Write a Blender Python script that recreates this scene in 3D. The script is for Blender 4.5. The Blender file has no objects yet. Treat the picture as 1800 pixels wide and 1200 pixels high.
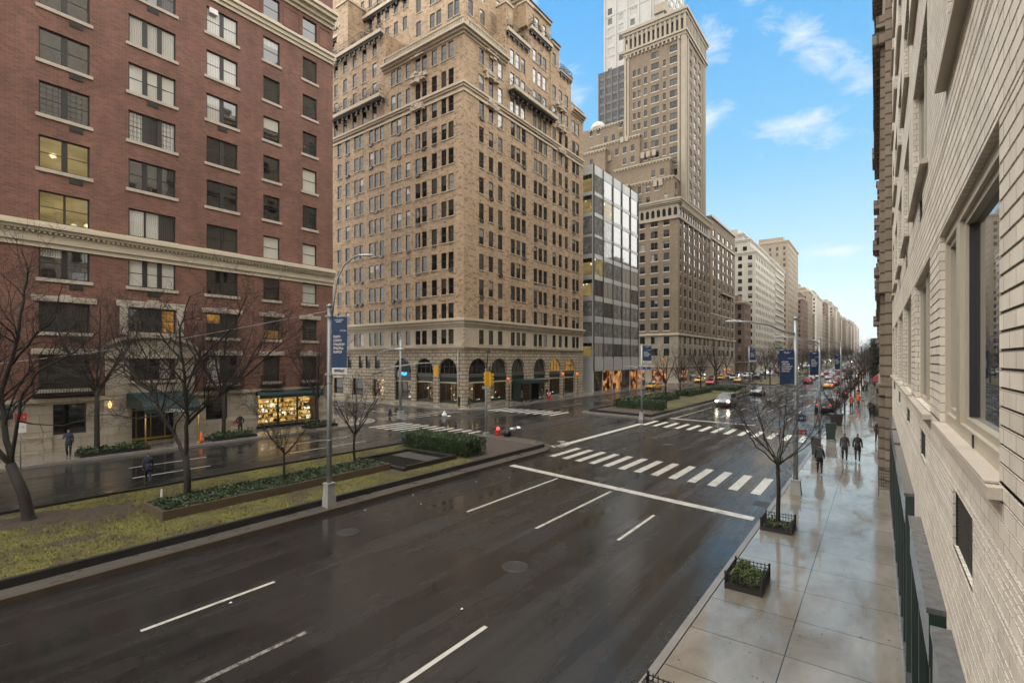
import bpy, bmesh, math, random
from mathutils import Vector, Matrix, Euler
R = math.radians
random.seed(7)
SC = bpy.context.scene
COL = SC.collection

# ---------------------------------------------------------------- camera
CAM_H = 6.3
TH = math.atan(643 / 870)
cam = bpy.data.cameras.new('camera')
cam.lens = 17.4
cam.sensor_width = 36
cam.shift_y = 32 / 1800
cam.clip_start = 0.05
cam.clip_end = 9000
camo = bpy.data.objects.new('camera', cam)
camo.location = (0, 0, CAM_H)
camo.rotation_euler = (R(90), 0, TH)
COL.objects.link(camo)
SC.camera = camo

# ---------------------------------------------------------------- sky and sun
SUN_EL, SUN_AZ = R(53), R(-102)         # high on the left, over the roofs (azimuth clockwise from +Y)
W = bpy.data.worlds.new('World')
SC.world = W
W.use_nodes = True
wt = W.node_tree
wt.nodes.clear()


def nd(t, typ, **k):
    n = t.nodes.new(typ)
    for a, b in k.items():
        setattr(n, a, b)
    return n


def math_n(t, op, a, b=None, c=None, clamp=False):
    n = nd(t, 'ShaderNodeMath', operation=op, use_clamp=clamp)
    for i, x in enumerate((a, b, c)):
        if x is None:
            continue
        if isinstance(x, (int, float)):
            n.inputs[i].default_value = x
        else:
            t.links.new(x, n.inputs[i])
    return n.outputs[0]


def mix_n(t, f, a, b, typ='MIX'):
    n = nd(t, 'ShaderNodeMix', data_type='RGBA', blend_type=typ)
    for s, x in ((n.inputs[0], f), (n.inputs[6], a), (n.inputs[7], b)):
        if isinstance(x, (int, float)):
            s.default_value = x
        elif isinstance(x, (tuple, list)):
            s.default_value = (*x[:3], 1)
        else:
            t.links.new(x, s)
    return n.outputs[2]


def ramp_n(t, f, stops, interp='LINEAR'):
    n = nd(t, 'ShaderNodeValToRGB')
    cr = n.color_ramp
    cr.interpolation = interp
    while len(cr.elements) < len(stops):
        cr.elements.new(0.5)
    for e, (p, c) in zip(cr.elements, stops):
        e.position = p
        e.color = (*c, 1) if isinstance(c, (tuple, list)) else (c, c, c, 1)
    t.links.new(f, n.inputs[0])
    return n.outputs[0]


def noise_n(t, vec, scale, detail=3, rough=0.55, dist=0.0):
    n = nd(t, 'ShaderNodeTexNoise')
    n.inputs['Scale'].default_value = scale
    n.inputs['Detail'].default_value = detail
    n.inputs['Roughness'].default_value = rough
    n.inputs['Distortion'].default_value = dist
    if vec is not None:
        t.links.new(vec, n.inputs['Vector'])
    return n.outputs[0]


def mapv_n(t, vec, scale=(1, 1, 1), rot=(0, 0, 0), loc=(0, 0, 0)):
    n = nd(t, 'ShaderNodeMapping')
    n.inputs['Scale'].default_value = scale
    n.inputs['Rotation'].default_value = rot
    n.inputs['Location'].default_value = loc
    t.links.new(vec, n.inputs['Vector'])
    return n.outputs[0]


SKY_STRENGTH = 0.1
sky = nd(wt, 'ShaderNodeTexSky', sky_type='NISHITA', sun_disc=False)
sky.sun_elevation = SUN_EL
sky.sun_rotation = SUN_AZ
tc = nd(wt, 'ShaderNodeTexCoord')
sep = nd(wt, 'ShaderNodeSeparateXYZ')
wt.links.new(tc.outputs['Generated'], sep.inputs[0])
sx, sy, sz = sep.outputs
el = math_n(wt, 'ARCSINE', sz)                       # elevation, radians
az = math_n(wt, 'ARCTAN2', sx, sy)                   # 0 along +Y, negative to the left
eln = math_n(wt, 'DIVIDE', el, R(50), clamp=True)
blue = ramp_n(wt, eln, [(0, (4.3, 4.6, 4.5)), (0.14, (2.3, 3.6, 4.05)), (0.40, (0.78, 2.5, 4.0)), (0.72, (0.17, 1.8, 3.95)), (1, (0.13, 1.65, 3.85))])
clear = mix_n(wt, 0.85, sky.outputs[0], blue)
# overcast everywhere except a blue gap straight up the avenue
wob = noise_n(wt, tc.outputs['Generated'], 3.0, 5)
wobs = math_n(wt, 'MULTIPLY_ADD', wob, 0.3, -0.15)
da = math_n(wt, 'ABSOLUTE', math_n(wt, 'ADD', az, R(15)))
gap_a = math_n(wt, 'SUBTRACT', math_n(wt, 'ADD', da, wobs), R(20))
gap_e = math_n(wt, 'SUBTRACT', math_n(wt, 'ADD', el, wobs), R(41))
gap = math_n(wt, 'MAXIMUM', gap_a, gap_e)
over = math_n(wt, 'MULTIPLY_ADD', gap, 5.5, 0.1, clamp=True)
# loose clouds inside the gap: one diagonal bank, one patch, wisps
cb = nd(wt, 'ShaderNodeCombineXYZ')
wt.links.new(az, cb.inputs[0])
wt.links.new(el, cb.inputs[1])
cn = noise_n(wt, mapv_n(wt, cb.outputs[0], (6, 13, 1), (0, 0, R(38))), 1.8, 9, 0.66, 0.45)


def blob(a0, e0, ra, re, rot):
    """soft elliptical region round a direction of the sky"""
    x = math_n(wt, 'SUBTRACT', az, R(a0))
    y = math_n(wt, 'SUBTRACT', el, R(e0))
    c, s = math.cos(R(rot)), math.sin(R(rot))
    xr = math_n(wt, 'ADD', math_n(wt, 'MULTIPLY', x, c / R(ra)), math_n(wt, 'MULTIPLY', y, s / R(ra)))
    yr = math_n(wt, 'ADD', math_n(wt, 'MULTIPLY', x, -s / R(re)), math_n(wt, 'MULTIPLY', y, c / R(re)))
    d = math_n(wt, 'SQRT', math_n(wt, 'ADD', math_n(wt, 'MULTIPLY', xr, xr), math_n(wt, 'MULTIPLY', yr, yr)))
    return math_n(wt, 'SUBTRACT', 1.0, d, clamp=True)


blobs = None
for a in ((-4.8, 28.3, 12, 3.4, -40), (-11, 35, 7, 3.6, -35), (-7.0, 22.0, 8, 3.6, -6), (-31, 29, 7, 5, 20), (-15, 31, 5, 4, 0), (-4, 10.5, 8, 1.6, -3), (-15, 24, 5, 2, 20)):
    k = blob(*a)
    blobs = k if blobs is None else math_n(wt, 'MAXIMUM', blobs, k)
cl = math_n(wt, 'MULTIPLY_ADD', blobs, 0.44, math_n(wt, 'SUBTRACT', cn, 0.70))
cl = math_n(wt, 'MULTIPLY', cl, 2.3, clamp=True)
c_in = mix_n(wt, cl, clear, (4.0, 4.2, 4.35))
grey = ramp_n(wt, noise_n(wt, mapv_n(wt, tc.outputs['Generated'], (1, 1, 2.2)), 2.4, 5), [(0.3, (11.4, 11.1, 10.6)), (0.7, (15.3, 14.95, 14.3))])
col = mix_n(wt, over, c_in, grey)
bg = nd(wt, 'ShaderNodeBackground')
bg.inputs['Strength'].default_value = SKY_STRENGTH
wo = nd(wt, 'ShaderNodeOutputWorld')
wt.links.new(col, bg.inputs['Color'])
wt.links.new(bg.outputs[0], wo.inputs['Surface'])

sl = bpy.data.lights.new('sun', 'SUN')
sl.energy = 1.1
sl.angle = R(16)
sl.color = (1.0, 0.95, 0.87)
so = bpy.data.objects.new('sun', sl)
d = Vector((math.sin(SUN_AZ) * math.cos(SUN_EL), math.cos(SUN_AZ) * math.cos(SUN_EL), math.sin(SUN_EL)))
so.rotation_euler = d.to_track_quat('Z', 'Y').to_euler()
so.location = (0, -20, 80)
COL.objects.link(so)

vs = SC.view_settings
vs.view_transform = 'Standard'
vs.look = 'None'
vs.gamma = 1
vs.exposure = 1.28
SC.cycles.max_bounces = 6
SC.cycles.diffuse_bounces = 3
SC.cycles.glossy_bounces = 3
SC.cycles.transparent_max_bounces = 6
SC.cycles.caustics_reflective = False
SC.cycles.use_denoising = True

# ---------------------------------------------------------------- materials
MATS = {}


def newmat(name):
    m = bpy.data.materials.new(name)
    m.use_nodes = True
    t = m.node_tree
    p = t.nodes['Principled BSDF']
    MATS[name] = m
    return m, t, p


def setp(p, base=None, rough=None, metal=None, ior=None, spec=None, emit=None, es=None):
    if base is not None:
        p.inputs['Base Color'].default_value = (*base, 1)
    if rough is not None:
        p.inputs['Roughness'].default_value = rough
    if metal is not None:
        p.inputs['Metallic'].default_value = metal
    if ior is not None:
        p.inputs['IOR'].default_value = ior
    if spec is not None:
        p.inputs['Specular IOR Level'].default_value = spec
    if emit is not None:
        p.inputs['Emission Color'].default_value = (*emit, 1)
        p.inputs['Emission Strength'].default_value = es


def uvn(t):
    return nd(t, 'ShaderNodeUVMap', uv_map='UV').outputs[0]


def objn(t):
    return nd(t, 'ShaderNodeNewGeometry').outputs['Position']


def bumpn(t, p, h, strength=0.3, dist=0.02):
    b = nd(t, 'ShaderNodeBump')
    b.inputs['Strength'].default_value = strength
    b.inputs['Distance'].default_value = dist
    t.links.new(h, b.inputs['Height'])
    t.links.new(b.outputs[0], p.inputs['Normal'])


def sc3(c, k):
    return tuple(min(1, x * k) for x in c)


def plain(name, base, rough=0.6, metal=0.0, var=0.25, scale=1.5, ior=1.5, fine=0.0, rv=0.0):
    m, t, p = newmat(name)
    setp(p, base, rough, metal, ior)
    g = objn(t)
    n = noise_n(t, g, scale, 6, 0.6)
    c = mix_n(t, n, sc3(base, 1 - var), sc3(base, 1 + var))
    if fine:
        n2 = noise_n(t, g, scale * 30, 2)
        c = mix_n(t, math_n(t, 'MULTIPLY', n2, fine), c, sc3(base, 0.35))
    t.links.new(c, p.inputs['Base Color'])
    if rv:
        t.links.new(math_n(t, 'MULTIPLY_ADD', n, rv, rough - rv / 2, clamp=True), p.inputs['Roughness'])
    return m


def brick(name, c1, c2, mortar, bw, bh, ms=0.012, rough=0.8, bias=0.0, var=0.35, vscale=0.25, bump=0.4, offset=0.5, grime=0.3, speck=None):
    m, t, p = newmat(name)
    setp(p, c1, rough)
    uv = uvn(t)
    b = nd(t, 'ShaderNodeTexBrick', offset=offset)
    t.links.new(uv, b.inputs['Vector'])
    b.inputs['Color1'].default_value = (*c1, 1)
    b.inputs['Color2'].default_value = (*c2, 1)
    b.inputs['Mortar'].default_value = (*mortar, 1)
    b.inputs['Scale'].default_value = 1
    b.inputs['Mortar Size'].default_value = ms
    b.inputs['Bias'].default_value = bias
    b.inputs['Brick Width'].default_value = bw
    b.inputs['Row Height'].default_value = bh
    n = noise_n(t, objn(t), vscale, 7, 0.65)
    c = mix_n(t, 1.0, b.outputs[0], ramp_n(t, n, [(0.25, 1 - var), (0.75, 1 + var * 0.5)]), 'MULTIPLY')
    # long vertical rain streaks, part of the wall's own dirt
    st = noise_n(t, mapv_n(t, uv, (1.3, 0.06, 1)), 1.0, 5, 0.6)
    c = mix_n(t, grime, c, ramp_n(t, st, [(0.3, 0.55), (0.62, 1.0)]), 'MULTIPLY')
    if speck:
        k = noise_n(t, mapv_n(t, uv, (1.1, 2.3, 1)), 1.0, 3, 0.75)
        c = mix_n(t, ramp_n(t, k, [(0.52, 0.0), (0.62, 0.9)]), c, speck)
    t.links.new(c, p.inputs['Base Color'])
    if bump:
        bumpn(t, p, math_n(t, 'SUBTRACT', 1.0, b.outputs[1]), bump, 0.02)
    return m


def glass(name, base, ior=1.9, rough=0.03, emit=None, es=0, pattern=None, bumpy=0.05):
    """a pane with what stands right behind it"""
    m, t, p = newmat(name)
    setp(p, base, rough, 0, ior)
    uv = uvn(t)
    if pattern == 'curtain':
        w = nd(t, 'ShaderNodeTexWave', wave_type='BANDS', bands_direction='X')
        w.inputs['Scale'].default_value = 2.6
        w.inputs['Distortion'].default_value = 2.5
        w.inputs['Detail'].default_value = 2
        t.links.new(uv, w.inputs['Vector'])
        t.links.new(mix_n(t, w.outputs[1], sc3(base, 0.5), base), p.inputs['Base Color'])
    elif pattern == 'blind':
        w = nd(t, 'ShaderNodeTexWave', wave_type='BANDS', bands_direction='Y')
        w.inputs['Scale'].default_value = 6
        t.links.new(uv, w.inputs['Vector'])
        t.links.new(mix_n(t, w.outputs[1], sc3(base, 0.82), base), p.inputs['Base Color'])
    elif pattern == 'room':
        n = noise_n(t, mapv_n(t, uv, (1.2, 0.8, 1)), 1.1, 4, 0.7)
        t.links.new(ramp_n(t, n, [(0.35, sc3(base, 0.35)), (0.6, base), (0.72, sc3(base, 2.2))]), p.inputs['Base Color'])
    if emit:
        n = noise_n(t, mapv_n(t, uv, (0.5, 1.6, 1)), 0.8, 2, 0.5)
        e = ramp_n(t, n, [(0.3, sc3(emit, 0.22)), (0.7, sc3(emit, 0.6))])
        vo = nd(t, 'ShaderNodeTexVoronoi')
        vo.inputs['Scale'].default_value = 0.75
        t.links.new(uv, vo.inputs['Vector'])
        spot = ramp_n(t, math_n(t, 'ADD', vo.outputs['Distance'], math_n(t, 'MULTIPLY', noise_n(t, uv, 9, 2), 0.12)), [(0.12, (3.0, 2.4, 1.3)), (0.24, (0, 0, 0))])
        e = mix_n(t, 1.0, e, spot, 'ADD')
        t.links.new(e, p.inputs['Emission Color'])
        p.inputs['Emission Strength'].default_value = es
    bumpn(t, p, noise_n(t, objn(t), 0.7, 2), bumpy, 0.06)
    return m


def build_materials():
    brick('red_brick', (0.245, 0.102, 0.069), (0.145, 0.061, 0.043), (0.2, 0.13, 0.1), 0.40, 0.135, 0.02, bias=-0.1, var=0.35, vscale=0.5, bump=0.25, grime=0.3)
    brick('tan_brick', (0.47, 0.335, 0.21), (0.325, 0.225, 0.135), (0.40, 0.29, 0.185), 0.52, 0.17, 0.02, bias=-0.1, var=0.22, vscale=0.35, bump=0.25, grime=0.28, speck=(0.165, 0.105, 0.06))
    brick('umber_brick', (0.205, 0.152, 0.098), (0.145, 0.105, 0.066), (0.18, 0.135, 0.09), 0.6, 0.2, 0.02, bias=-0.1, var=0.25, vscale=0.12, bump=0.2, grime=0.35)
    brick('limestone', (0.46, 0.41, 0.325), (0.38, 0.335, 0.26), (0.30, 0.26, 0.205), 1.35, 0.56, 0.02, bias=0, var=0.25, vscale=0.6, bump=0.5, grime=0.4)
    brick('rusticated_stone', (0.47, 0.40, 0.30), (0.38, 0.32, 0.235), (0.13, 0.10, 0.07), 1.1, 0.48, 0.05, bias=0, var=0.3, vscale=0.7, bump=1.0, grime=0.35)
    brick('white_brick', (0.80, 0.735, 0.63), (0.67, 0.61, 0.52), (0.34, 0.295, 0.24), 0.30, 0.104, 0.006, rough=0.6, bias=0, var=0.2, vscale=2.2, bump=0.0, grime=0.2)
    plain('mortar', (0.045, 0.036, 0.028), 0.9, var=0.3, scale=3)
    brick('pale_brick', (0.58, 0.54, 0.47), (0.50, 0.46, 0.39), (0.42, 0.38, 0.32), 0.6, 0.2, 0.02, var=0.2, vscale=0.1, bump=0.1)
    brick('buff_brick', (0.34, 0.28, 0.205), (0.26, 0.21, 0.15), (0.33, 0.27, 0.2), 0.6, 0.2, 0.02, var=0.25, vscale=0.1, bump=0.1)
    brick('rust_brick', (0.17, 0.105, 0.078), (0.125, 0.078, 0.056), (0.2, 0.14, 0.1), 0.6, 0.2, 0.02, var=0.25, vscale=0.1, bump=0.1)
    brick('dark_stone', (0.30, 0.245, 0.185), (0.24, 0.19, 0.145), (0.10, 0.08, 0.06), 1.2, 0.5, 0.05, var=0.3, vscale=0.4, bump=0.9)
    plain('cornice_cream', (0.60, 0.535, 0.41), 0.6, var=0.22, scale=0.9, fine=0.25)
    plain('trim_stone', (0.48, 0.41, 0.31), 0.75, var=0.3, scale=0.8, fine=0.3)
    plain('sill_stone', (0.52, 0.46, 0.38), 0.7, var=0.3, scale=2.0, fine=0.45)
    plain('white_stone', (0.50, 0.475, 0.42), 0.7, var=0.18, scale=0.4)
    plain('tower_pale', (0.34, 0.33, 0.305), 0.7, var=0.18, scale=0.3)
    plain('beige_stone', (0.30, 0.255, 0.19), 0.75, var=0.25, scale=0.5, fine=0.3)
    plain('bronze_grey', (0.075, 0.072, 0.07), 0.5, 0.2, var=0.15)
    plain('window_frame', (0.030, 0.028, 0.026), 0.45, 0.1, var=0.2)
    plain('window_frame_tan', (0.46, 0.41, 0.32), 0.4, 0.15, var=0.15)
    plain('grey_panel', (0.44, 0.455, 0.45), 0.35, 0.2, var=0.12, scale=0.6)
    plain('dark_metal', (0.020, 0.020, 0.021), 0.4, 0.3, var=0.3)
    plain('pole_grey', (0.30, 0.32, 0.33), 0.42, 0.5, var=0.2, scale=3)
    plain('pole_base', (0.38, 0.38, 0.36), 0.65, 0.1, var=0.25, scale=5, fine=0.2)
    plain('lamp_head', (0.62, 0.63, 0.63), 0.35, 0.3, var=0.1)
    plain('roofing', (0.10, 0.095, 0.09), 0.8, var=0.3)
    plain('signal_yellow', (0.72, 0.40, 0.03), 0.4, var=0.15, scale=4)
    plain('lens_dark', (0.03, 0.02, 0.02), 0.2)
    plain('awning_green', (0.008, 0.030, 0.028), 0.55, var=0.25, scale=2)
    plain('door_dark', (0.016, 0.018, 0.018), 0.25, var=0.3)
    plain('brass', (0.52, 0.34, 0.09), 0.35, 0.7, var=0.2)
    plain('fascia_green', (0.010, 0.024, 0.020), 0.35, var=0.3, scale=3)
    plain('granite_speckle', (0.13, 0.135, 0.14), 0.16, var=0.95, scale=9, fine=0.8)
    plain('timber_edge', (0.105, 0.075, 0.05), 0.7, var=0.4, scale=3)
    plain('bark', (0.020, 0.015, 0.012), 0.75, var=0.45, scale=6, fine=0.3)
    plain('twig', (0.024, 0.016, 0.012), 0.75, var=0.3, scale=5)
    plain('soil', (0.075, 0.055, 0.040), 0.8, var=0.5, scale=4, fine=0.5)
    plain('kerb_stone', (0.26, 0.24, 0.215), 0.35, var=0.35, scale=1.4, fine=0.4, rv=0.3)
    plain('kerb_median', (0.11, 0.088, 0.068), 0.35, var=0.4, scale=1.6, fine=0.4, rv=0.3)
    plain('kerb_dark', (0.028, 0.027, 0.026), 0.35, var=0.4, scale=2, rv=0.3)
    plain('median_paving', (0.12, 0.11, 0.098), 0.3, var=0.35, scale=1.0, fine=0.4, rv=0.3)
    plain('cone_orange', (0.85, 0.14, 0.02), 0.45, var=0.1)
    plain('red_plastic', (0.55, 0.03, 0.02), 0.35, var=0.15)
    plain('sign_red', (0.42, 0.05, 0.045), 0.4, var=0.1)
    plain('sign_white', (0.72, 0.72, 0.70), 0.4, var=0.06)
    plain('sign_blue', (0.015, 0.055, 0.22), 0.4, var=0.15)
    plain('banner_navy', (0.012, 0.040, 0.115), 0.6, var=0.35, scale=3)
    plain('banner_print', (0.46, 0.55, 0.62), 0.6, var=0.2)
    plain('bag_black', (0.012, 0.012, 0.013), 0.3, var=0.3)
    plain('bag_white', (0.72, 0.72, 0.72), 0.35, var=0.1)
    plain('bin_green', (0.012, 0.030, 0.026), 0.4, var=0.3)
    plain('skin', (0.42, 0.24, 0.16), 0.5, var=0.1)
    plain('hair', (0.018, 0.013, 0.010), 0.5)
    plain('cloth_black', (0.014, 0.014, 0.016), 0.7, var=0.4, scale=5)
    plain('cloth_navy', (0.014, 0.020, 0.045), 0.7, var=0.4, scale=5)
    plain('cloth_charcoal', (0.035, 0.034, 0.036), 0.75, var=0.4, scale=5)
    plain('cloth_brown', (0.055, 0.040, 0.030), 0.75, var=0.3, scale=5)
    plain('cloth_orange', (0.55, 0.13, 0.03), 0.7, var=0.25, scale=5)
    plain('shoe_white', (0.65, 0.65, 0.63), 0.5)
    plain('shoe_dark', (0.02, 0.018, 0.016), 0.5)
    plain('tyre', (0.012, 0.012, 0.012), 0.6)
    plain('rim', (0.35, 0.35, 0.36), 0.3, 0.8)
    plain('leaf_boxwood', (0.050, 0.085, 0.022), 0.5, var=0.55, scale=3)
    plain('leaf_boxwood_dark', (0.022, 0.045, 0.014), 0.5, var=0.5, scale=3)
    plain('leaf_ivy', (0.036, 0.068, 0.026), 0.4, var=0.6, scale=4)
    plain('leaf_yellow', (0.15, 0.16, 0.035), 0.5, var=0.5, scale=4)
    plain('leaf_pine', (0.030, 0.042, 0.024), 0.6, var=0.5, scale=3)
    plain('grille_dark', (0.035, 0.030, 0.026), 0.5, var=0.3)
    plain('cable_white', (0.42, 0.42, 0.40), 0.5)
    glass('glass_dark', (0.014, 0.016, 0.017), 1.45, pattern='room')
    glass('glass_deep', (0.006, 0.007, 0.008), 1.5)
    glass('glass_facing', (0.022, 0.024, 0.024), 2.1, pattern='room')
    glass('glass_facing_deep', (0.008, 0.009, 0.010), 2.1)
    glass('glass_blind', (0.26, 0.255, 0.225), 1.6, pattern='blind')
    glass('glass_blind_bright', (0.56, 0.55, 0.48), 1.6, pattern='blind')
    glass('glass_curtain_reflect', (0.58, 0.57, 0.51), 1.7, pattern='curtain')
    glass('glass_shade', (0.07, 0.068, 0.058), 1.5, pattern='curtain')
    glass('glass_curtain', (0.36, 0.35, 0.31), 1.6, pattern='curtain')
    glass('glass_lit', (0.06, 0.045, 0.02), 1.5, emit=(0.62, 0.46, 0.17), es=0.30)
    glass('glass_amber', (0.05, 0.03, 0.015), 1.5, emit=(0.85, 0.42, 0.09), es=0.36)
    glass('glass_mirror', (0.12, 0.13, 0.132), 2.7)
    glass('glass_office', (0.20, 0.215, 0.208), 1.8, pattern='room')
    glass('glass_near', (0.030, 0.034, 0.034), 5.0, 0.015, bumpy=0.01)
    glass('glass_car', (0.012, 0.014, 0.016), 1.7)
    m, t, p = newmat('headlight_glow')
    setp(p, (0.8, 0.8, 0.7), 0.3, emit=(1, 0.86, 0.6), es=14)
    m, t, p = newmat('headlight_off')
    setp(p, (0.55, 0.56, 0.58), 0.15)
    m, t, p = newmat('tail_red')
    setp(p, (0.4, 0.02, 0.01), 0.3, emit=(1, 0.06, 0.03), es=0.6)
    m, t, p = newmat('lens_red')
    setp(p, (0.5, 0.02, 0.02), 0.3, emit=(1, 0.07, 0.05), es=1.2)
    m, t, p = newmat('lens_teal')
    setp(p, (0.02, 0.3, 0.25), 0.3, emit=(0.1, 0.8, 0.6), es=0.6)
    m, t, p = newmat('lamp_glow')
    setp(p, (0.8, 0.5, 0.2), 0.3, emit=(1, 0.55, 0.18), es=0.8)
    m, t, p = newmat('sign_glow_blue')
    setp(p, (0.05, 0.35, 0.5), 0.4, emit=(0.05, 0.42, 0.62), es=0.6)
    # shop windows: lit displays
    for nm, sc_, stops, es in (
            ('shop_gold', 6.5, [(0.2, (0.02, 0.01, 0.004)), (0.5, (0.35, 0.2, 0.04)), (0.8, (0.75, 0.5, 0.16)), (0.97, (0.7, 0.62, 0.4))], 0.4),
            ('shop_dim', 3.4, [(0.25, (0.008, 0.007, 0.006)), (0.6, (0.06, 0.045, 0.03)), (0.85, (0.34, 0.28, 0.18))], 0.13),
            ('shop_orange', 1.2, [(0.25, (0.02, 0.008, 0.003)), (0.55, (0.40, 0.10, 0.02)), (0.85, (0.95, 0.45, 0.15))], 0.28)):
        m, t, p = newmat(nm)
        setp(p, (0.02, 0.018, 0.015), 0.05, ior=1.6)
        v = nd(t, 'ShaderNodeTexVoronoi')
        v.inputs['Scale'].default_value = sc_
        t.links.new(uvn(t), v.inputs['Vector'])
        s = nd(t, 'ShaderNodeSeparateColor')
        t.links.new(v.outputs['Color'], s.inputs[0])
        t.links.new(ramp_n(t, s.outputs[0], stops), p.inputs['Emission Color'])
        p.inputs['Emission Strength'].default_value = es
    m = bpy.data.materials.new('glass_clear')
    MATS['glass_clear'] = m
    m.use_nodes = True
    t = m.node_tree
    t.nodes.clear()
    fr = nd(t, 'ShaderNodeFresnel')
    fr.inputs['IOR'].default_value = 1.55
    tr = nd(t, 'ShaderNodeBsdfTransparent')
    tr.inputs['Color'].default_value = (0.86, 0.88, 0.86, 1)
    gl = nd(t, 'ShaderNodeBsdfGlossy')
    gl.inputs['Roughness'].default_value = 0.02
    mx = nd(t, 'ShaderNodeMixShader')
    ou = nd(t, 'ShaderNodeOutputMaterial')
    for a_, b_ in ((fr.outputs[0], mx.inputs[0]), (tr.outputs[0], mx.inputs[1]), (gl.outputs[0], mx.inputs[2]), (mx.outputs[0], ou.inputs['Surface'])):
        t.links.new(a_, b_)
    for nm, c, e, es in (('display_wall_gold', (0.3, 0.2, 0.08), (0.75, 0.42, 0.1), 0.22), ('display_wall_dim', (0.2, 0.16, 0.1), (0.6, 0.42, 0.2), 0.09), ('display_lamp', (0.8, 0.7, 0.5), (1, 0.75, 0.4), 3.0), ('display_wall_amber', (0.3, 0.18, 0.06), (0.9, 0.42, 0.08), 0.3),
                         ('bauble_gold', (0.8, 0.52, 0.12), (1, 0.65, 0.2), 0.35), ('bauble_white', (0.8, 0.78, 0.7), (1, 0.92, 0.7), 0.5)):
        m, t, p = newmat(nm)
        setp(p, c, 0.35, emit=e, es=es)  # back walls and baubles glow by themselves, shop lighting put into their colour
    plain('bauble_green', (0.06, 0.14, 0.05), 0.3)
    plain('display_wood', (0.16, 0.09, 0.045), 0.5)
    for nm, c in (('paint_white', (0.70, 0.71, 0.72)), ('paint_silver', (0.36, 0.38, 0.39)), ('paint_black', (0.012, 0.012, 0.014)),
                  ('paint_grey', (0.11, 0.115, 0.12)), ('paint_taxi', (0.80, 0.42, 0.02)), ('paint_red', (0.34, 0.015, 0.015)), ('paint_blue', (0.02, 0.05, 0.14))):
        m, t, p = newmat(nm)
        setp(p, c, 0.28, 0.1)
        p.inputs['Coat Weight'].default_value = 0.7
        p.inputs['Coat Roughness'].default_value = 0.06
        n = noise_n(t, objn(t), 14, 4)
        t.links.new(math_n(t, 'MULTIPLY_ADD', n, 0.25, 0.16), p.inputs['Roughness'])
    # wet asphalt: worn along the lanes, patched, cracked, smooth where water lies
    m, t, p = newmat('asphalt_wet')
    g = objn(t)
    lane = noise_n(t, mapv_n(t, g, (1.3, 0.03, 1)), 1.0, 6, 0.65, 0.3)
    blot = noise_n(t, mapv_n(t, g, (0.3, 0.14, 1)), 0.8, 6, 0.62, 0.6)
    grit = noise_n(t, g, 24, 3, 0.85)
    base = ramp_n(t, lane, [(0.3, (0.0165, 0.0163, 0.0163)), (0.5, (0.0245, 0.0242, 0.0240)), (0.7, (0.037, 0.0365, 0.036))])
    vp = nd(t, 'ShaderNodeTexVoronoi', distance='CHEBYCHEV')
    vp.inputs['Scale'].default_value = 0.16
    t.links.new(mapv_n(t, g, (1.0, 0.45, 1)), vp.inputs['Vector'])
    vs_ = nd(t, 'ShaderNodeSeparateColor')
    t.links.new(vp.outputs['Color'], vs_.inputs[0])
    base = mix_n(t, 1.0, base, ramp_n(t, vs_.outputs[0], [(0.0, 0.72), (0.3, 0.95), (0.8, 1.0), (0.9, 1.35)], 'CONSTANT'), 'MULTIPLY')
    vc = nd(t, 'ShaderNodeTexVoronoi', feature='DISTANCE_TO_EDGE')
    vc.inputs['Scale'].default_value = 0.33
    wp = nd(t, 'ShaderNodeVectorMath', operation='ADD')
    nv = nd(t, 'ShaderNodeTexNoise')
    nv.inputs['Scale'].default_value = 0.9
    nv.inputs['Detail'].default_value = 6
    t.links.new(g, nv.inputs['Vector'])
    t.links.new(g, wp.inputs[0])
    t.links.new(nv.outputs['Color'], wp.inputs[1])
    t.links.new(wp.outputs[0], vc.inputs['Vector'])
    crack = math_n(t, 'MULTIPLY', math_n(t, 'LESS_THAN', vc.outputs['Distance'], 0.006), math_n(t, 'GREATER_THAN', blot, 0.5))
    base = mix_n(t, math_n(t, 'MULTIPLY', crack, 0.75), base, (0.006, 0.006, 0.006))
    base = mix_n(t, math_n(t, 'MULTIPLY', math_n(t, 'GREATER_THAN', grit, 0.66), 0.7), base, (0.17, 0.165, 0.155))
    base = mix_n(t, math_n(t, 'MULTIPLY', math_n(t, 'LESS_THAN', grit, 0.38), 0.5), base, (0.008, 0.008, 0.008))
    t.links.new(base, p.inputs['Base Color'])
    wet = math_n(t, 'ADD', math_n(t, 'MULTIPLY', lane, 0.45), math_n(t, 'MULTIPLY', blot, 0.55))
    t.links.new(ramp_n(t, wet, [(0.42, 0.07), (0.49, 0.19), (0.56, 0.33), (0.68, 0.45)]), p.inputs['Roughness'])
    p.inputs['IOR'].default_value = 1.56
    p.inputs['Specular Tint'].default_value = (0.98, 0.92, 0.86, 1)
    wetd = ramp_n(t, wet, [(0.42, 0.1), (0.56, 1.0)])
    bumpn(t, p, math_n(t, 'MULTIPLY', math_n(t, 'ADD', math_n(t, 'MULTIPLY', grit, 0.6), math_n(t, 'MULTIPLY', noise_n(t, g, 3.0, 4), 0.5)), wetd), 0.16, 0.02)
    # wet pavement slabs with a film of water
    m, t, p = newmat('pavement_wet')
    g = objn(t)
    b = nd(t, 'ShaderNodeTexBrick', offset=0.0)
    t.links.new(mapv_n(t, g, loc=(1.56, 0.6, 0)), b.inputs['Vector'])
    for k, v in (('Scale', 1), ('Mortar Size', 0.012), ('Brick Width', 2.1), ('Row Height', 1.75), ('Bias', 0)):
        b.inputs[k].default_value = v
    b.inputs['Color1'].default_value = (0.225, 0.212, 0.19, 1)
    b.inputs['Color2'].default_value = (0.265, 0.25, 0.226, 1)
    b.inputs['Mortar'].default_value = (0.04, 0.036, 0.031, 1)
    blot = noise_n(t, mapv_n(t, g, (0.6, 0.3, 1)), 1.2, 6, 0.65, 0.4)
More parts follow.
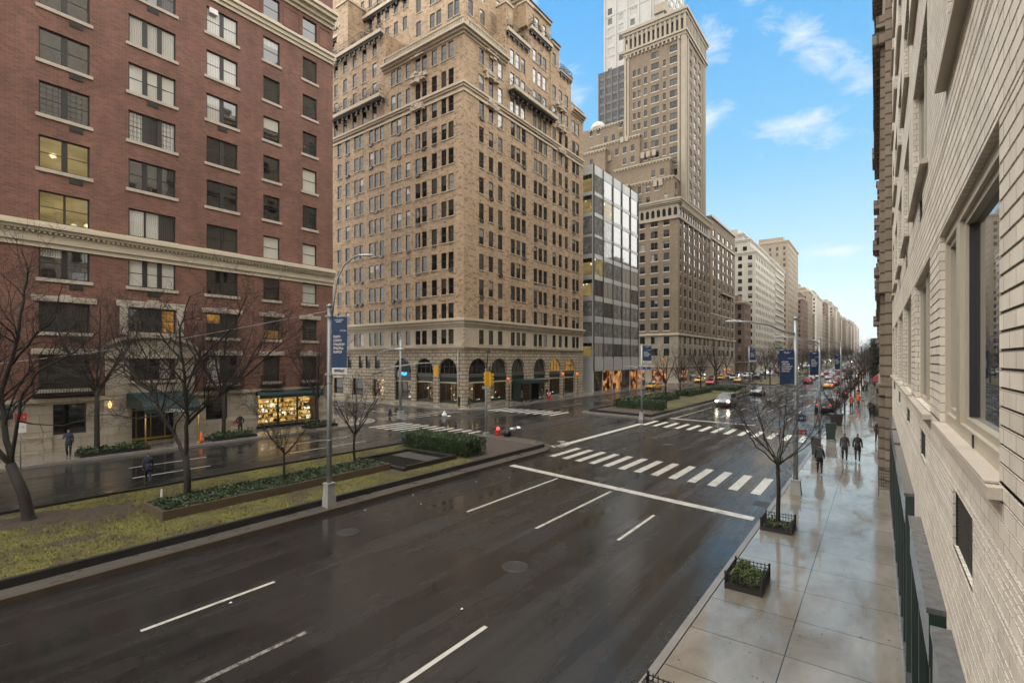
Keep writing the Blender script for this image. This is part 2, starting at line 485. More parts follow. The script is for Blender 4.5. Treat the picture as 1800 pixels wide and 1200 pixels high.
    c = mix_n(t, 1.0, b.outputs[0], ramp_n(t, blot, [(0.3, (0.55, 0.48, 0.38)), (0.44, (0.8, 0.76, 0.7)), (0.6, (1.08, 1.08, 1.08))]), 'MULTIPLY')
    sp = noise_n(t, g, 9, 4, 0.75)
    c = mix_n(t, math_n(t, 'MULTIPLY', math_n(t, 'GREATER_THAN', sp, 0.68), 0.6), c, (0.10, 0.085, 0.065))
    t.links.new(c, p.inputs['Base Color'])
    t.links.new(ramp_n(t, blot, [(0.36, 0.28), (0.46, 0.11), (0.62, 0.05)]), p.inputs['Roughness'])
    p.inputs['IOR'].default_value = 1.85
    p.inputs['Specular Tint'].default_value = (1.0, 0.70, 0.46, 1)
    bumpn(t, p, math_n(t, 'ADD', math_n(t, 'MULTIPLY', noise_n(t, g, 1.6, 3), 0.7), math_n(t, 'MULTIPLY', noise_n(t, g, 30, 2), 0.12)), 0.05, 0.03)
    # worn road paint
    m, t, p = newmat('road_paint')
    setp(p, (0.62, 0.60, 0.54), 0.3)
    g = objn(t)
    n = noise_n(t, g, 2.2, 8, 0.8)
    t.links.new(ramp_n(t, n, [(0.34, (0.20, 0.185, 0.16)), (0.48, (0.56, 0.54, 0.48)), (0.7, (0.68, 0.66, 0.60))]), p.inputs['Base Color'])
    m, t, p = newmat('road_paint_worn')
    setp(p, (0.3, 0.29, 0.26), 0.35)
    n = noise_n(t, objn(t), 5, 8, 0.85)
    t.links.new(ramp_n(t, n, [(0.44, (0.05, 0.046, 0.042)), (0.56, (0.36, 0.345, 0.31))]), p.inputs['Base Color'])
    plain('road_paint_yellow', (0.55, 0.36, 0.06), 0.4, var=0.4, scale=4)
    # lawn ground
    m, t, p = newmat('lawn')
    setp(p, (0.1, 0.1, 0.03), 0.8)
    g = objn(t)
    n = noise_n(t, g, 0.75, 6, 0.7)
    n2 = noise_n(t, g, 14, 3, 0.7)
    c = ramp_n(t, n, [(0.40, (0.075, 0.053, 0.034)), (0.49, (0.145, 0.122, 0.034)), (0.66, (0.20, 0.19, 0.042))])
    c = mix_n(t, math_n(t, 'MULTIPLY', n2, 0.7), c, (0.05, 0.05, 0.016))
    t.links.new(c, p.inputs['Base Color'])
    bumpn(t, p, n2, 0.9, 0.05)
    plain('grass_blade', (0.20, 0.195, 0.042), 0.6, var=0.5, scale=1.6)
    plain('ground_far', (0.09, 0.085, 0.08), 0.8, var=0.2, scale=0.05)


build_materials()
hz = bpy.data.materials.new('haze_air')
hz.use_nodes = True
hz.node_tree.nodes.clear()
hv = hz.node_tree.nodes.new('ShaderNodeVolumePrincipled')
hv.inputs['Color'].default_value = (0.93, 0.94, 0.95, 1)
hv.inputs['Density'].default_value = 0.00012
ho = hz.node_tree.nodes.new('ShaderNodeOutputMaterial')
hz.node_tree.links.new(hv.outputs[0], ho.inputs['Volume'])
MATS['haze_air'] = hz


# ---------------------------------------------------------------- mesh helpers
class MB:
    """collects faces; build() links them as ONE mesh object"""

    def __init__(s):
        s.v, s.f, s.m, s.sm = [], [], [], []

    def face(s, pts, mat, smooth=False):
        i = len(s.v)
        s.v += [tuple(p) for p in pts]
        s.f.append(tuple(range(i, i + len(pts))))
        s.m.append(mat)
        s.sm.append(smooth)

    def box(s, x0, x1, y0, y1, z0, z1, mat, skip=''):
        a = [(x0, y0, z0), (x1, y0, z0), (x1, y1, z0), (x0, y1, z0), (x0, y0, z1), (x1, y0, z1), (x1, y1, z1), (x0, y1, z1)]
        i = len(s.v)
        s.v += a
        for k, q in (('b', (3, 2, 1, 0)), ('t', (4, 5, 6, 7)), ('s', (0, 1, 5, 4)), ('e', (1, 2, 6, 5)), ('n', (2, 3, 7, 6)), ('w', (3, 0, 4, 7))):
            if k in skip:
                continue
            s.f.append(tuple(i + j for j in q))
            s.m.append(mat)
            s.sm.append(False)

    def hexa(s, lo, hi, mat):
        """a block between two quads"""
        i = len(s.v)
        s.v += [tuple(p) for p in lo] + [tuple(p) for p in hi]
        for q in ((3, 2, 1, 0), (4, 5, 6, 7), (0, 1, 5, 4), (1, 2, 6, 5), (2, 3, 7, 6), (3, 0, 4, 7)):
            s.f.append(tuple(i + j for j in q))
            s.m.append(mat)
            s.sm.append(False)

    def tube(s, pts, rad, n, mat, cap=True, smooth=True):
        pts = [Vector(p) for p in pts]
        if isinstance(rad, (int, float)):
            rad = [rad] * len(pts)
        i0 = len(s.v)
        up = None
        for k, p in enumerate(pts):
            t = (pts[min(k + 1, len(pts) - 1)] - pts[max(k - 1, 0)])
            t = t.normalized() if t.length > 1e-9 else Vector((0, 0, 1))
            if up is None:
                up = t.orthogonal().normalized()
            up = (up - t * up.dot(t))
            up = up.normalized() if up.length > 1e-6 else t.orthogonal().normalized()
            w = t.cross(up)
            for j in range(n):
                a = 2 * math.pi * j / n
                s.v.append(tuple(p + (up * math.cos(a) + w * math.sin(a)) * rad[k]))
        for k in range(len(pts) - 1):
            for j in range(n):
                a, b = i0 + k * n + j, i0 + k * n + (j + 1) % n
                s.f.append((a, b, b + n, a + n))
                s.m.append(mat)
                s.sm.append(smooth)
        if cap:
            s.f.append(tuple(i0 + j for j in reversed(range(n))))
            s.f.append(tuple(i0 + (len(pts) - 1) * n + j for j in range(n)))
            s.m += [mat, mat]
            s.sm += [False, False]

    def lathe(s, c, prof, n, mat, smooth=True):
        """prof: (radius, z) from bottom to top"""
        i0 = len(s.v)
        for r, z in prof:
            for j in range(n):
                a = 2 * math.pi * j / n
                s.v.append((c[0] + r * math.cos(a), c[1] + r * math.sin(a), c[2] + z))
        for k in range(len(prof) - 1):
            for j in range(n):
                a, b = i0 + k * n + j, i0 + k * n + (j + 1) % n
                s.f.append((a, b, b + n, a + n))
                s.m.append(mat)
                s.sm.append(smooth)
        s.f.append(tuple(i0 + j for j in reversed(range(n))))
        s.f.append(tuple(i0 + (len(prof) - 1) * n + j for j in range(n)))
        s.m += [mat, mat]
        s.sm += [False, False]

    def build(s, name, parent=None, local=False, loc=None):
        if not s.f:
            return None
        me = bpy.data.meshes.new(name)
        off = Vector((0, 0, 0))
        if loc is not None:
            off = Vector(loc)
        elif parent is not None and not local:
            q = parent
            while q is not None:
                off = off + q.location
                q = q.parent
        vv = s.v if off.length == 0 else [(x - off.x, y - off.y, z - off.z) for x, y, z in s.v]
        me.from_pydata(vv, [], s.f)
        names = []
        idx = {}
        for m in s.m:
            if m not in idx:
                idx[m] = len(names)
                names.append(m)
        for m in names:
            me.materials.append(MATS[m])
        me.polygons.foreach_set('material_index', [idx[m] for m in s.m])
        me.polygons.foreach_set('use_smooth', s.sm)
        me.update()
        uv = me.uv_layers.new(name='UV')
        buf = [0.0] * (2 * len(me.loops))
        k = 0
        for p, fv in zip(me.polygons, s.f):
            nx, ny, nz = (abs(c) for c in p.normal)
            if nz >= nx and nz >= ny:
                a, b = 0, 1
            elif nx >= ny:
                a, b = 1, 2
            else:
                a, b = 0, 2
            for vi in fv:
                buf[k] = s.v[vi][a]
                buf[k + 1] = s.v[vi][b]
                k += 2
        uv.data.foreach_set('uv', buf)
        o = bpy.data.objects.new(name, me)
        COL.objects.link(o)
        if parent is not None:
            o.parent = parent
        elif loc is not None:
            o.location = loc
        return o


def tag(o, label=None, cat=None, group=None, kind=None):
    if label:
        o['label'] = label
    if cat:
        o['category'] = cat
    if group:
        o['group'] = group
    if kind:
        o['kind'] = kind
    return o


def thing(name, label, cat, loc=(0, 0, 0), rz=0, group=None):
    o = bpy.data.objects.new(name, None)
    o.empty_display_size = 0.3
    COL.objects.link(o)
    o.location = loc
    o.rotation_euler = (0, 0, rz)
    return tag(o, label, cat, group)


def copy_tree(o, parent=None):
    c = o.copy()
    COL.objects.link(c)
    if parent is not None:
        c.parent = parent
    for ch in o.children:
        copy_tree(ch, c)
    return c


def place_copy(proto, loc, rz, label=None, group=None, scale=None):
    c = copy_tree(proto)
    c.location = loc
    c.rotation_euler = (0, 0, rz)
    if scale:
        c.scale = (scale,) * 3 if isinstance(scale, (int, float)) else scale
    if label:
        c['label'] = label
    if group:
        c['group'] = group
    return c


def rise(Y):
    return 0.018 * (math.sqrt((Y - 200) ** 2 + 3600) + (Y - 200)) / 2 if Y > -60 else 0.0


RISE0 = rise(20)


def gz(X, Y):
    """height of the carriageway: level near the camera, a little higher on the far side, climbing up the avenue"""
    t = min(1, max(0, (-18 - X) / 9.0))
    return 0.2 * t + max(0.0, rise(Y) - RISE0)


FOCAL = 870.0
CT, ST = math.cos(TH), math.sin(TH)


def at(u, v, d):
    """the point at depth d seen in direction (u, v) of the 1800 x 1200 photograph"""
    a = (u - 900) / FOCAL * d
    return Vector((a * CT - d * ST, a * ST + d * CT, CAM_H - (v - 632) / FOCAL * d))


def depth(x, y):
    return -x * ST + y * CT


def visible_size(x, y):
    return 1.0 / max(1.0, depth(x, y))
# ---------------------------------------------------------------- ground, roads, pavements
def strip(mb, x0, x1, y0, y1, dz, mat, nx=1, ny=1, fz=gz, skew=None):
    """a sheet that follows the ground; skew(x) moves both ends along Y"""
    for i in range(nx):
        xa, xb = x0 + (x1 - x0) * i / nx, x0 + (x1 - x0) * (i + 1) / nx
        for j in range(ny):
            ya, yb = y0 + (y1 - y0) * j / ny, y0 + (y1 - y0) * (j + 1) / ny
            q = []
            for x, y in ((xa, ya), (xb, ya), (xb, yb), (xa, yb)):
                yy = y + (skew(x) if skew else 0)
                q.append((x, yy, fz(x, yy) + dz))
            mb.face(q, mat)


def build_ground():
    mb = MB()
    ys = [-2500, -60, 0, 150, 250, 400, 700, 1000, 1500, 2600, 6000]
    xs = [-3500, -400, -140, -18, 60, 400, 3500]
    for i in range(len(xs) - 1):
        for j in range(len(ys) - 1):
            mb.face([(x, y, max(0, rise(min(y, 2600)) - RISE0) - 0.12) for x, y in ((xs[i], ys[j]), (xs[i + 1], ys[j]), (xs[i + 1], ys[j + 1]), (xs[i], ys[j + 1]))], 'ground_far')
    tag(mb.build('ground'), kind='structure')
    mb = MB()
    yy = [-60, -20, 0, 20, 40, 60, 80, 100, 130, 160, 200, 240, 280, 330, 400, 500, 650, 850, 1100, 1500, 2000]
    xx = [-140, -27, -24, -21, -18, -3.5]
    for i in range(len(xx) - 1):
        for j in range(len(yy) - 1):
            mb.face([(x, y, gz(x, y)) for x, y in ((xx[i], yy[j]), (xx[i + 1], yy[j]), (xx[i + 1], yy[j + 1]), (xx[i], yy[j + 1]))], 'asphalt_wet')
    tag(mb.build('road'), kind='structure')
    # pavement on the camera's side: slab and a granite kerb
    mb, kb = MB(), MB()
    for a, b in zip(yy[:-1], yy[1:]):
        za, zb = gz(0, a) + 0.15, gz(0, b) + 0.15
        mb.face([(-3.475, a, za), (1.2, a, za), (1.2, b, zb), (-3.475, b, zb)], 'pavement_wet')
        mb.face([(-3.503, a, za - 0.02), (-3.475, a, za - 0.02), (-3.475, b, zb - 0.02), (-3.503, b, zb - 0.02)], 'kerb_dark')
        kb.hexa([(-3.67, a, za - 0.2), (-3.503, a, za - 0.2), (-3.503, b, zb - 0.2), (-3.67, b, zb - 0.2)],
                [(-3.67, a, za + 0.002), (-3.503, a, za + 0.002), (-3.503, b, zb + 0.002), (-3.67, b, zb + 0.002)], 'kerb_stone')
    tag(mb.build('pavement'), kind='structure')
    tag(kb.build('kerb'), kind='structure')

    # far blocks: pavement slab with rounded corners and a kerb round it
    def block(y0, y1, r=3.2):
        pts = []
        xe = -38.5
        for cx, cy, a0, a1 in ((xe - r, y0 + r, -90, 0), (xe - r, y1 - r, 0, 90)):
            for k in range(9):
                a = R(a0 + (a1 - a0) * k / 8)
                pts.append((cx + r * math.cos(a), cy + r * math.sin(a)))
        pts = [(-135, y0)] + pts + [(-135, y1)]
        m2 = MB()
        inner = []
        for x, y in pts:
            inner.append((x, y))
        m2.face([(x, y, gz(x, y) + 0.15) for x, y in inner], 'pavement_wet')
        tag(m2.build('pavement'), kind='structure')
        k2 = MB()
        for (xa, ya), (xb, yb) in zip(pts[:-1], pts[1:]):
            n = max(1, int(abs(yb - ya) / 30))
            for q in range(n):
                x0, y0_, x1, y1_ = xa + (xb - xa) * q / n, ya + (yb - ya) * q / n, xa + (xb - xa) * (q + 1) / n, ya + (yb - ya) * (q + 1) / n
                dx, dy = x1 - x0, y1_ - y0_
                L = math.hypot(dx, dy)
                nx_, ny_ = dy / L * 0.16, -dx / L * 0.16
                lo = [(x0, y0_), (x0 + nx_, y0_ + ny_), (x1 + nx_, y1_ + ny_), (x1, y1_)]
                zz = [gz(x, y) for x, y in ((x0, y0_), (x0, y0_), (x1, y1_), (x1, y1_))]
                k2.hexa([(x, y, z - 0.06) for (x, y), z in zip(lo, zz)], [(x, y, z + 0.153) for (x, y), z in zip(lo, zz)], 'kerb_stone')
        tag(k2.build('kerb'), kind='structure')
    for a, b in ((-60, 31.6), (43.6, 109.5), (124.5, 203), (216, 300), (316, 386), (402, 486), (502, 650), (666, 860), (876, 1150), (1166, 1500)):
        block(a, b)

    # painted markings, 4 mm above the asphalt
    w = MB()
    wl = 0.12
    for x, y0, y1 in ((-7.45, 4.8, 9.05), (-13.78, 4.12, 7.3), (-13.7, 15.4, 22.6), (-10.28, 15.4, 21.9), (-7.3, 16.1, 19.6)):
        strip(w, x - wl / 2, x + wl / 2, y0, y1, 0.004, 'road_paint')
    strip(w, -10.71, -10.59, 3.2, 6.4, 0.004, 'road_paint_worn')
    strip(w, -17.6, -3.95, 0, 0.5, 0.004, 'road_paint', 6, 1, skew=lambda x: 21.2 + (-3.96 - x) * 0.17)
    sk = lambda x: (-4.4 - x) * 0.165
    x = -17.1
    while x < -4.3:
        strip(w, x - 0.22, x + 0.22, 25.4, 29.1, 0.004, 'road_paint', 1, 2, skew=sk)
        x += 1.04
    # far roadway, this side of the crossing
    x = -36.8
    while x < -26.9:
        strip(w, x - 0.2, x + 0.2, 28.2, 32.4, 0.004, 'road_paint', 1, 1)
        x += 1.06
    # crossings beyond the junction
    sk2 = lambda x: (-7.75 - x) * 0.2
    x = -18.2
    while x < -4.5:
        strip(w, x - 0.22, x + 0.22, 43.9, 47.6, 0.004, 'road_paint', 1, 1, skew=sk2)
        x += 1.12
    x = -37.6
    while x < -28:
        strip(w, x - 0.2, x + 0.2, 46.0, 50.0, 0.004, 'road_paint', 1, 1)
        x += 1.1
    strip(w, -18.9, -18.45, 31.6, 46.5, 0.004, 'road_paint', 1, 4)
    strip(w, -17.9, -9.5, 51.6, 52.1, 0.004, 'road_paint', 6, 1, skew=lambda x: (-9.5 - x) * 0.12)
    strip(w, -17.62, -17.47, 52.5, 68, 0.004, 'road_paint')
    for y in (57, 66, 75, 85, 96, 108, 122, 140, 160, 182):
        for x in (-7.5, -10.6, -13.75):
            strip(w, x - 0.07, x + 0.07, y, y + 4.2, 0.004, 'road_paint')
    # far roadway lane dashes
    for x, a, b in ((-30.9, 8.9, 12.6), (-33.9, 9.6, 13.6), (-30.9, 17.4, 23.4), (-33.9, 18.4, 24.2), (-30.9, -1, 3)):
        strip(w, x - 0.06, x + 0.06, a, b, 0.004, 'road_paint')
    for y in range(56, 200, 9):
        strip(w, -33.06, -32.94, y, y + 5, 0.004, 'road_paint')
    # cross street: pale bands of the crossing on the far side
    for k in range(9):
        y = 33.0 + k * 1.15
        strip(w, -42.2, -38.9, y, y + 0.42, 0.004, 'road_paint_worn', 1, 1)
    strip(w, -60, -43.5, 37.4, 37.55, 0.004, 'road_paint', 4, 1)
    # hatching at the median's tip
    for k in range(9):
        a = R(-70 + k * 17)
        c = (-20.2, 31.4)
        p0 = (c[0] + 1.3 * math.cos(a), c[1] + 1.1 * math.sin(a))
        p1 = (c[0] + 2.0 * math.cos(a), c[1] + 1.8 * math.sin(a))
        n = (-math.sin(a) * 0.09, math.cos(a) * 0.09)
        w.face([(px, py, gz(px, py) + 0.008) for px, py in ((p0[0] - n[0], p0[1] - n[1]), (p1[0] - n[0], p1[1] - n[1]), (p1[0] + n[0], p1[1] + n[1]), (p0[0] + n[0], p0[1] + n[1]))], 'road_paint')
    tag(w.build('road_marking'), kind='structure')


def rounded(x0, x1, y0, y1, r0, r1, n=8):
    """outline, counter-clockwise, radius r0 at the y0 end and r1 at the y1 end"""
    pts = []
    for cx, cy, a0, r in ((x0 + r0, y0 + r0, 180, r0), (x1 - r0, y0 + r0, 270, r0), (x1 - r1, y1 - r1, 0, r1), (x0 + r1, y1 - r1, 90, r1)):
        for k in range(n + 1):
            a = R(a0 + 90 * k / n)
            pts.append((cx + r * math.cos(a), cy + r * math.sin(a)))
    return pts


def ring_wall(mb, pts, t, z0, z1, mat, closed=True):
    n = len(pts)
    cx = sum(p[0] for p in pts) / n
    for i in range(n if closed else n - 1):
        a, b = Vector(pts[i]), Vector(pts[(i + 1) % n])
        if (b - a).length < 1e-4:
            continue
        d = (b - a).normalized()
        nn = Vector((-d.y, d.x)) * t
        lo = [a, b, b + nn, a + nn]
        mb.hexa([(p.x, p.y, z0(p.x, p.y)) for p in lo], [(p.x, p.y, z1(p.x, p.y)) for p in lo], mat)


def leaf(mb, p, size, mat):
    a = Vector((random.gauss(0, 1), random.gauss(0, 1), random.gauss(0, 0.6))).normalized()
    b = a.cross(Vector((random.gauss(0, 1), random.gauss(0, 1), random.gauss(0, 1)))).normalized()
    s = size * random.uniform(0.6, 1.3)
    mb.face([p - a * s, p + b * s * 0.45, p + a * s, p - b * s * 0.45], mat)


def build_near_median():
    zg = lambda x, y: gz(x, y)
    # base slab, outer kerb, paved strip, low dark inner wall, then lawn
    o = rounded(-27.1, -18.0, -50, 31.2, 0.5, 3.4)
    k = MB()
    ring_wall(k, o, 0.18, lambda x, y: zg(x, y) - 0.1, lambda x, y: zg(x, y) + 0.17, 'kerb_median')
    tag(k.build('median_kerb'), kind='structure')
    mb = MB()
    for i in range(6):
        xa, xb = -26.9 + i * 8.7 / 6, -26.9 + (i + 1) * 8.7 / 6
        mb.face([(xa, -49.8, zg(xa, 0) + 0.166), (xb, -49.8, zg(xb, 0) + 0.166), (xb, 26.5, zg(xb, 0) + 0.166), (xa, 26.5, zg(xa, 0) + 0.166)], 'median_paving')
    tip = [p for p in rounded(-26.9, -18.2, 20, 31.0, 0.1, 3.2) if p[1] > 22]
    mb.face([(-26.9, 26.5, zg(-26.9, 0) + 0.166), (-18.2, 26.5, zg(-18.2, 0) + 0.166)] + [(x, y, zg(x, y) + 0.166) for x, y in tip], 'median_paving')
    tag(mb.build('median_pavement'), kind='structure')
    wb = MB()
    wall_o = [(-26.6, 29.2), (-26.6, -49), (-18.75, -49), (-18.75, 29.2)]
    for (xa, ya), (xb, yb) in zip(wall_o[:-1], wall_o[1:]):
        n = 8
        for q in range(n):
            a = Vector((xa + (xb - xa) * q / n, ya + (yb - ya) * q / n))
            b = Vector((xa + (xb - xa) * (q + 1) / n, ya + (yb - ya) * (q + 1) / n))
            d_ = (b - a).normalized()
            nn = Vector((-d_.y, d_.x)) * 0.16
            lo = [a, b, b + nn, a + nn]
            wb.hexa([(p.x, p.y, zg(p.x, p.y) + 0.16) for p in lo], [(p.x, p.y, zg(p.x, p.y) + 0.40) for p in lo], 'kerb_dark')
    tag(wb.build('median_wall'), kind='structure')
    g = MB()
    for i in range(8):
        xa, xb = -26.4 + i * 7.5 / 8, -26.4 + (i + 1) * 7.5 / 8
        g.face([(xa, -48.8, zg(xa, 0) + 0.30), (xb, -48.8, zg(xb, 0) + 0.30), (xb, 22.4, zg(xb, 0) + 0.30), (xa, 22.4, zg(xa, 0) + 0.30)], 'lawn')
    tag(g.build('lawn'), kind='structure')
    g = MB()
    for i in range(8):
        xa, xb = -26.4 + i * 7.5 / 8, -26.4 + (i + 1) * 7.5 / 8
        g.face([(xa, 22.4, zg(xa, 0) + 0.30), (xb, 22.4, zg(xb, 0) + 0.30), (xb, 29.2, zg(xb, 0) + 0.25), (xa, 29.2, zg(xa, 0) + 0.25)], 'soil')
    tag(g.build('soil'), kind='structure')
    # blades of grass
    b = MB()
    rnd = random.Random(3)
    for _ in range(26000):
        y = rnd.uniform(1.5, 22.2) if rnd.random() < 0.8 else rnd.uniform(-6, 2)
        x = rnd.uniform(-26.3, -19.0)
        if -23.2 < x < -21.2 and 7 < y < 18:
            continue
        if -24.8 < x < -20.2 and 17 < y < 22:
            continue
        if math.hypot(x + 24.9, y - 4.2) < 1.25 + 0.5 * math.sin(x * 5 + y * 3) or math.hypot((x + 24.0) * 1.4, y - 6.0) < 0.9 + 0.5 * math.sin(x * 7 + y * 4):
            continue
        z = zg(x, y) + 0.30
        h = rnd.uniform(0.03, 0.085)
        a = rnd.uniform(0, 6.28)
        wx, wy = math.cos(a) * 0.018, math.sin(a) * 0.018
        lx, ly = rnd.gauss(0, 0.03), rnd.gauss(0, 0.03)
        b.face([(x - wx, y - wy, z), (x + wx, y + wy, z), (x + lx, y + ly, z + h)], 'grass_blade')
    for cx, cy, r_, q_ in ((-24.9, 4.2, 1.5, 0.6), (-24.0, 6.0, 1.15, 1.0), (-21.3, 4.6, 0.7, 0.5)):
        sp = MB()
        sp.face([(cx + math.cos(k * 0.2618) * r_ * q_ * (1 + 0.22 * math.sin(k * 2.3 + cx)), cy + math.sin(k * 0.2618) * r_ * (1 + 0.22 * math.sin(k * 1.7 + cy)), zg(cx, cy) + 0.31 + 0.022 * -(math.cos(k * 0.2618) * r_ * q_)) for k in range(24)], 'soil')
        tag(sp.build('soil'), kind='structure')
    lv = MB()
    for _ in range(1500):
        x, y = rnd.uniform(-26.3, -18.9), rnd.uniform(-4, 29)
        if (-23.4 < x < -21.1 and 7 < y < 17.7) or (-24.6 < x < -20.2 and 17.7 < y < 22):
            continue
        s_ = rnd.uniform(0.03, 0.06)
        a, c_ = math.cos(x * 91) * s_, math.sin(x * 91) * s_
        z = zg(x, y) + 0.335
        lv.face([(x - a, y - c_, z), (x + c_ * 0.6, y - a * 0.6, z + 0.012), (x + a, y + c_, z + 0.004), (x - c_ * 0.6, y + a * 0.6, z + 0.015)], rnd.choice(['timber_edge', 'soil', 'bark']))
    for _ in range(420):
        x = -3.3 + abs(rnd.gauss(0, 1.5)) if rnd.random() < 0.5 else rnd.uniform(-3.4, 0.4)
        y = rnd.uniform(7, 40)
        if x > 0.4:
            continue
        s_ = rnd.uniform(0.012, 0.035)
        a, c_ = math.cos(y * 77) * s_, math.sin(y * 77) * s_
        lv.face([(x - a, y - c_, 0.154), (x + c_ * 0.6, y - a * 0.6, 0.158), (x + a, y + c_, 0.155), (x - c_ * 0.6, y + a * 0.6, 0.16)], rnd.choice(['soil', 'bark', 'timber_edge']))
    for _ in range(500):
        y = rnd.uniform(4, 30)
        x = -3.72 - abs(rnd.gauss(0, 0.16))
        s_ = rnd.uniform(0.015, 0.04)
        a, c_ = math.cos(y * 77) * s_, math.sin(y * 77) * s_
        lv.face([(x - a, y - c_, 0.006), (x + c_ * 0.6, y - a * 0.6, 0.012), (x + a, y + c_, 0.008), (x - c_ * 0.6, y + a * 0.6, 0.014)], rnd.choice(['soil', 'bark', 'timber_edge']))
    tag(lv.build('fallen_leaves'), 'brown leaf litter scattered on lawn, gutter and wet pavement', 'leaves', kind='stuff')
    tag(b.build('grass'), 'thin yellow-green winter grass on the near median lawn', 'grass', kind='stuff')
    # planting bed edged with timber, full of ivy
    bed = thing('planting_bed', 'long timber-edged bed of dark ivy on the near median lawn', 'planter', (-22.1, 12.4, zg(-22, 10) + 0.30))
    x0, x1, y0, y1, z0 = -23.35, -21.15, 7.0, 17.6, zg(-22, 10) + 0.28
    e = MB()
    for a in ((x0, x1, y0, y0 + 0.12), (x0, x1, y1 - 0.12, y1), (x0, x0 + 0.12, y0 + 0.12, y1 - 0.12), (x1 - 0.12, x1, y0 + 0.12, y1 - 0.12)):
        e.box(a[0], a[1], a[2], a[3], z0, z0 + 0.34, 'timber_edge')
    e.build('edging', bed)
    s = MB()
    s.face([(x0 + 0.1, y0 + 0.1, z0 + 0.26), (x1 - 0.1, y0 + 0.1, z0 + 0.26), (x1 - 0.1, y1 - 0.1, z0 + 0.26), (x0 + 0.1, y1 - 0.1, z0 + 0.26)], 'soil')
    s.build('bed_soil', bed)
    l = MB()
    random.seed(5)
    for _ in range(9000):
        x, y = random.uniform(x0 + 0.05, x1 - 0.05), random.uniform(y0 + 0.05, y1 - 0.05)
        h = 0.3 + 0.16 * (math.sin(x * 5.1 + y * 2.3) * math.sin(y * 3.7) * 0.5 + 0.6) * random.random()
        leaf(l, Vector((x, y, z0 + h)), 0.062, random.choice(['leaf_ivy', 'leaf_ivy', 'leaf_boxwood_dark', 'leaf_ivy', 'leaf_boxwood']))
    tag(l.build('ivy', bed), kind='stuff')
    # vent grating in the lawn with its dark surround
    gr = thing('vent_grate', 'sunken dark metal vent grating framed by a low kerb in the lawn', 'grate', (-22.4, 19.4, zg(-22, 19) + 0.3))
    x0, x1, y0, y1, z0 = -24.55, -20.3, 17.75, 21.9, zg(-22.4, 0) + 0.30
    c = MB()
    for a in ((x0, x1, y0, y0 + 0.25), (x0, x1, y1 - 0.4, y1), (x0, x0 + 0.4, y0 + 0.25, y1 - 0.4), (x1 - 0.2, x1, y0 + 0.25, y1 - 0.4)):
        c.box(a[0], a[1], a[2], a[3], z0 - 0.05, z0 + (0.2 if a[3] - a[2] > 0.3 else 0.12), 'kerb_dark')
    c.build('surround', gr)
    c = MB()
    c.box(x0 + 0.4, x1 - 0.2, y0 + 0.25, y1 - 0.4, z0 - 0.03, z0 + 0.02, 'dark_metal')
    ym = y0 + 2.3
    c.box(x0 + 0.6, x1 - 0.45, ym, y1 - 0.6, z0 + 0.02, z0 + 0.05, 'bronze_grey')
    y = y0 + 0.3
    while y < ym:
        c.box(x0 + 0.45, x1 - 0.25, y, y + 0.03, z0 + 0.02, z0 + 0.06, 'dark_metal')
        y += 0.075
    c.build('grating', gr)


def hedge(label, x0, x1, y0, y1, z0, h, n, size=0.07, rot=0.0, group=None):
    r = thing('hedge', label, 'hedge', ((x0 + x1) / 2, (y0 + y1) / 2, z0), rot, group)
    hx, hy = (x1 - x0) / 2, (y1 - y0) / 2
    c = MB()
    nx, ny = 14, 6
    # lumpy dark core
    def pt(u, v, top):
        x, y = -hx + 2 * hx * u, -hy + 2 * hy * v
        k = 0.93 + 0.06 * math.sin(u * 17 + v * 5) * math.cos(v * 11 + u * 3)
        return (x * k * 0.96, y * k * 0.94, (h * (0.93 + 0.04 * math.sin(u * 23) * math.cos(v * 9))) if top else 0)
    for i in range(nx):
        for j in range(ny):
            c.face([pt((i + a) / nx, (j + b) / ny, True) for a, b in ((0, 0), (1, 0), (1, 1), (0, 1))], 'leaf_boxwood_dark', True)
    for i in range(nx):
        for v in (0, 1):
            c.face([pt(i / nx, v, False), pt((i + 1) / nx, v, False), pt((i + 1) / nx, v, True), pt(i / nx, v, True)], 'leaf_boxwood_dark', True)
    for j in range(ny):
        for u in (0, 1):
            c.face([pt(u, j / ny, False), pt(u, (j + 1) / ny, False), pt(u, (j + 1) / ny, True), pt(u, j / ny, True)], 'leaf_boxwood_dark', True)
    c.build('hedge_body', r, local=True)
    l = MB()
    for _ in range(n):
        f = random.random()
        if f < 0.5:
            p = Vector((random.uniform(-hx, hx), random.uniform(-hy, hy), h + random.gauss(0, 0.035)))
        elif f < 0.85:
            p = Vector((random.uniform(-hx, hx), random.choice((-1, 1)) * (hy + random.gauss(0, 0.04)), random.uniform(0.03, h)))
        else:
            p = Vector((random.choice((-1, 1)) * (hx + random.gauss(0, 0.04)), random.uniform(-hy, hy), random.uniform(0.03, h)))
        p.z += 0.05 * math.sin(p.x * 3.1) * math.cos(p.y * 4)
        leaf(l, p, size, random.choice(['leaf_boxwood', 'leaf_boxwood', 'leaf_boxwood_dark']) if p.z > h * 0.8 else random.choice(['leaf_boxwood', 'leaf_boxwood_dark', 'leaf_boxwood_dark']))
    tag(l.build('foliage', r, local=True), kind='stuff')
    return r


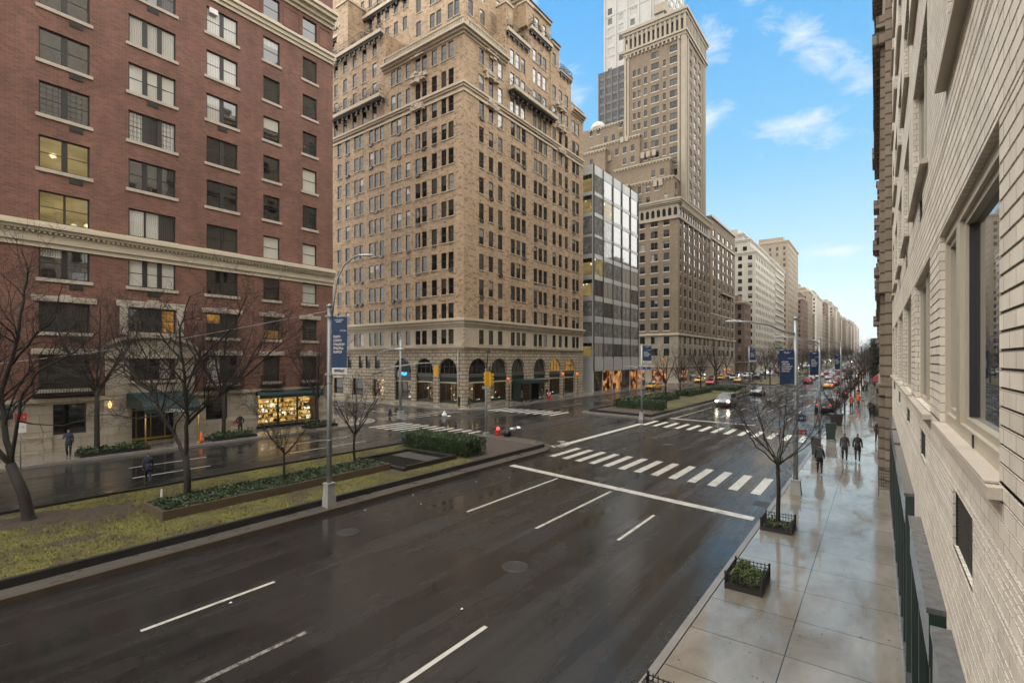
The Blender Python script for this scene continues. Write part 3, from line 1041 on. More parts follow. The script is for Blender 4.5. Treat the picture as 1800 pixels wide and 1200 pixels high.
def build_far_medians():
    segs = ((50.2, 107), (127, 200), (214, 300), (316, 386), (402, 486), (502, 650), (666, 860), (876, 1150))
    for si, (y0, y1) in enumerate(segs):
        x0, x1 = -27.2, -18.7
        k, wl, pv, g = MB(), MB(), MB(), MB()
        n = max(2, int((y1 - y0) / 25))
        for q in range(n):
            ya, yb = y0 + (y1 - y0) * q / n, y0 + (y1 - y0) * (q + 1) / n
            for xa in (x0, x1 - 0.18):
                lo = [(xa, ya), (xa + 0.18, ya), (xa + 0.18, yb), (xa, yb)]
                k.hexa([(x, y, gz(x, y) - 0.1) for x, y in lo], [(x, y, gz(x, y) + 0.18) for x, y in lo], 'kerb_stone')
            for xa in (x0 + 0.6, x1 - 0.75):
                lo = [(xa, max(ya, y0 + 0.8)), (xa + 0.15, max(ya, y0 + 0.8)), (xa + 0.15, yb), (xa, yb)]
                wl.hexa([(x, y, gz(x, y) + 0.16) for x, y in lo], [(x, y, gz(x, y) + 0.45) for x, y in lo], 'kerb_dark')
            strip(pv, x0 + 0.18, x1 - 0.18, ya, yb, 0.168, 'median_paving', 3, 1)
            gy = y0 + 5.5 if q == 0 else ya
            if q == 0:
                strip(g, x0 + 0.76, x1 - 0.76, y0 + 0.95, gy, 0.33, 'soil', 3, 1)
            strip(g, x0 + 0.76, x1 - 0.76, gy, yb, 0.34, 'lawn', 3, 1)
        lo = [(x0 + 0.18, y0), (x1 - 0.18, y0), (x1 - 0.18, y0 + 0.18), (x0 + 0.18, y0 + 0.18)]
        k.hexa([(x, y, gz(x, y) - 0.1) for x, y in lo], [(x, y, gz(x, y) + 0.18) for x, y in lo], 'kerb_stone')
        lo = [(x0 + 0.6, y0 + 0.65), (x1 - 0.6, y0 + 0.65), (x1 - 0.6, y0 + 0.798), (x0 + 0.6, y0 + 0.798)]
        wl.hexa([(x, y, gz(x, y) + 0.16) for x, y in lo], [(x, y, gz(x, y) + 0.45) for x, y in lo], 'kerb_dark')
        for m_, nm in ((k, 'median_kerb'), (wl, 'median_wall'), (pv, 'median_pavement'), (g, 'lawn')):
            tag(m_.build(nm), kind='structure')


# ---------------------------------------------------------------- facades
def FP(face, plane, u, z, o=0.0):
    if face == 'E':
        return (plane + o, u, z)
    if face == 'W':
        return (plane - o, u, z)
    if face == 'S':
        return (u, plane - o, z)
    return (u, plane + o, z)


def fbox(mb, face, plane, u0, u1, z0, z1, o0, o1, mat):
    a, b = FP(face, plane, u0, z0, o0), FP(face, plane, u1, z1, o1)
    mb.box(min(a[0], b[0]), max(a[0], b[0]), min(a[1], b[1]), max(a[1], b[1]), z0, z1, mat)


def fquad(mb, face, plane, u0, u1, z0, z1, mat, o=0.0, tilt=0.0):
    q = [FP(face, plane, u, z, o + t) for u, z, t in ((u0, z0, tilt), (u1, z0, -tilt), (u1, z1, -tilt), (u0, z1, tilt))]
    if face in 'WN':
        q.reverse()
    mb.face(q, mat)


def wall(mb, face, plane, u0, u1, z0, z1, holes, mat, depth=0.22, rmat=None, zbreaks=(), course=None):
    """a wall face with real openings and their reveals"""
    rmat = rmat or mat
    H = [(max(u0, a), min(u1, b), max(z0, c), min(z1, d)) for a, b, c, d in holes if b > u0 and a < u1 and d > z0 and c < z1]
    us = sorted({u0, u1, *[h[0] for h in H], *[h[1] for h in H]})
    zs = {z0, z1, *[h[2] for h in H], *[h[3] for h in H], *zbreaks}
    if course:
        z = z0 + course
        while z < z1:
            zs.add(z)
            z += course
    zs = sorted(zs)
    zz = [zs[0]]
    for z in zs[1:]:
        if z - zz[-1] > 0.004:
            zz.append(z)
    zs = zz
    for zi in range(len(zs) - 1):
        za, zb = zs[zi], zs[zi + 1]
        zm = (za + zb) / 2
        row = [h for h in H if h[2] < zm < h[3]]
        run = None
        segs = []
        for i in range(len(us) - 1):
            um = (us[i] + us[i + 1]) / 2
            if any(h[0] < um < h[1] for h in row):
                if run is not None:
                    segs.append((run, us[i]))
                    run = None
            elif run is None:
                run = us[i]
        if run is not None:
            segs.append((run, us[-1]))
        for a, b in segs:
            if course:
                j = 0.016
                fquad(mb, face, plane, a, b, za + j, zb, mat)
                fquad(mb, face, plane, a, b, za, za + j, 'mortar', -0.008)
                for z, s in ((za + j, 1), (zb, -1)):
                    mb.face([FP(face, plane, a, z, 0), FP(face, plane, b, z, 0), FP(face, plane, b, z, -0.008), FP(face, plane, a, z, -0.008)], mat)
            else:
                fquad(mb, face, plane, a, b, za, zb, mat)
    for a, b, c, d in H:
        for q in (((a, c), (b, c)), ((b, c), (b, d)), ((b, d), (a, d)), ((a, d), (a, c))):
            mb.face([FP(face, plane, q[0][0], q[0][1], 0), FP(face, plane, q[1][0], q[1][1], 0), FP(face, plane, q[1][0], q[1][1], -depth), FP(face, plane, q[0][0], q[0][1], -depth)], rmat)


def arch_fill(mb, face, plane, u0, u1, zs, zt, ztop, mat, depth=0.4, n=10):
    """turns the top of a rectangular opening into an arch (springing zs, crown zt, opening top ztop)"""
    uc, rx, rz = (u0 + u1) / 2, (u1 - u0) / 2, zt - zs
    pts = [(uc - rx * math.cos(math.pi * k / n), zs + rz * math.sin(math.pi * k / n)) for k in range(n + 1)]
    for (ua, za), (ub, zb) in zip(pts[:-1], pts[1:]):
        q = [FP(face, plane, ua, za), FP(face, plane, ub, zb), FP(face, plane, ub, ztop), FP(face, plane, ua, ztop)]
        mb.face(q, mat)
        mb.face([FP(face, plane, ua, za), FP(face, plane, ub, zb), FP(face, plane, ub, zb, -depth), FP(face, plane, ua, za, -depth)], mat)
    return pts


def window_geom(fm, pm, face, plane, u0, u1, z0, z1, style, cols=1, depth=0.2, frame='window_frame', hung=True, grid=0, tilt=None, fw=0.055, mull=0.13):
    """frame bars into fm, panes into pm; style = pane material, or (upper, lower)"""
    o = -depth + 0.03
    a, b = o - 0.05, o + 0.03
    fbox(fm, face, plane, u0, u0 + fw, z0, z1, a, b, frame)
    fbox(fm, face, plane, u1 - fw, u1, z0, z1, a, b, frame)
    fbox(fm, face, plane, u0 + fw, u1 - fw, z0, z0 + fw, a, b, frame)
    fbox(fm, face, plane, u0 + fw, u1 - fw, z1 - fw, z1, a, b, frame)
    cw = (u1 - u0 - 2 * fw) / cols
    mw = mull if cols > 1 else 0
    zm = z0 + (z1 - z0) * 0.5
    for c in range(cols):
        ua, ub = u0 + fw + c * cw, u0 + fw + (c + 1) * cw
        if c:
            fbox(fm, face, plane, ua - mw / 2, ua + mw / 2, z0 + fw, z1 - fw, a, b + 0.01, frame)
        if hung:
            fbox(fm, face, plane, ua + (mw / 2 if c else 0), ub - (mw / 2 if c < cols - 1 else 0), zm - 0.025, zm + 0.025, a, b - 0.02, frame)
        if grid:
            for k in range(1, grid):
                u = ua + (ub - ua) * k / grid
                fbox(fm, face, plane, u - 0.012, u + 0.012, z0 + fw, z1 - fw, a + 0.002, b - 0.03, frame)
            for k in range(1, 6):
                z = z0 + (z1 - z0) * k / 6
                fbox(fm, face, plane, ua, ub, z - 0.012, z + 0.012, a + 0.002, b - 0.032, frame)
        t = random.gauss(0, 0.006) if tilt is None else tilt
        st = style[c % len(style)] if isinstance(style, list) else style
        if isinstance(st, tuple):
            k = st[2] if len(st) > 2 else 0.5
            zk = z0 + (z1 - z0) * (1 - k)
            fquad(pm, face, plane, ua, ub, zk, z1 - 0.01, st[0], o - 0.01, t)
            fquad(pm, face, plane, ua, ub, z0 + 0.01, zk, st[1], o - 0.014, t * 0.5)
        else:
            fquad(pm, face, plane, ua, ub, z0 + 0.01, z1 - 0.01, st, o - 0.01, t)


def display(parent, face, plane, u0, u1, z0, z1, back, rnd, wallm, lit=True, n=60, shelves=3, items=('bauble_gold', 'bauble_white', 'bauble_gold', 'bauble_green', 'display_wood')):
    """what stands behind a shop window: self-glowing back wall, floor, lamps, shelves and goods"""
    m = MB()
    fquad(m, face, plane, u0, u1, z0, z1, wallm, -back)
    for z in (z0 + 0.01, z1 - 0.01):
        m.face([FP(face, plane, u0, z, -0.45), FP(face, plane, u1, z, -0.45), FP(face, plane, u1, z, -back), FP(face, plane, u0, z, -back)], 'display_wood')
    for u in (u0 + 0.01, u1 - 0.01):
        m.face([FP(face, plane, u, z0, -0.45), FP(face, plane, u, z1, -0.45), FP(face, plane, u, z1, -back), FP(face, plane, u, z0, -back)], 'display_wood')
    k = u0 + 0.4
    while k < u1 - 0.3 and lit:
        fbox(m, face, plane, k, k + 0.12, z1 - 0.12, z1 - 0.06, -back * 0.55 - 0.06, -back * 0.55 + 0.06, 'display_lamp')
        k += 0.9
    zs = [z0 + (z1 - z0) * (0.06 + 0.8 * q / max(1, shelves)) for q in range(shelves)]
    for z in zs[1:]:
        fbox(m, face, plane, u0 + 0.1, u1 - 0.1, z - 0.03, z, -back + 0.02, -back + 0.5, 'display_wood')
    for _ in range(n):
        z = rnd.choice(zs)
        u, o = rnd.uniform(u0 + 0.15, u1 - 0.15), -back + rnd.uniform(0.12, 0.45) if z > zs[0] else -rnd.uniform(0.6, back - 0.1)
        s = rnd.uniform(0.05, 0.14)
        it = rnd.choice(items)
        if rnd.random() < 0.5:
            m.lathe(FP(face, plane, u, z, o), [(s * 0.3, 0), (s, s * 0.6), (s, s * 1.3), (s * 0.3, s * 1.9)], 7, it)
        else:
            fbox(m, face, plane, u - s, u + s, z, z + s * rnd.uniform(1, 3.2), o - s * 0.6, o + s * 0.6, it)
    return tag(m.build('display', parent), kind='stuff')


class Building:
    def __init__(s, name, label, loc, group=None):
        s.root = thing(name, label, 'building', loc, 0, group)
        s.w = []

    def win(s, face, plane, u0, u1, z0, z1, style='glass_dark', **k):
        s.w.append((face, plane, u0, u1, z0, z1, style, k))

    def flush(s, limit=100, sills=None, pane_child=True, sill_mat='sill_stone'):
        def area(w):
            face, plane, u0, u1, z0, z1 = w[:6]
            p = FP(face, plane, (u0 + u1) / 2, (z0 + z1) / 2)
            d = math.sqrt(p[0] ** 2 + p[1] ** 2 + (p[2] - CAM_H) ** 2)
            dd = depth(p[0], p[1])
            if dd < 1 or abs(-(p[0] * CT + p[1] * ST) / dd) > 1.15:
                return 0
            n = abs(p[0]) if face in 'EW' else abs(p[1])
            return (u1 - u0) * (z1 - z0) * n / d ** 3
        ws = sorted(s.w, key=area, reverse=True)
        rest_f = MB()
        for i, w in enumerate(ws):
            face, plane, u0, u1, z0, z1, style, k = w
            k = dict(k)
            sill = k.pop('sill', None)
            if i < limit and area(w) > 0:
                fm, pm = MB(), MB()
                window_geom(fm, pm, face, plane, u0, u1, z0, z1, style, **k)
                c = FP(face, plane, (u0 + u1) / 2, z0)
                f = fm.build('window', loc=c)
                f.parent = s.root
                f.location = Vector(c) - s.root.location
                p = pm.build('pane', loc=c)
                p.parent = f
                p.location = (0, 0, 0)
                if sill:
                    sm = MB()
                    fbox(sm, face, plane, u0 - 0.16, u1 + 0.16, z0 - sill, z0 - 0.002, -0.12, 0.09, sill_mat)
                    q = sm.build('sill', loc=c)
                    q.parent = f
                    q.location = (0, 0, 0)
            else:
                window_geom(rest_f, rest_f, face, plane, u0, u1, z0, z1, style, **k)
                if sill:
                    fbox(rest_f, face, plane, u0 - 0.16, u1 + 0.16, z0 - sill, z0 - 0.002, -0.12, 0.09, sill_mat)
        if rest_f.f:
            tag(rest_f.build('window', s.root), kind='stuff')

    def holes(s, face, plane):
        return [w[2:6] for w in s.w if w[0] == face and abs(w[1] - plane) < 1e-6]

    def part(s, name, mb):
        return mb.build(name, s.root)


def vol(mb, b, x0, x1, y0, y1, z0, z1, mat, depth=0.22, roof='roofing', east=True, south=True, west=True, north=True, extra=()):
    for face, plane, ua, ub, on in (('E', x1, y0, y1, east), ('S', y0, x0, x1, south), ('N', y1, x0, x1, north), ('W', x0, y0, y1, west)):
        if not on:
            continue
        hs = [h for h in (b.holes(face, plane) if b else []) + [e[2:] for e in extra if e[0] == face and abs(e[1] - plane) < 1e-6]
              if (h[0] + h[1]) / 2 > ua and (h[0] + h[1]) / 2 < ub and (h[2] + h[3]) / 2 > z0 and (h[2] + h[3]) / 2 < z1]
        wall(mb, face, plane, ua, ub, z0, z1, hs, mat, depth)
    mb.face([(x0, y0, z1), (x1, y0, z1), (x1, y1, z1), (x0, y1, z1)], roof)


def band(mb, x0, x1, y0, y1, z0, z1, o, mat, faces='ES'):
    """a moulding that runs round the named faces, mitred at the corner"""
    xe, ys = x1 + (o if 'E' in faces else 0), y0 - (o if 'S' in faces else 0)
    if 'E' in faces:
        mb.box(x1 - 0.05, xe, ys, y1, z0, z1, mat)
    if 'S' in faces:
        mb.box(x0, x1 - 0.052 if 'E' in faces else x1, ys, y0 + 0.05, z0, z1, mat)
    if 'N' in faces:
        mb.box(x0, x1 - 0.052 if 'E' in faces else x1, y1 - 0.05, y1 + o, z0, z1, mat)


def pick(rnd, table):
    x = rnd.random() * sum(w for _, w in table)
    for v, w in table:
        x -= w
        if x <= 0:
            return v
    return table[-1][0]


PANES = [('glass_dark', 34), ('glass_deep', 26), (('glass_blind', 'glass_dark', 0.5), 6), (('glass_blind', 'glass_deep', 0.3), 5), ('glass_shade', 16), ('glass_curtain', 2), (('glass_shade', 'glass_deep', 0.6), 12), ('glass_blind', 2)]
XL = -42.75


def glyphs(mb, face, plane, u0, u1, z0, z1, n, mat, o, rnd, fill=0.75):
    """a run of small unreadable letter-like marks, as the photograph shows them"""
    w = (u1 - u0) / n
    for i in range(n):
        if rnd.random() > fill:
            continue
        a = u0 + i * w + w * 0.12
        b = u0 + (i + 1) * w - w * 0.12
        t = (b - a) * 0.28
        h = z1 - z0
        k = rnd.randrange(4)
        fbox(mb, face, plane, a, a + t, z0, z1, 0, o, mat)
        if k in (0, 1, 3):
            fbox(mb, face, plane, a + t, b, z1 - h * 0.22, z1, 0, o, mat)
        if k in (0, 2):
            fbox(mb, face, plane, a + t, b, z0, z0 + h * 0.22, 0, o, mat)
        if k in (1, 2, 3):
            fbox(mb, face, plane, b - t, b, z0 + h * 0.23, z1 - h * 0.23, 0, o, mat)
        if k == 3:
            fbox(mb, face, plane, a + t, b - t, z0 + h * 0.42, z0 + h * 0.58, 0, o, mat)


def ironwork(mb, face, plane, u0, u1, z0, z1, o, mat='dark_metal', step=0.14):
    """a balcony railing that stands o in front of the wall"""
    for z in (z0, z1 - 0.04):
        fbox(mb, face, plane, u0, u1, z, z + 0.04, o - 0.03, o, mat)
        for u in (u0, u1 - 0.03):
            fbox(mb, face, plane, u, u + 0.03, z, z + 0.04, 0, o - 0.03, mat)
    u = u0
    while u < u1:
        fbox(mb, face, plane, u, u + 0.022, z0 + 0.04, z1 - 0.04, o - 0.026, o - 0.004, mat)
        u += step
    for q in (0.25, 0.5, 0.75):
        for u in (u0, u1 - 0.022):
            fbox(mb, face, plane, u, u + 0.022, z0 + 0.04, z1 - 0.04, o * q, o * q + 0.02, mat)


def build_red():
    rnd = random.Random(11)
    b = Building('apartment_building', 'red brick apartment block with cream cornice and green awnings', (XL, 10, 0.35))
    zb = 0.35
    c1, c2, c3, c4, c5 = (7.39, 9.93), (12.07, 15.01), (17.14, 19.52), (21.65, 23.12), (25.29, 26.73)
    rows = [(4.4, 6.6), (8.08, 10.0), (11.52, 13.5), (15.1, 17.08), (18.5, 20.6), (21.95, 24.05), (25.4, 27.45), (28.85, 30.9), (32.3, 34.35), (36.15, 38.05), (41.0, 43.0), (44.5, 46.5), (48, 50)]
    BL, DK, DP, CU, SH = 'glass_blind_bright', 'glass_facing', 'glass_facing_deep', 'glass_curtain_reflect', 'glass_shade'
    special = {
        (1, 3): ['glass_lit', 'glass_lit'], (1, 4): ['glass_lit', 'glass_lit'], (1, 5): [DK, DK], (1, 2): [(CU, DK, 0.3), DK], (1, 1): [SH, SH], (1, 0): [SH],
        (2, 1): [DK, SH, 'glass_amber'], (2, 2): [BL, BL, BL], (2, 3): [CU, CU, SH], (2, 4): [DK, DP, DK], (2, 5): [CU, SH, CU], (2, 6): [BL, (BL, CU, 0.5), BL], (2, 7): [CU, CU, CU], (2, 8): [DK, DK, SH],
        (3, 0): [CU, DP], (3, 1): [('glass_amber', SH, 0.4), SH], (3, 2): [DP, DK], (3, 3): [SH, SH], (3, 4): [DP, DK], (3, 5): [DP, DP], (3, 6): [CU, DK], (3, 7): [CU, CU], (3, 8): [CU, CU],  # third column, upper rows: reflected sky put into the pale pane colour
        (4, 1): [(DK, 'glass_amber', 0.6)], (4, 3): [BL], (5, 1): [(SH, DK, 0.3)], (5, 3): [BL], (5, 5): [BL], (5, 2): [(DK, CU, 0.1)], (4, 6): [(BL, DK, 0.5)]}
    cols = [(-6.5, -4.0, 2, 0), (0.9, 3.4, 2, 0), (*c1, 2, 1), (*c2, 3, 2), (*c3, 2, 3), (*c4, 1, 4), (*c5, 1, 5)]
    for r, (z0, z1) in enumerate(rows):
        for u0, u1, n, ci in cols:
            if ci == 2 and r == 0:
                b.win('E', XL, 12.3, 14.75, 4.85, 6.35, [SH, DK, BL], cols=3)
                continue
            st = special.get((ci, r)) or [rnd.choice([DK, DK, DP, DP, SH, (CU, DK, 0.3)]) for _ in range(n)]
            zz0 = z0 + 0.2 if (ci == 2 and r == 1) else z0
            if r == 9 and ci in (1, 2, 3):
                continue
            b.win('E', XL, u0, u1, zz0, z1, st, cols=1 if (ci == 1 and r == 0) else n, grid=4 if (ci, r) in ((1, 5), (1, 1), (1, 0), (2, 1), (4, 1), (5, 1), (2, 5)) else 0, hung=not (ci == 2 and r in (3, 7)), sill=0.22 if r > 0 or ci != 2 else None, fw=0.09, mull=0.3 if n > 1 and r not in (3, 9) else 0.12)
    # ground floor openings
    b.win('E', XL, 8.07, 9.75, 1.42, 3.4, DP, hung=False)
    b.win('E', XL, 17.1, 18.72, 1.5, 3.4, DP, hung=False)
    b.win('E', XL, 0.5, 3.4, 1.42, 3.3, DP, hung=False)
    wallm = MB()
    x0 = XL - 30
    shop = ('E', XL, 21.2, 26.8, 0.62, 3.25)
    door = ('E', XL, 11.95, 15.2, 0.36, 3.2)
    vol(wallm, b, x0, XL, -55, 28.43, 3.75, 62, 'red_brick', roof='roofing')
    b.part('wall', wallm)
    st = MB()
    vol(st, b, x0, XL, -55, 28.43, zb, 3.75, 'limestone', extra=(shop, door))
    band(st, x0, XL, -55, 28.43, 3.55, 3.82, 0.16, 'trim_stone', 'EN')
    for a, c in ((-55, 8.0), (9.8, 11.8), (15.4, 17.05), (18.78, 21.1), (26.9, 28.43)):
        st.box(XL - 0.02, XL + 0.09, a, c, 0.36, 1.30, 'limestone')
        st.box(XL - 0.02, XL + 0.13, a, c, 1.302, 1.44, 'trim_stone')
    b.part('stone_base', st)
    # cream belt cornice with dentils, upper cornice in two tiers
    co = MB()
    for z0, z1, o in ((13.44, 13.75, 0.10), (13.75, 14.3, 0.22), (14.42, 14.62, 0.45), (14.62, 14.82, 0.62), (14.82, 14.98, 0.5)):
        band(co, x0, XL, -55, 28.43, z0, z1, o, 'cornice_cream', 'EN')
    band(co, x0, XL, -55, 28.43, 14.3, 14.42, 0.26, 'trim_stone', 'EN')
    y = -20.0
    while y < 28.4:
        co.box(XL + 0.2, XL + 0.40, y, y + 0.13, 14.28, 14.415, 'cornice_cream')
        y += 0.27
    b.part('cornice', co)
    co = MB()
    c2_ = MB()
    for z0, z1, o in ((34.95, 35.25, 0.12), (35.25, 35.6, 0.26), (35.6, 35.85, 0.42)):
        band(c2_, x0, XL, -55, 28.43, z0, z1, o, 'cornice_cream', 'EN')
    b.part('cornice', c2_)
    for z0, z1, o in ((38.35, 38.65, 0.15), (38.65, 39.0, 0.4), (39.0, 39.35, 0.75), (39.35, 39.65, 0.95)):
        band(co, x0, XL, -55, 28.43, z0, z1, o, 'cornice_cream', 'EN')
    for a, c in ((23.4, 25.0), (26.95, 28.2), (19.8, 21.4)):
        for z0, z1, ya, yb in ((36.2, 36.28, a, c), (37.9, 37.98, a, c), (36.28, 37.9, a, a + 0.08), (36.28, 37.9, c - 0.08, c)):
            co.box(XL, XL + 0.05, ya, yb, z0, z1, 'red_brick')
    b.part('cornice', co)
    # rough stone lintels and the framed window over the door
    for z in (10.05, 6.66):
        for u0, u1, n, ci in cols:
            if ci == 2:
                continue
            l = MB()
            fbox(l, 'E', XL, u0 - 0.35, u1 + 0.35, z, z + 0.36, -0.02, 0.10, 'sill_stone')
            fbox(l, 'E', XL, (u0 + u1) / 2 - 0.25, (u0 + u1) / 2 + 0.25, z + 0.001, z + 0.46, 0.0, 0.14, 'sill_stone')
            for k in range(int((u1 - u0 + 0.5) / 0.16)):
                u = u0 - 0.28 + k * 0.16
                fbox(l, 'E', XL, u, u + 0.1, z + 0.08 + rnd.random() * 0.05, z + 0.24 + rnd.random() * 0.08, 0.1, 0.13, 'sill_stone')
            b.part('lintel', l)
    l = MB()
    for u0, u1, z0, z1 in ((11.55, 12.02, 8.1, 10.05), (15.06, 15.5, 8.1, 10.05), (11.35, 15.7, 10.05, 10.5)):
        fbox(l, 'E', XL, u0, u1, z0, z1, -0.02, 0.12, 'sill_stone')
    fbox(l, 'E', XL, 13.2, 13.9, 10.1, 10.62, 0, 0.17, 'sill_stone')
    b.part('window_surround', l)
    # limestone door surround with a curved pediment
    s = MB()
    for u0, u1 in ((10.75, 12.1), (14.95, 16.2)):
        fbox(s, 'E', XL, u0, u1, 3.83, 6.4, -0.02, 0.22, 'limestone')
        fbox(s, 'E', XL, u0 - 0.1, u1 + 0.1, 0.36, 3.5, -0.02, 0.26, 'limestone')
    fbox(s, 'E', XL, 12.1, 14.95, 3.83, 4.75, -0.02, 0.2, 'limestone')
    fbox(s, 'E', XL, 12.0, 15.05, 4.62, 4.8, 0.2, 0.34, 'trim_stone')
    fbox(s, 'E', XL, 10.6, 16.35, 6.4, 6.75, -0.02, 0.34, 'trim_stone')
    n = 14
    pts = [(13.47 - 2.95 * math.cos(math.pi * k / n), 6.75 + 1.15 * math.sin(math.pi * k / n)) for k in range(n + 1)]
    for (ua, za), (ub, zb_) in zip(pts[:-1], pts[1:]):
        s.face([FP('E', XL, ua, za, 0.18), FP('E', XL, ub, zb_, 0.18), FP('E', XL, ub, 6.7, 0.18), FP('E', XL, ua, 6.7, 0.18)], 'limestone')
        lo = [FP('E', XL, ua, za, -0.01), FP('E', XL, ua, za, 0.42), FP('E', XL, ub, zb_, 0.42), FP('E', XL, ub, zb_, -0.01)]
        s.hexa(lo, [(p[0], p[1], p[2] + 0.22) for p in lo], 'trim_stone')
    b.part('door_surround', s)
    d = MB()
    fbox(d, 'E', XL, 11.95, 15.2, 0.36, 3.2, -0.5, -0.42, 'door_dark')
    for u in (12.6, 13.5, 14.4):
        fbox(d, 'E', XL, u, u + 0.05, 0.5, 2.6, -0.42, -0.38, 'brass')
    fbox(d, 'E', XL, 12.05, 15.1, 0.45, 0.62, -0.42, -0.39, 'brass')
    fbox(d, 'E', XL, 12.05, 15.1, 2.6, 2.68, -0.42, -0.39, 'brass')
    dr = b.part('door', d)
    # shop window
    f, p = MB(), MB()
    window_geom(f, p, 'E', XL, 21.2, 26.8, 0.62, 3.25, 'glass_clear', cols=3, hung=False, depth=0.3)
    fo = b.part('shop_window', f)
    po = p.build('pane', fo)
    display(fo, 'E', XL, 21.2, 26.8, 0.62, 3.25, 1.5, rnd, 'display_wall_gold', n=330, shelves=5)
    sk = MB()
    fbox(sk, 'E', XL, 21.0, 27.0, 0.36, 0.62, -0.02, 0.14, 'door_dark')
    b.part('shop_stall_riser', sk)

    def awning(u0, u1, z0, z1, out, name='awning', dome=False):
        a = MB()
        k = 6
        for i in range(k):
            t0, t1 = i / k, (i + 1) / k
            if dome:
                o0, o1 = out * math.sin(t0 * math.pi / 2), out * math.sin(t1 * math.pi / 2)
                za, zb2 = z1 - (z1 - z0) * (1 - math.cos(t0 * math.pi / 2)), z1 - (z1 - z0) * (1 - math.cos(t1 * math.pi / 2))
            else:
                o0, o1, za, zb2 = out * t0, out * t1, z1 - (z1 - z0) * t0, z1 - (z1 - z0) * t1
            a.face([FP('E', XL, u0, za, o0 + 0.02), FP('E', XL, u1, za, o0 + 0.02), FP('E', XL, u1, zb2, o1 + 0.02), FP('E', XL, u0, zb2, o1 + 0.02)], 'awning_green')
            for u in (u0, u1):
                a.face([FP('E', XL, u, za, o0 + 0.02), FP('E', XL, u, zb2, o1 + 0.02), FP('E', XL, u, z0 - 0.02, o1 + 0.02), FP('E', XL, u, z0 - 0.02, o0 + 0.02)], 'awning_green')
        fbox(a, 'E', XL, u0, u1, z0 - 0.28, z0 - 0.001, out, out + 0.03, 'awning_green')
        return b.part(name, a)
    awning(21.0, 27.0, 3.25, 3.72, 0.7)
    awning(0.2, 6.1, 3.0, 3.6, 0.9)
    awning(-8, -3, 3.0, 3.6, 0.9)
    aw = awning(11.9, 15.3, 2.95, 3.95, 3.6, dome=True)
    g = MB()
    glyphs(g, 'E', XL + 3.63, 13.1, 14.5, 2.70, 2.90, 6, 'sign_white', 0.02, rnd, 1.0)
    g.build('awning_number', aw)
    po = MB()
    for u in (12.0, 15.2):
        po.tube([FP('E', XL, u, 0.36, 3.55), FP('E', XL, u, 2.95, 3.55)], 0.05, 8, 'brass')
        po.lathe(FP('E', XL, u, 0.36, 3.55), [(0.12, 0), (0.12, 0.06), (0.05, 0.1)], 8, 'brass')
    po.build('awning_post', aw)
    # iron balconies, grilles, lantern, plaque
    for u0, u1 in (c1, c3, c4, c5):
        m = MB()
        ironwork(m, 'E', XL, u0 - 0.3, u1 + 0.3, 4.05, 4.95, 0.5)
        fbox(m, 'E', XL, u0 - 0.3, u1 + 0.3, 3.95, 4.03, 0, 0.5, 'dark_metal')
        b.part('balcony', m)
    m = MB()
    ironwork(m, 'E', XL, 12.25, 14.8, 4.80, 5.35, 0.3)
    b.part('balcony', m)
    for ci, (u0, u1), rr in ((1, c1, (1, 2, 4, 5, 6, 7)), (2, c2, (2, 6, 8)), (3, c3, (6,))):
        for r in rr:
            m = MB()
            um = u0 + (u1 - u0) * 0.72 if ci == 1 else (u0 + u1) / 2
            z = rows[r][0] - 0.62
            fbox(m, 'E', XL, um - 0.36, um + 0.36, z, z + 0.36, -0.02, 0.04, 'grille_dark')
            for k in range(5):
                fbox(m, 'E', XL, um - 0.33, um + 0.33, z + 0.03 + k * 0.065, z + 0.05 + k * 0.065, 0.04, 0.06, 'bronze_grey')
            b.part('wall_grille', m)
    for u in (10.9, 16.0):
        m = MB()
        m.lathe(FP('E', XL, u, 3.0, 0.42), [(0.05, 0), (0.1, 0.06), (0.12, 0.3), (0.04, 0.4), (0.02, 0.48)], 8, 'lamp_glow' if u < 12 else 'dark_metal')
        fbox(m, 'E', XL, u - 0.02, u + 0.02, 3.3, 3.34, 0.2, 0.42, 'dark_metal')
        b.part('wall_lantern', m)
    m = MB()
    fbox(m, 'E', XL, 19.1, 19.5, 1.0, 1.25, 0.09, 0.12, 'sign_red')
    b.part('plaque', m)
    m = MB()
    fbox(m, 'E', XL, 17.35, 17.95, 33.9, 34.3, -0.1, 0.12, 'sign_white')
    b.part('air_conditioner', m)
    b.flush(100)


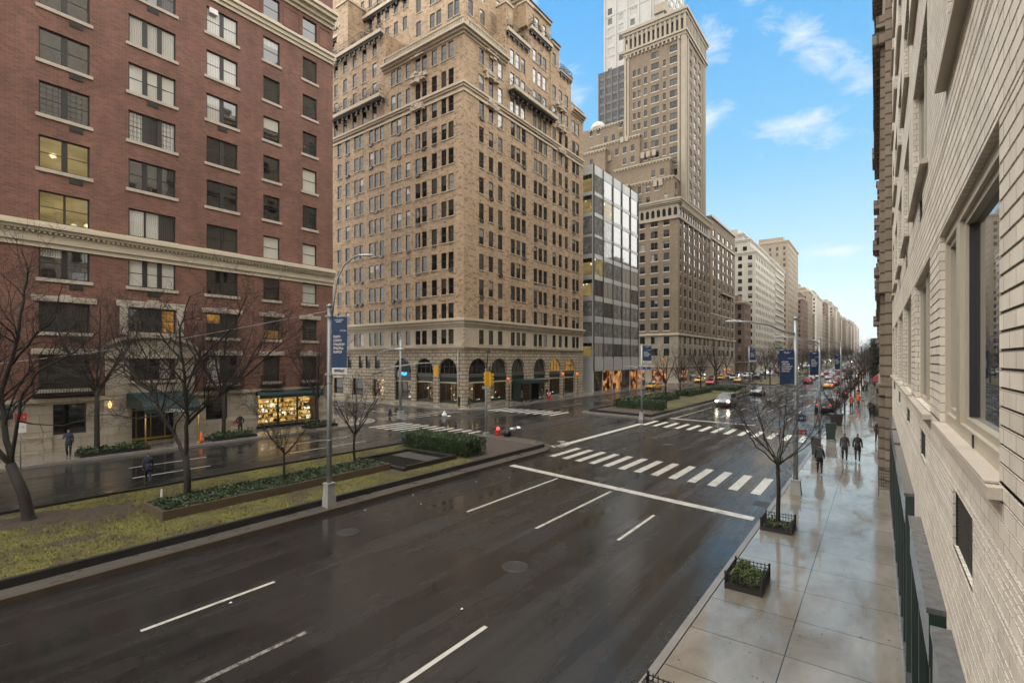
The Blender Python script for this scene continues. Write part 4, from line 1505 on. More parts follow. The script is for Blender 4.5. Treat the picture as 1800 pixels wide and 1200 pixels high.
def build_brown():
    rnd = random.Random(21)
    YS = 47.4
    b = Building('apartment_building', 'tan brick corner apartment building with stone arches at street level and terraces', (XL, YS, 0.35))
    S = [(-69.97, -68.95), (-67.83, -66.76), (-65.6, -64.5), (-64.3, -63.35), (-61.94, -60.96), (-60.68, -59.72), (-59.42, -58.5), (-56.88, -55.95), (-55.66, -54.68), (-53.72, -52.78), (-51.76, -50.75), (-50.45, -49.5), (-48.56, -47.56), (-46.76, -45.82), (-45.46, -44.5)]
    S = [(-84, -83), (-82.7, -81.7), (-79.5, -78.5), (-77, -76), (-75.7, -74.7), (-72.8, -71.8)] + S
    E_ = [(50.46, 51.47), (52.51, 53.5), (54.56, 55.6), (57.58, 58.6), (58.95, 59.95), (60.32, 61.4), (63.48, 64.5), (64.84, 65.93), (66.29, 67.36), (68.98, 70.05), (70.94, 72.02), (72.93, 74.0), (75.47, 76.6), (76.82, 77.92)]
    rows = [(8.35, 10.3), (11.72, 13.75)] + [(14.9 + 3.41 * k, 17.03 + 3.41 * k) for k in range(8)]
    rows2 = [(42.3, 44.45), (45.85, 48.0)]
    wing = [(48.9, 51.0), (52.0, 54.0)]

    def add(face, plane, u, z, **k):
        st = pick(rnd, PANES)
        if face == 'E' and 53 < u[0] < 69 and z[0] > 33 and rnd.random() < (0.8 if z[0] > 40 else 0.5):
            st = 'glass_mirror'
        b.win(face, plane, u[0], u[1], z[0], z[1], st, depth=0.13, fw=0.085, sill=0.1 if rnd.random() < 0.9 else None, **k)
    for z in rows:
        for u in S:
            add('S', YS, u, z)
        for u in E_:
            add('E', XL, u, z)
    for z in rows2:
        for u in S:
            if u[0] > -58.3:
                add('S', YS, u, z)
        for u in E_:
            if not 56 < u[0] < 68.5:
                add('E', XL, u, z)
    # terrace wing to the left
    for z in rows2 + wing:
        k = -60.6
        while k > -86:
            add('S', YS + 0.35, (k - 1.0, k), z)
            k -= 2.45
    # raised bay in the middle of the avenue front
    for z in ((42.3, 44.45), (45.9, 48.1), (49.3, 51.5), (52.6, 54.5)):
        for u in E_[3:9]:
            if z[0] > 52 and u[0] < 62:
                continue
            add('E', XL - 0.15, u, z)
    for u in E_[9:12]:
        add('E', XL, u, (49.2, 51.3))
    add('E', XL, (69.0, 70.0), (54.6, 56.6))
    # upper masses behind the terraces
    for z in ((50.8, 53.0), (54.3, 56.5), (57.8, 60.0), (61.3, 63.5), (64.8, 67.0)):
        for u in ((-48.9, -47.9), (-47.7, -46.7), (-52.5, -51.5), (-51.2, -50.2), (-55.4, -54.4)):
            add('S', 50.9, u, z)
        for u in ((51.6, 52.6), (54.2, 55.2), (58, 59)):
            add('E', -45.7, u, z)
    for z in ((57.2, 59.2), (60.5, 62.4), (64, 66)):
        k = -58.2
        while k > -84:
            add('S', 51.6, (k - 0.95, k), z)
            k -= 2.1
    for z in ((55.0, 56.9), (58.6, 60.6)):
        for u in ((63.8, 64.8), (65.2, 66.2), (67.4, 68.4)):
            add('E', -43.6, u, z)
    # arches and shopfronts
    arches_s = [(-56.15, -52.62), (-51.76, -48.27), (-47.27, -43.9)]
    arches_e = [(48.4, 52.3), (52.95, 56.7), (57.7, 61.1), (63.5, 67.0), (68.0, 71.6), (72.8, 76.4)]
    ex = [('S', YS, a, c, 0.55, 6.6) for a, c in arches_s] + [('E', XL, a, c, 0.55, 6.6) for a, c in arches_e]
    ex += [('S', YS, a, a + 2.6, 0.9, 3.4) for a in (-61, -66, -71, -76)]
    for u in ((-60.6, -59.4), (-64.5, -63.5), (-62.8, -61.7), (-67.3, -66.3), (-70.5, -69.5)):
        b.win('S', YS, u[0], u[1], 5.0, 6.9, 'glass_deep')
    m = MB()
    vol(m, b, -88, XL, YS, 79.42, 0.3, 8.0, 'rusticated_stone', extra=ex, depth=0.4)
    for face, plane, lst in (('S', YS, arches_s), ('E', XL, arches_e)):
        for a, c in lst:
            arch_fill(m, face, plane, a, c, 4.75, 6.5, 6.6, 'rusticated_stone')
            n = 11                                              # wedge stones round the arch, set 3 cm proud
            uc, rx = (a + c) / 2, (c - a) / 2
            for k in range(n):
                a0, a1 = math.pi * (k + 0.06) / n, math.pi * (k + 0.94) / n
                q = []
                for rr, aa in ((1.0, a0), (1.0, a1), (1.28, a1), (1.28, a0)):
                    q.append((uc - rx * rr * math.cos(aa), 4.75 + 1.75 * rr * math.sin(aa)))
                m.hexa([FP(face, plane, u, z, -0.01) for u, z in q], [FP(face, plane, u, z, 0.04) for u, z in q], 'rusticated_stone')
    b.part('stone_base', m)
    m = MB()
    vol(m, b, -88, XL, YS, 79.42, 8.0, 11.0, 'trim_stone')
    b.part('stone_storey', m)
    m = MB()
    vol(m, b, -88, XL, YS, 79.42, 11.0, 41.1, 'tan_brick')
    vol(m, b, -58.5, XL, YS, 56.4, 41.1, 49.0, 'tan_brick')
    vol(m, b, -60, XL - 0.15, 56.4, 62.3, 41.1, 53.6, 'tan_brick')
    vol(m, b, -60, XL - 0.15, 62.3, 68.4, 41.1, 57.0, 'tan_brick')
    vol(m, b, -58, XL, 68.4, 71.0, 41.1, 58.0, 'tan_brick')
    vol(m, b, -58, XL, 71.0, 75.0, 41.1, 54.5, 'tan_brick')
    vol(m, b, -58, XL, 75.0, 79.42, 41.1, 49.6, 'tan_brick')
    vol(m, b, -88, -58.5, YS + 0.35, 79.0, 41.1, 54.6, 'tan_brick')
    vol(m, b, -57, -45.7, 50.9, 62, 48.9, 72, 'tan_brick')
    vol(m, b, -88, -57.0, 51.6, 77, 54.6, 70, 'tan_brick')
    vol(m, b, -64, -43.6, 62.0, 69.7, 56.9, 62.0, 'tan_brick')
    vol(m, b, -62, -50, 60, 67, 61.9, 74, 'tan_brick')
    for (xa, xb, ya, yb, z0, z1) in ((-44.6, -42.9, 56.6, 58.2, 53.6, 57.5), (-44.4, -42.9, 61.6, 63.4, 57.0, 60.5), (-71.5, -68.5, 48.3, 51.6, 54.6, 64)):
        m.box(xa, xb, ya, yb, z0, z1, 'tan_brick')
        m.box(xa - 0.15, xb + 0.15, ya - 0.15, yb + 0.15, z1, z1 + 0.3, 'trim_stone')
    b.part('wall', m)
    m = MB()
    for grp in (((7.65, 7.9, 0.12), (7.9, 8.08, 0.28)), ((10.65, 10.95, 0.12), (10.95, 11.35, 0.3), (11.35, 11.6, 0.5), (11.6, 11.72, 0.35)), ((40.85, 41.15, 0.12),), ((41.5, 41.8, 0.14), (41.8, 42.1, 0.3))):
        m = MB()
        for z0, z1, o in grp:
            band(m, -88, XL, YS, 79.42, z0, z1, o, 'trim_stone')
        b.part('belt_course', m)
    for xa, xb, ya, yb, z, f in ((-58.5, XL, YS, 56.4, 48.2, 'ES'), (-58, XL, 75.0, 79.42, 48.9, 'E')):
        m = MB()
        for z0, z1, o in ((0, 0.3, 0.15), (0.3, 0.6, 0.45), (0.6, 0.85, 0.8), (0.85, 1.0, 0.65)):
            band(m, xa, xb, ya, yb, z + z0, z + z1, o, 'trim_stone', f)
        b.part('cornice', m)
    for xa, xb, ya, yb, z, f in ((-60, XL - 0.15, 62.3, 68.4, 57.0, 'E'), (-58, XL, 68.4, 71.0, 58.0, 'E'), (-58, XL, 71, 75, 54.5, 'E'), (-64, -43.6, 62, 69.7, 61.7, 'ES'), (-57, -45.7, 50.9, 62, 71.8, 'ES'), (-88, -57, 51.6, 77, 62.5, 'S')):
        m = MB()
        band(m, xa, xb, ya, yb, z - 0.25, z + 0.15, 0.3, 'trim_stone', f)
        band(m, xa, xb, ya, yb, z + 0.15, z + 0.3, 0.5, 'kerb_dark', f)
        b.part('cornice', m)

    def balustrade(face, plane, u0, u1, z0, z1, o, mat='trim_stone'):
        q = MB()
        fbox(q, face, plane, u0, u1, z0, z0 + 0.15, o - 0.25, o, mat)
        fbox(q, face, plane, u0, u1, z1 - 0.15, z1, o - 0.27, o + 0.02, mat)
        u = u0
        while u < u1:
            big = abs((u - u0) % 3.0) < 0.2
            fbox(q, face, plane, u, u + (0.45 if big else 0.12), z0 + 0.15, z1 - 0.15 + (0.3 if big else 0), o - 0.22, o - 0.03, mat)
            u += 0.3
        b.part('balustrade', q)
    balustrade('S', YS, -58.4, -42.6, 49.2, 50.3, 0.3)
    balustrade('E', XL, 47.9, 56.3, 49.2, 50.3, 0.3)
    balustrade('E', XL, 75.1, 79.3, 49.9, 50.8, 0.2)

    def terrace(face, plane, u0, u1, z0, z1, o, iron=True):
        q = MB()
        fbox(q, face, plane, u0, u1, z0 - 0.5, z0, 0, o, 'trim_stone')
        fbox(q, face, plane, u0, u1, z0 - 0.8, z0 - 0.5, 0, o * 0.6, 'kerb_dark')
        u = u0 + 0.3
        while u < u1:
            fbox(q, face, plane, u, u + 0.25, z0 - 1.2, z0 - 0.8, 0, o * 0.5, 'kerb_dark')
            u += 1.2
        t = b.part('balcony', q)
        r_ = MB()
        ironwork(r_, face, plane, u0, u1, z0 + 0.01, z1, o - 0.05, step=0.22)
        r_.build('railing', t)
        p = MB()
        for k in range(int((u1 - u0) * 26)):
            u = rnd.uniform(u0 + 0.1, u1 - 0.1)
            if math.sin(u * 1.9) + math.sin(u * 0.7 + 1) < -0.35:
                continue
            leaf(p, Vector(FP(face, plane, u, z0 + abs(rnd.gauss(0.35, 0.35)), o * rnd.uniform(0.3, 0.85))), 0.17, rnd.choice(['leaf_pine', 'leaf_boxwood_dark', 'bronze_grey']))
        if p.f:
            tag(p.build('terrace_plants', t), kind='stuff')
    terrace('S', YS, -72, -58.3, 45.2, 46.4, 1.0)
    terrace('E', XL, 57.0, 69.0, 45.6, 46.6, 1.1)
    terrace('S', YS, -86, -58.6, 54.9, 56.1, 0.6)
    terrace('E', XL, 62.3, 68.4, 57.2, 58.2, 0.5)
    terrace('E', XL, 56.5, 62.2, 53.9, 54.9, 0.4)
    terrace('E', XL, 71.1, 75.0, 54.8, 55.7, 0.4)
    terrace('S', 51.6, -86, -57.2, 62.9, 63.8, 0.6)
    # carved cartouches on the upper corner
    for face, plane, u in (('S', YS, -51.1), ('E', XL, 53.0), ('E', XL, 71.6)):
        for z, s in ((45.2, 1.0), (48.6, 0.9), (41.3, 0.7)):
            q = MB()
            for k in range(26):
                uu, z2 = u + rnd.gauss(0, 0.75) * s, z + rnd.gauss(0, 0.33) * s
                w_ = rnd.uniform(0.12, 0.32)
                fbox(q, face, plane, uu - w_, uu + w_, z2 - w_ * 0.7, z2 + w_ * 0.7, -0.02, rnd.uniform(0.12, 0.5), 'trim_stone')
            fbox(q, face, plane, u - 1.5 * s, u + 1.5 * s, z - 0.55, z - 0.4, -0.02, 0.45, 'trim_stone')
            b.part('carved_ornament', q)
    # corner shield over the arches
    q = MB()
    for k in range(16):
        a = rnd.uniform(0, 1)
        q.lathe((XL + 0.1 + rnd.gauss(0, 0.18), YS - 0.1 + rnd.gauss(0, 0.18), 10.4 - a * 2.2), [(0.05, -0.14), (0.16, 0), (0.05, 0.14)], 6, 'trim_stone')
    b.part('carved_ornament', q)
    # shopfronts under the arches
    kinds_s = ['shop_dim', 'shop_dim', 'shop_dim']
    kinds_e = ['shop_dim', 'shop_dim', 'glass_deep', 'shop_dim', 'shop_dim', 'shop_dim']
    for face, plane, lst, kinds in (('S', YS, arches_s, kinds_s), ('E', XL, arches_e, kinds_e)):
        for i, ((a, c), kd) in enumerate(zip(lst, kinds)):
            f, p = MB(), MB()
            o = -0.34
            fbox(f, face, plane, a, c, 3.95, 4.45, o - 0.05, o + 0.16, 'bronze_grey')
            fbox(f, face, plane, a, c, 3.35, 3.95, o - 0.05, o + 0.05, 'fascia_green')
            fbox(f, face, plane, a, c, 3.2, 3.35, o - 0.05, o + 0.14, 'trim_stone')
            for k in range(1, 4):
                u = a + (c - a) * k / 4
                fbox(f, face, plane, u - 0.04, u + 0.04, 4.45, 6.42, o - 0.03, o + 0.03, 'window_frame')
            fbox(f, face, plane, a, c, 5.35, 5.42, o - 0.03, o + 0.028, 'window_frame')
            for u in (a, a + (c - a) * 0.33, a + (c - a) * 0.67, c - 0.1):
                fbox(f, face, plane, u, u + 0.1, 0.55, 3.2, o - 0.04, o + 0.05, 'window_frame')
            fbox(f, face, plane, a, c, 0.4, 0.95, o - 0.04, o + 0.04, 'fascia_green')
            fo = b.part('shopfront', f)
            up = 'glass_amber' if face == 'E' and i >= 4 else ('glass_shade' if face == 'E' and i in (1, 2, 3) else 'glass_dark')
            fquad(p, face, plane, a, c, 4.45, 6.6, up, o - 0.02)
            fquad(p, face, plane, a, c, 0.55, 3.3, 'glass_clear', o - 0.02)
            if kd != 'glass_deep':
                display(fo, face, plane, a + 0.02, c - 0.02, 0.6, 3.3, 2.4, rnd, 'display_wall_dim', n=40, shelves=3, items=('display_wood', 'bauble_white', 'cloth_charcoal', 'cloth_brown', 'sign_white'))
            p.build('pane', fo)
            if face == 'S' and i == 0:
                s = MB()
                glyphs(s, face, plane, a + 1.0, a + 2.6, 4.05, 4.55, 4, 'sign_glow_blue', -0.12, rnd, 1.0)
                s.build('shop_sign', fo)
    for a in (-61, -66, -71, -76):
        f, p = MB(), MB()
        window_geom(f, p, 'S', YS, a, a + 2.6, 0.9, 3.4, 'glass_clear' if a == -61 else 'glass_deep', hung=False, depth=0.3)
        fo = b.part('shopfront', f)
        p.build('pane', fo)
        if a == -61:
            display(fo, 'S', YS, a, a + 2.6, 0.9, 3.4, 1.4, rnd, 'display_wall_gold', n=60, shelves=4)
    # dark green entrance canopy with side panels
    q = MB()
    q.box(XL + 0.05, XL + 3.3, 57.9, 62.6, 2.95, 3.4, 'awning_green')
    for y in (57.95, 62.5):
        q.box(XL + 0.05, XL + 1.6, y, y + 0.06, 0.36, 2.95, 'fascia_green')
        q.tube([(XL + 3.2, y + 0.05, 0.36), (XL + 3.2, y + 0.05, 2.95)], 0.05, 8, 'dark_metal')
    b.part('entrance_canopy', q)
    # drain pipe
    q = MB()
    q.tube([(XL - 0.9, YS - 0.1, 0.4), (XL - 0.9, YS - 0.1, 7.6)], 0.06, 8, 'pole_base')
    b.part('drain_pipe', q)
    # air conditioners poking out below some windows
    acs = [w for w in b.w if w[0] in 'ES' and 10 < w[4] < 41 and (w[0] == 'E' or w[2] > -70)]
    rnd.shuffle(acs)
    for w in acs[:64]:
        q = MB()
        fbox(q, w[0], w[1], w[2] + 0.12, w[3] - 0.12, w[4] - 0.42, w[4] - 0.02, 0.0, rnd.choice((0.05, 0.12, 0.2)), rnd.choice(('bronze_grey', 'kerb_dark', 'kerb_dark')))
        b.part('air_conditioner', q)
    b.flush(100)


def build_glass_office():
    rnd = random.Random(31)
    y0, y1 = 83.5, 105.0
    b = Building('office_building', 'slim glass and pale metal office block between two masonry buildings', (XL, y0, 0.35))
    fl = [(41.15, 42.7)] + [(0, 0)]
    bays = [83.6, 87.5, 91.9, 96.2, 100.6, 104.9]
    spans = [(37.9, 41.15), (34.0, 37.25), (29.9, 33.3), (26.2, 29.4), (22.3, 25.4), (18.35, 21.4), (14.5, 17.4), (10.7, 13.4), (6.9, 9.45)]
    m = MB()
    m.box(-75, XL - 0.12, y0 + 0.12, y1, 0.3, 42.6, 'grey_panel')
    b.part('wall', m)
    m = MB()
    edges = [42.9] + [z for s in spans for z in (s[1], s[0])] + [6.5]
    for k in range(0, len(edges), 2):
        zt, zb = edges[k], edges[k + 1]
        m = MB()
        for a, c in zip(bays[:-1], bays[1:]):
            m.box(XL - 0.1, XL, a + 0.06, c - 0.06, zb, zt, 'grey_panel')
        m.box(XL - 6, XL - 0.12, y0, y0 + 0.10, zb, zt, 'grey_panel')
        b.part('spandrel_panel', m)
    m = MB()
    for a in bays:
        m.box(XL - 0.1, XL + 0.16, a - 0.06, a + 0.06, 4.2, 43.0, 'bronze_grey')
    for a in (y0 - 0.01,):
        m.box(XL - 0.3, XL - 0.105, a, a + 0.12, 0.4, 43.0, 'grey_panel')
    b.part('mullion', m)
    for s in spans:
        for i, (a, c) in enumerate(zip(bays[:-1], bays[1:])):
            st = 'glass_mirror' if s[0] > 25 else (rnd.choice(['glass_office', 'glass_curtain', 'glass_office', 'glass_shade']))
            if s[0] > 25 and i < 2 and s[0] < 36 + 4 * (1 - i):
                st = 'glass_office'
            if (i, round(s[0])) in ((1, 10), (1, 34), (0, 22)):
                st = 'glass_lit'
            b.w.append(('E', XL - 0.02, a + 0.06, c - 0.06, s[0] + 0.01, s[1] - 0.01, [st, st], dict(cols=1 if s[0] > 25 else 2, hung=False, depth=0.06, frame='bronze_grey', fw=0.03, tilt=rnd.gauss(0, 0.004))))
        st = [('glass_dark', 'glass_lit', 0.25)] if rnd.random() < 0.5 else ['glass_office']
        b.w.append(('S', y0 - 0.005, XL - 3.2, XL - 0.35, s[0] + 0.01, s[1] - 0.01, st, dict(cols=1, hung=False, depth=0.1, frame='bronze_grey')))
    g = MB()
    for a, c, st in zip(bays[:-1], bays[1:], ('shop_dim', 'shop_orange', 'shop_orange', 'shop_dim', 'shop_orange')):
        g.box(XL - 0.8, XL - 0.12, a + 0.1, c - 0.1, 0.4, 4.1, st)
    b.part('shopfront', g)
    g = MB()
    g.box(XL - 0.6, XL + 0.1, y0 + 0.1, y1, 4.2, 6.5, 'grey_panel')
    b.part('fascia', g)
    for a in bays:
        g = MB()
        g.box(XL - 0.5, XL - 0.1, a - 0.2, a + 0.2, 0.3, 4.2, 'grey_panel')
        b.part('pillar', g)
    b.flush(100)


def build_umber():
    """brown hotel block with set-back terraces and a corner tower"""
    rnd = random.Random(41)
    y0, y1 = 132.25, 197.5
    b = Building('tower_building', 'tall brown brick tower with pale corner piers above a stepped block', (XL, y0, 0.35))
    zr = [42.66, 39.43, 36.34, 33.21, 30.07, 26.89, 23.66, 20.6, 17.5, 14.25, 10.6, 7.38]
    S = [(-53.4, -51.95, 1), (-50.24, -48.32, 2), (-46.67, -45.13, 1), (-57.2, -55.4, 2), (-61, -59.4, 1), (-64.6, -63, 1)]
    E1 = [(133.5, 134.9), (137.0, 139.4), (141.6, 144.1), (146.4, 148.8), (151.3, 153.7), (155.8, 158.1), (160.2, 162.0)]
    E2 = [(166.6, 169.4), (172.9, 176.5), (179.1, 182.4), (185.1, 188.5), (191.4, 195.0)]
    for z in zr:
        for u0, u1, n in S:
            b.win('S', y0, u0, u1, z, z + 1.95, [pick(rnd, PANES) for _ in range(n)], cols=n, sill=0.25 if z > 13 else None)
        for u in E1 + E2:
            b.win('E', XL, u[0] + 0.2, u[1] - 0.2, z, z + 2.1, pick(rnd, PANES), cols=1, sill=0.2)
    for u in E2:
        b.win('E', XL, u[0], u[1], 46.3, 48.3, pick(rnd, PANES))
    ac_s = [(-43.9 - 1.55 * k, -42.95 - 1.55 * k) for k in range(14)]
    ac_e = [(133.2 + 2.3 * k, 134.8 + 2.3 * k) for k in range(12)]
    for u in ac_s:
        b.win('S', y0 - 0.1, u[0], u[1], 45.0, 47.2, 'glass_deep', hung=False)
    for u in ac_e:
        b.win('E', XL + 0.1, u[0], u[1], 45.0, 47.2, 'glass_deep', hung=False)
    m = MB()
    vol(m, b, -75, XL, y0, y1, 0.3, 13.0, 'beige_stone')
    band(m, -75, XL, y0, y1, 12.9, 13.4, 0.35, 'trim_stone')
    band(m, -75, XL, y0, y1, 4.3, 4.6, 0.2, 'trim_stone')
    b.part('stone_base', m)
    m = MB()
    vol(m, b, -75, XL, y0, 163.5, 13.4, 44.2, 'umber_brick')
    vol(m, b, -75, XL, 163.5, y1, 13.4, 52.0, 'umber_brick')
    b.part('wall', m)
    m = MB()
    vol(m, b, -70, XL + 0.1, y0 - 0.1, 163.4, 44.2, 48.4, 'beige_stone', roof='roofing')
    for face, plane, lst in (('S', y0 - 0.1, ac_s), ('E', XL + 0.1, ac_e)):
        for u in lst:
            arch_fill(m, face, plane, u[0], u[1], 46.5, 47.15, 47.2, 'beige_stone', 0.1, 6)
    b.part('arcade_storey', m)
    m = MB()
    for z0, z1, o in ((44.0, 44.4, 0.3), (48.0, 48.4, 0.35), (48.4, 48.9, 0.7), (48.9, 49.4, 0.9)):
        band(m, -70, XL + 0.1, y0 - 0.1, 163.4, z0, z1, o, 'beige_stone')
    y = 134.0
    while y < 163:
        m.box(XL + 0.1, XL + 0.75, y, y + 0.4, 47.4, 48.38, 'trim_stone')
        y += 1.15
    b.part('cornice', m)
    m = MB()
    band(m, -75, XL, 163.5, y1, 51.6, 52.2, 0.5, 'trim_stone', 'E')
    b.part('cornice', m)
    m = MB()
    band(m, -75, XL, 163.5, y1, 44.9, 45.3, 0.35, 'trim_stone', 'E')
    b.part('belt_course', m)
    m = MB()
    band(m, -75, XL, 163.5, y1, 20.9, 21.2, 0.3, 'trim_stone', 'E')
    b.part('belt_course', m)
    for z in (28.5,):
        q = MB()
        q.box(XL, XL + 1.0, 176, 192, z, z + 0.3, 'trim_stone')
        ironwork(q, 'E', XL, 176, 192, z + 0.3, z + 1.2, 0.95, step=0.4)
        b.part('balcony', q)
    # pale piers between the windows of the avenue front
    q = MB()
    for u in (135.8, 140.4, 145.2, 150.0, 154.7, 159.1, 163.3, 170.9, 177.8, 183.8, 189.9):
        q.box(XL, XL + 0.22, u - 0.35, u + 0.35, 13.4, 43.9, 'umber_brick')
        q.box(XL, XL + 0.26, u - 0.3, u + 0.3, 40.5, 43.8, 'beige_stone')
    b.part('pier', q)
    # set-back masses
    m = MB()
    masses = ((-57, -44.6, 134.0, 150, 48.4, 56.3), (-63, -46.3, 136.0, 152, 56.3, 62.3), (-72, -56, 138.5, 160, 56.3, 72.2), (-74, -58.3, 141, 165, 72.2, 79.0), (-80, -66, 136.5, 160, 44.2, 70.0), (-75, -57, 132.6, 160, 44.2, 56.0))
    for x0, x1, ya, yb, z0, z1 in masses:
        z = z0 + 1.4
        while z + 2 < z1:
            k = x1 - 1.6
            while k > x0 + 1:
                if rnd.random() < 0.62:
                    b.win('S', ya, k - 1.05, k, z, z + 1.9, pick(rnd, PANES), sill=0.2)
                k -= 2.5
            k = ya + 1.5
            while k < min(yb, ya + 9):
                b.win('E', x1, k, k + 1.1, z, z + 1.9, pick(rnd, PANES))
                k += 3.2
            z += 3.35
    for x0, x1, ya, yb, z0, z1 in masses:
        vol(m, b, x0, x1, ya, yb, z0, z1, 'umber_brick')
    b.part('setback_wall', m)
    m = MB()
    for x0, x1, ya, yb, z0, z1 in masses:
        band(m, x0, x1, ya, yb, z1 - 0.3, z1 + 0.1, 0.22, 'beige_stone')
        k = x0 + 0.5
        while k < x1:
            m.box(k, k + 0.35, ya - 0.3, ya + 0.02, z1 - 0.8, z1 - 0.352, 'beige_stone')
            k += 0.95
    for xa, z0 in ((-55.6, 64.8), (-53.9, 64.8), (-52.2, 64.8), (-60.5, 71), (-62, 71), (-66, 66.5), (-67.6, 66.5), (-50.2, 54.2), (-48.6, 54.2)):
        m.box(xa, xa + 1.1, (138.4 if z0 > 60 else 133.9) - 0.25, (138.4 if z0 > 60 else 133.9), z0, z0 + 1.7, 'beige_stone')
    b.part('parapet', m)
    # tower
    x0, x1, ya, yb = -61.0, -43.1, 139.4, 159.5
    cols = [(-58.43, -57.53, 1), (-56.95, -56.1, 1), (-54.96, -54.1, 1), (-52.8, -50.6, 2), (-49.34, -48.55, 1), (-47.38, -45.1, 2)]
    zt = [95.0 - 3.18 * k for k in range(15)]
    for z in zt:
        for u0, u1, n in cols:
            if z > 94 and n == 1:
                continue
            b.win('S', ya, u0, u1, z - 1.9, z, [rnd.choice(['glass_deep', 'glass_dark', 'glass_shade']) for _ in range(n)], cols=n, sill=0.22)
        for u in ((143.6, 145.4), (147.6, 150.0), (151.8, 154.2)):
            b.win('E', x1, u[0], u[1], z - 2.0, z + 0.1, rnd.choice(['glass_mirror', 'glass_dark', 'glass_curtain']), cols=2, sill=0.22)
    m = MB()
    vol(m, b, x0, x1, ya, yb, 49, 97.2, 'umber_brick')
    b.part('tower_wall', m)
    m = MB()
    for xa, xb in ((x0 - 0.1, x0 + 0.5), (x0 + 0.85, x0 + 1.35), (x1 - 2.1, x1 - 1.5), (x1 - 1.1, x1 + 0.12)):
        m.box(xa, xb, ya - 0.2, ya + 0.1, 49, 97, 'beige_stone')
    for ua, ub in ((ya + 0.102, ya + 1.0), (ya + 1.8, ya + 2.6), (yb - 2.6, yb - 1.8), (yb - 0.9, yb)):
        m.box(x1 - 0.1, x1 + 0.2, ua, ub, 49, 97, 'beige_stone')
    b.part('corner_pier', m)
    m = MB()
    m.box(x0 + 0.6, x1 - 0.6, ya + 0.6, yb - 0.6, 97.2, 104.0, 'kerb_dark')
    for z0, z1, o in ((96.9, 97.6, 0.35), (97.6, 98.2, 0.7), (102.6, 103.4, 0.55), (103.4, 104.2, 0.9)):
        m.box(x0 - o, x1 + o, ya - o, yb + o, z0, z1, 'beige_stone')
    k = x0 - 0.3
    while k < x1 + 0.2:
        m.box(k, k + 0.62, ya - 0.4, ya + 0.35, 98.2, 102.6, 'beige_stone')
        k += 1.37
    k = ya + 1.0
    while k < yb:
        m.box(x1 - 0.35, x1 + 0.4, k, k + 0.6, 98.2, 102.6, 'beige_stone')
        k += 1.4
    m.box(x0 - 0.1, x1 + 0.1, ya - 0.1, yb + 0.1, 101.6, 102.6, 'beige_stone')
    k = x0 + 0.6
    while k < x1 - 0.5:
        m.box(k, k + 0.4, ya - 0.55, ya - 0.02, 95.9, 96.88, 'beige_stone')
        k += 1.2
    b.part('crown', m)
    g = MB()
    for ya_, yb_, st in ((134, 140, 'shop_orange'), (143, 148, 'shop_dim'), (152, 158, 'shop_dim'), (168, 176, 'shop_dim'), (180, 190, 'shop_orange')):
        g.box(XL - 0.1, XL + 0.05, ya_, yb_, 0.5, 3.4, st)
    for xa_, xb_, st in ((-50, -46, 'shop_orange'), (-56, -52, 'shop_orange')):
        g.box(xa_, xb_, y0 - 0.06, y0 + 0.1, 0.5, 3.6, st)
    b.part('shopfront', g)
    b.flush(100)


def build_skyline_towers():
    rnd = random.Random(51)
    b = Building('skyscraper', 'pale white skyscraper rising out of the top of the picture', (-95, 230, 0.3))
    m = MB()
    x0, x1, y0, y1 = -112, -81.5, 230, 262
    for z in range(100, 245, 5):
        for k in range(5):
            u = x0 + 2.2 + k * 6.0
            if rnd.random() < 0.75:
                b.win('S', y0, u, u + rnd.choice((2.4, 2.4, 3.6)), z, z + 3.1, rnd.choice(['glass_curtain', 'glass_blind', 'glass_dark', 'glass_shade']), frame='tower_pale', hung=False)
        for k in range(6):
            b.win('E', x1, y0 + 2 + k * 5, y0 + 5 + k * 5, z, z + 3.1, rnd.choice(['glass_curtain', 'glass_blind', 'glass_mirror']), frame='tower_pale', hung=False)
    vol(m, b, x0, x1, y0, y1, 0.3, 250, 'tower_pale')
    for z in range(100, 250, 10):
        band(m, x0, x1, y0, y1, z - 1.2, z - 0.6, 0.15, 'tower_pale')
    for k in range(6):
        u = x0 + 0.2 + k * 6.0
        m.box(u, u + 0.8, y0 - 0.3, y0 + 0.02, 60, 250, 'tower_pale')
    m.box(x1 - 4, x1 + 1.5, y0 - 1.2, y0 + 6, 170, 174, 'buff_brick')
    b.part('wall', m)
    b.flush(90)
    b = Building('skyscraper', 'dark grey gridded office tower behind the brown tower', (-100, 215, 0.3))
    x0, x1, y0, y1 = -107.5, -80, 215, 228
    for z in range(60, 142, 4):
        for k in range(8):
            b.win('S', y0, x0 + 0.9 + k * 3.3, x0 + 3.1 + k * 3.3, z, z + 2.7, rnd.choice(['glass_deep', 'glass_dark']), hung=False)
    m = MB()
    vol(m, b, x0, x1, y0, y1, 0.3, 142.6, 'bronze_grey')
    for k in range(9):
        m.box(x0 + k * 3.3, x0 + 0.5 + k * 3.3, y0 - 0.4, y0 + 0.02, 50, 142.6, 'bronze_grey')
    b.part('wall', m)
    b.flush(100)
    # pale dome of a distant building
    b = thing('domed_building', 'small pale domed rooftop seen beyond the brown terraces', 'building', (-96, 190, 0.3))
    m = MB()
    m.box(-101, -88, 186, 198, 0.3, 102.5, 'umber_brick')
    m.build('wall', b)
    m = MB()
    m.lathe((-94.5, 189, 102.4), [(3.3, 0), (3.2, 1.0), (2.8, 2.0), (2.0, 3.0), (0.9, 3.6), (0.1, 3.7)], 20, 'tower_pale')
    m.build('dome', b)


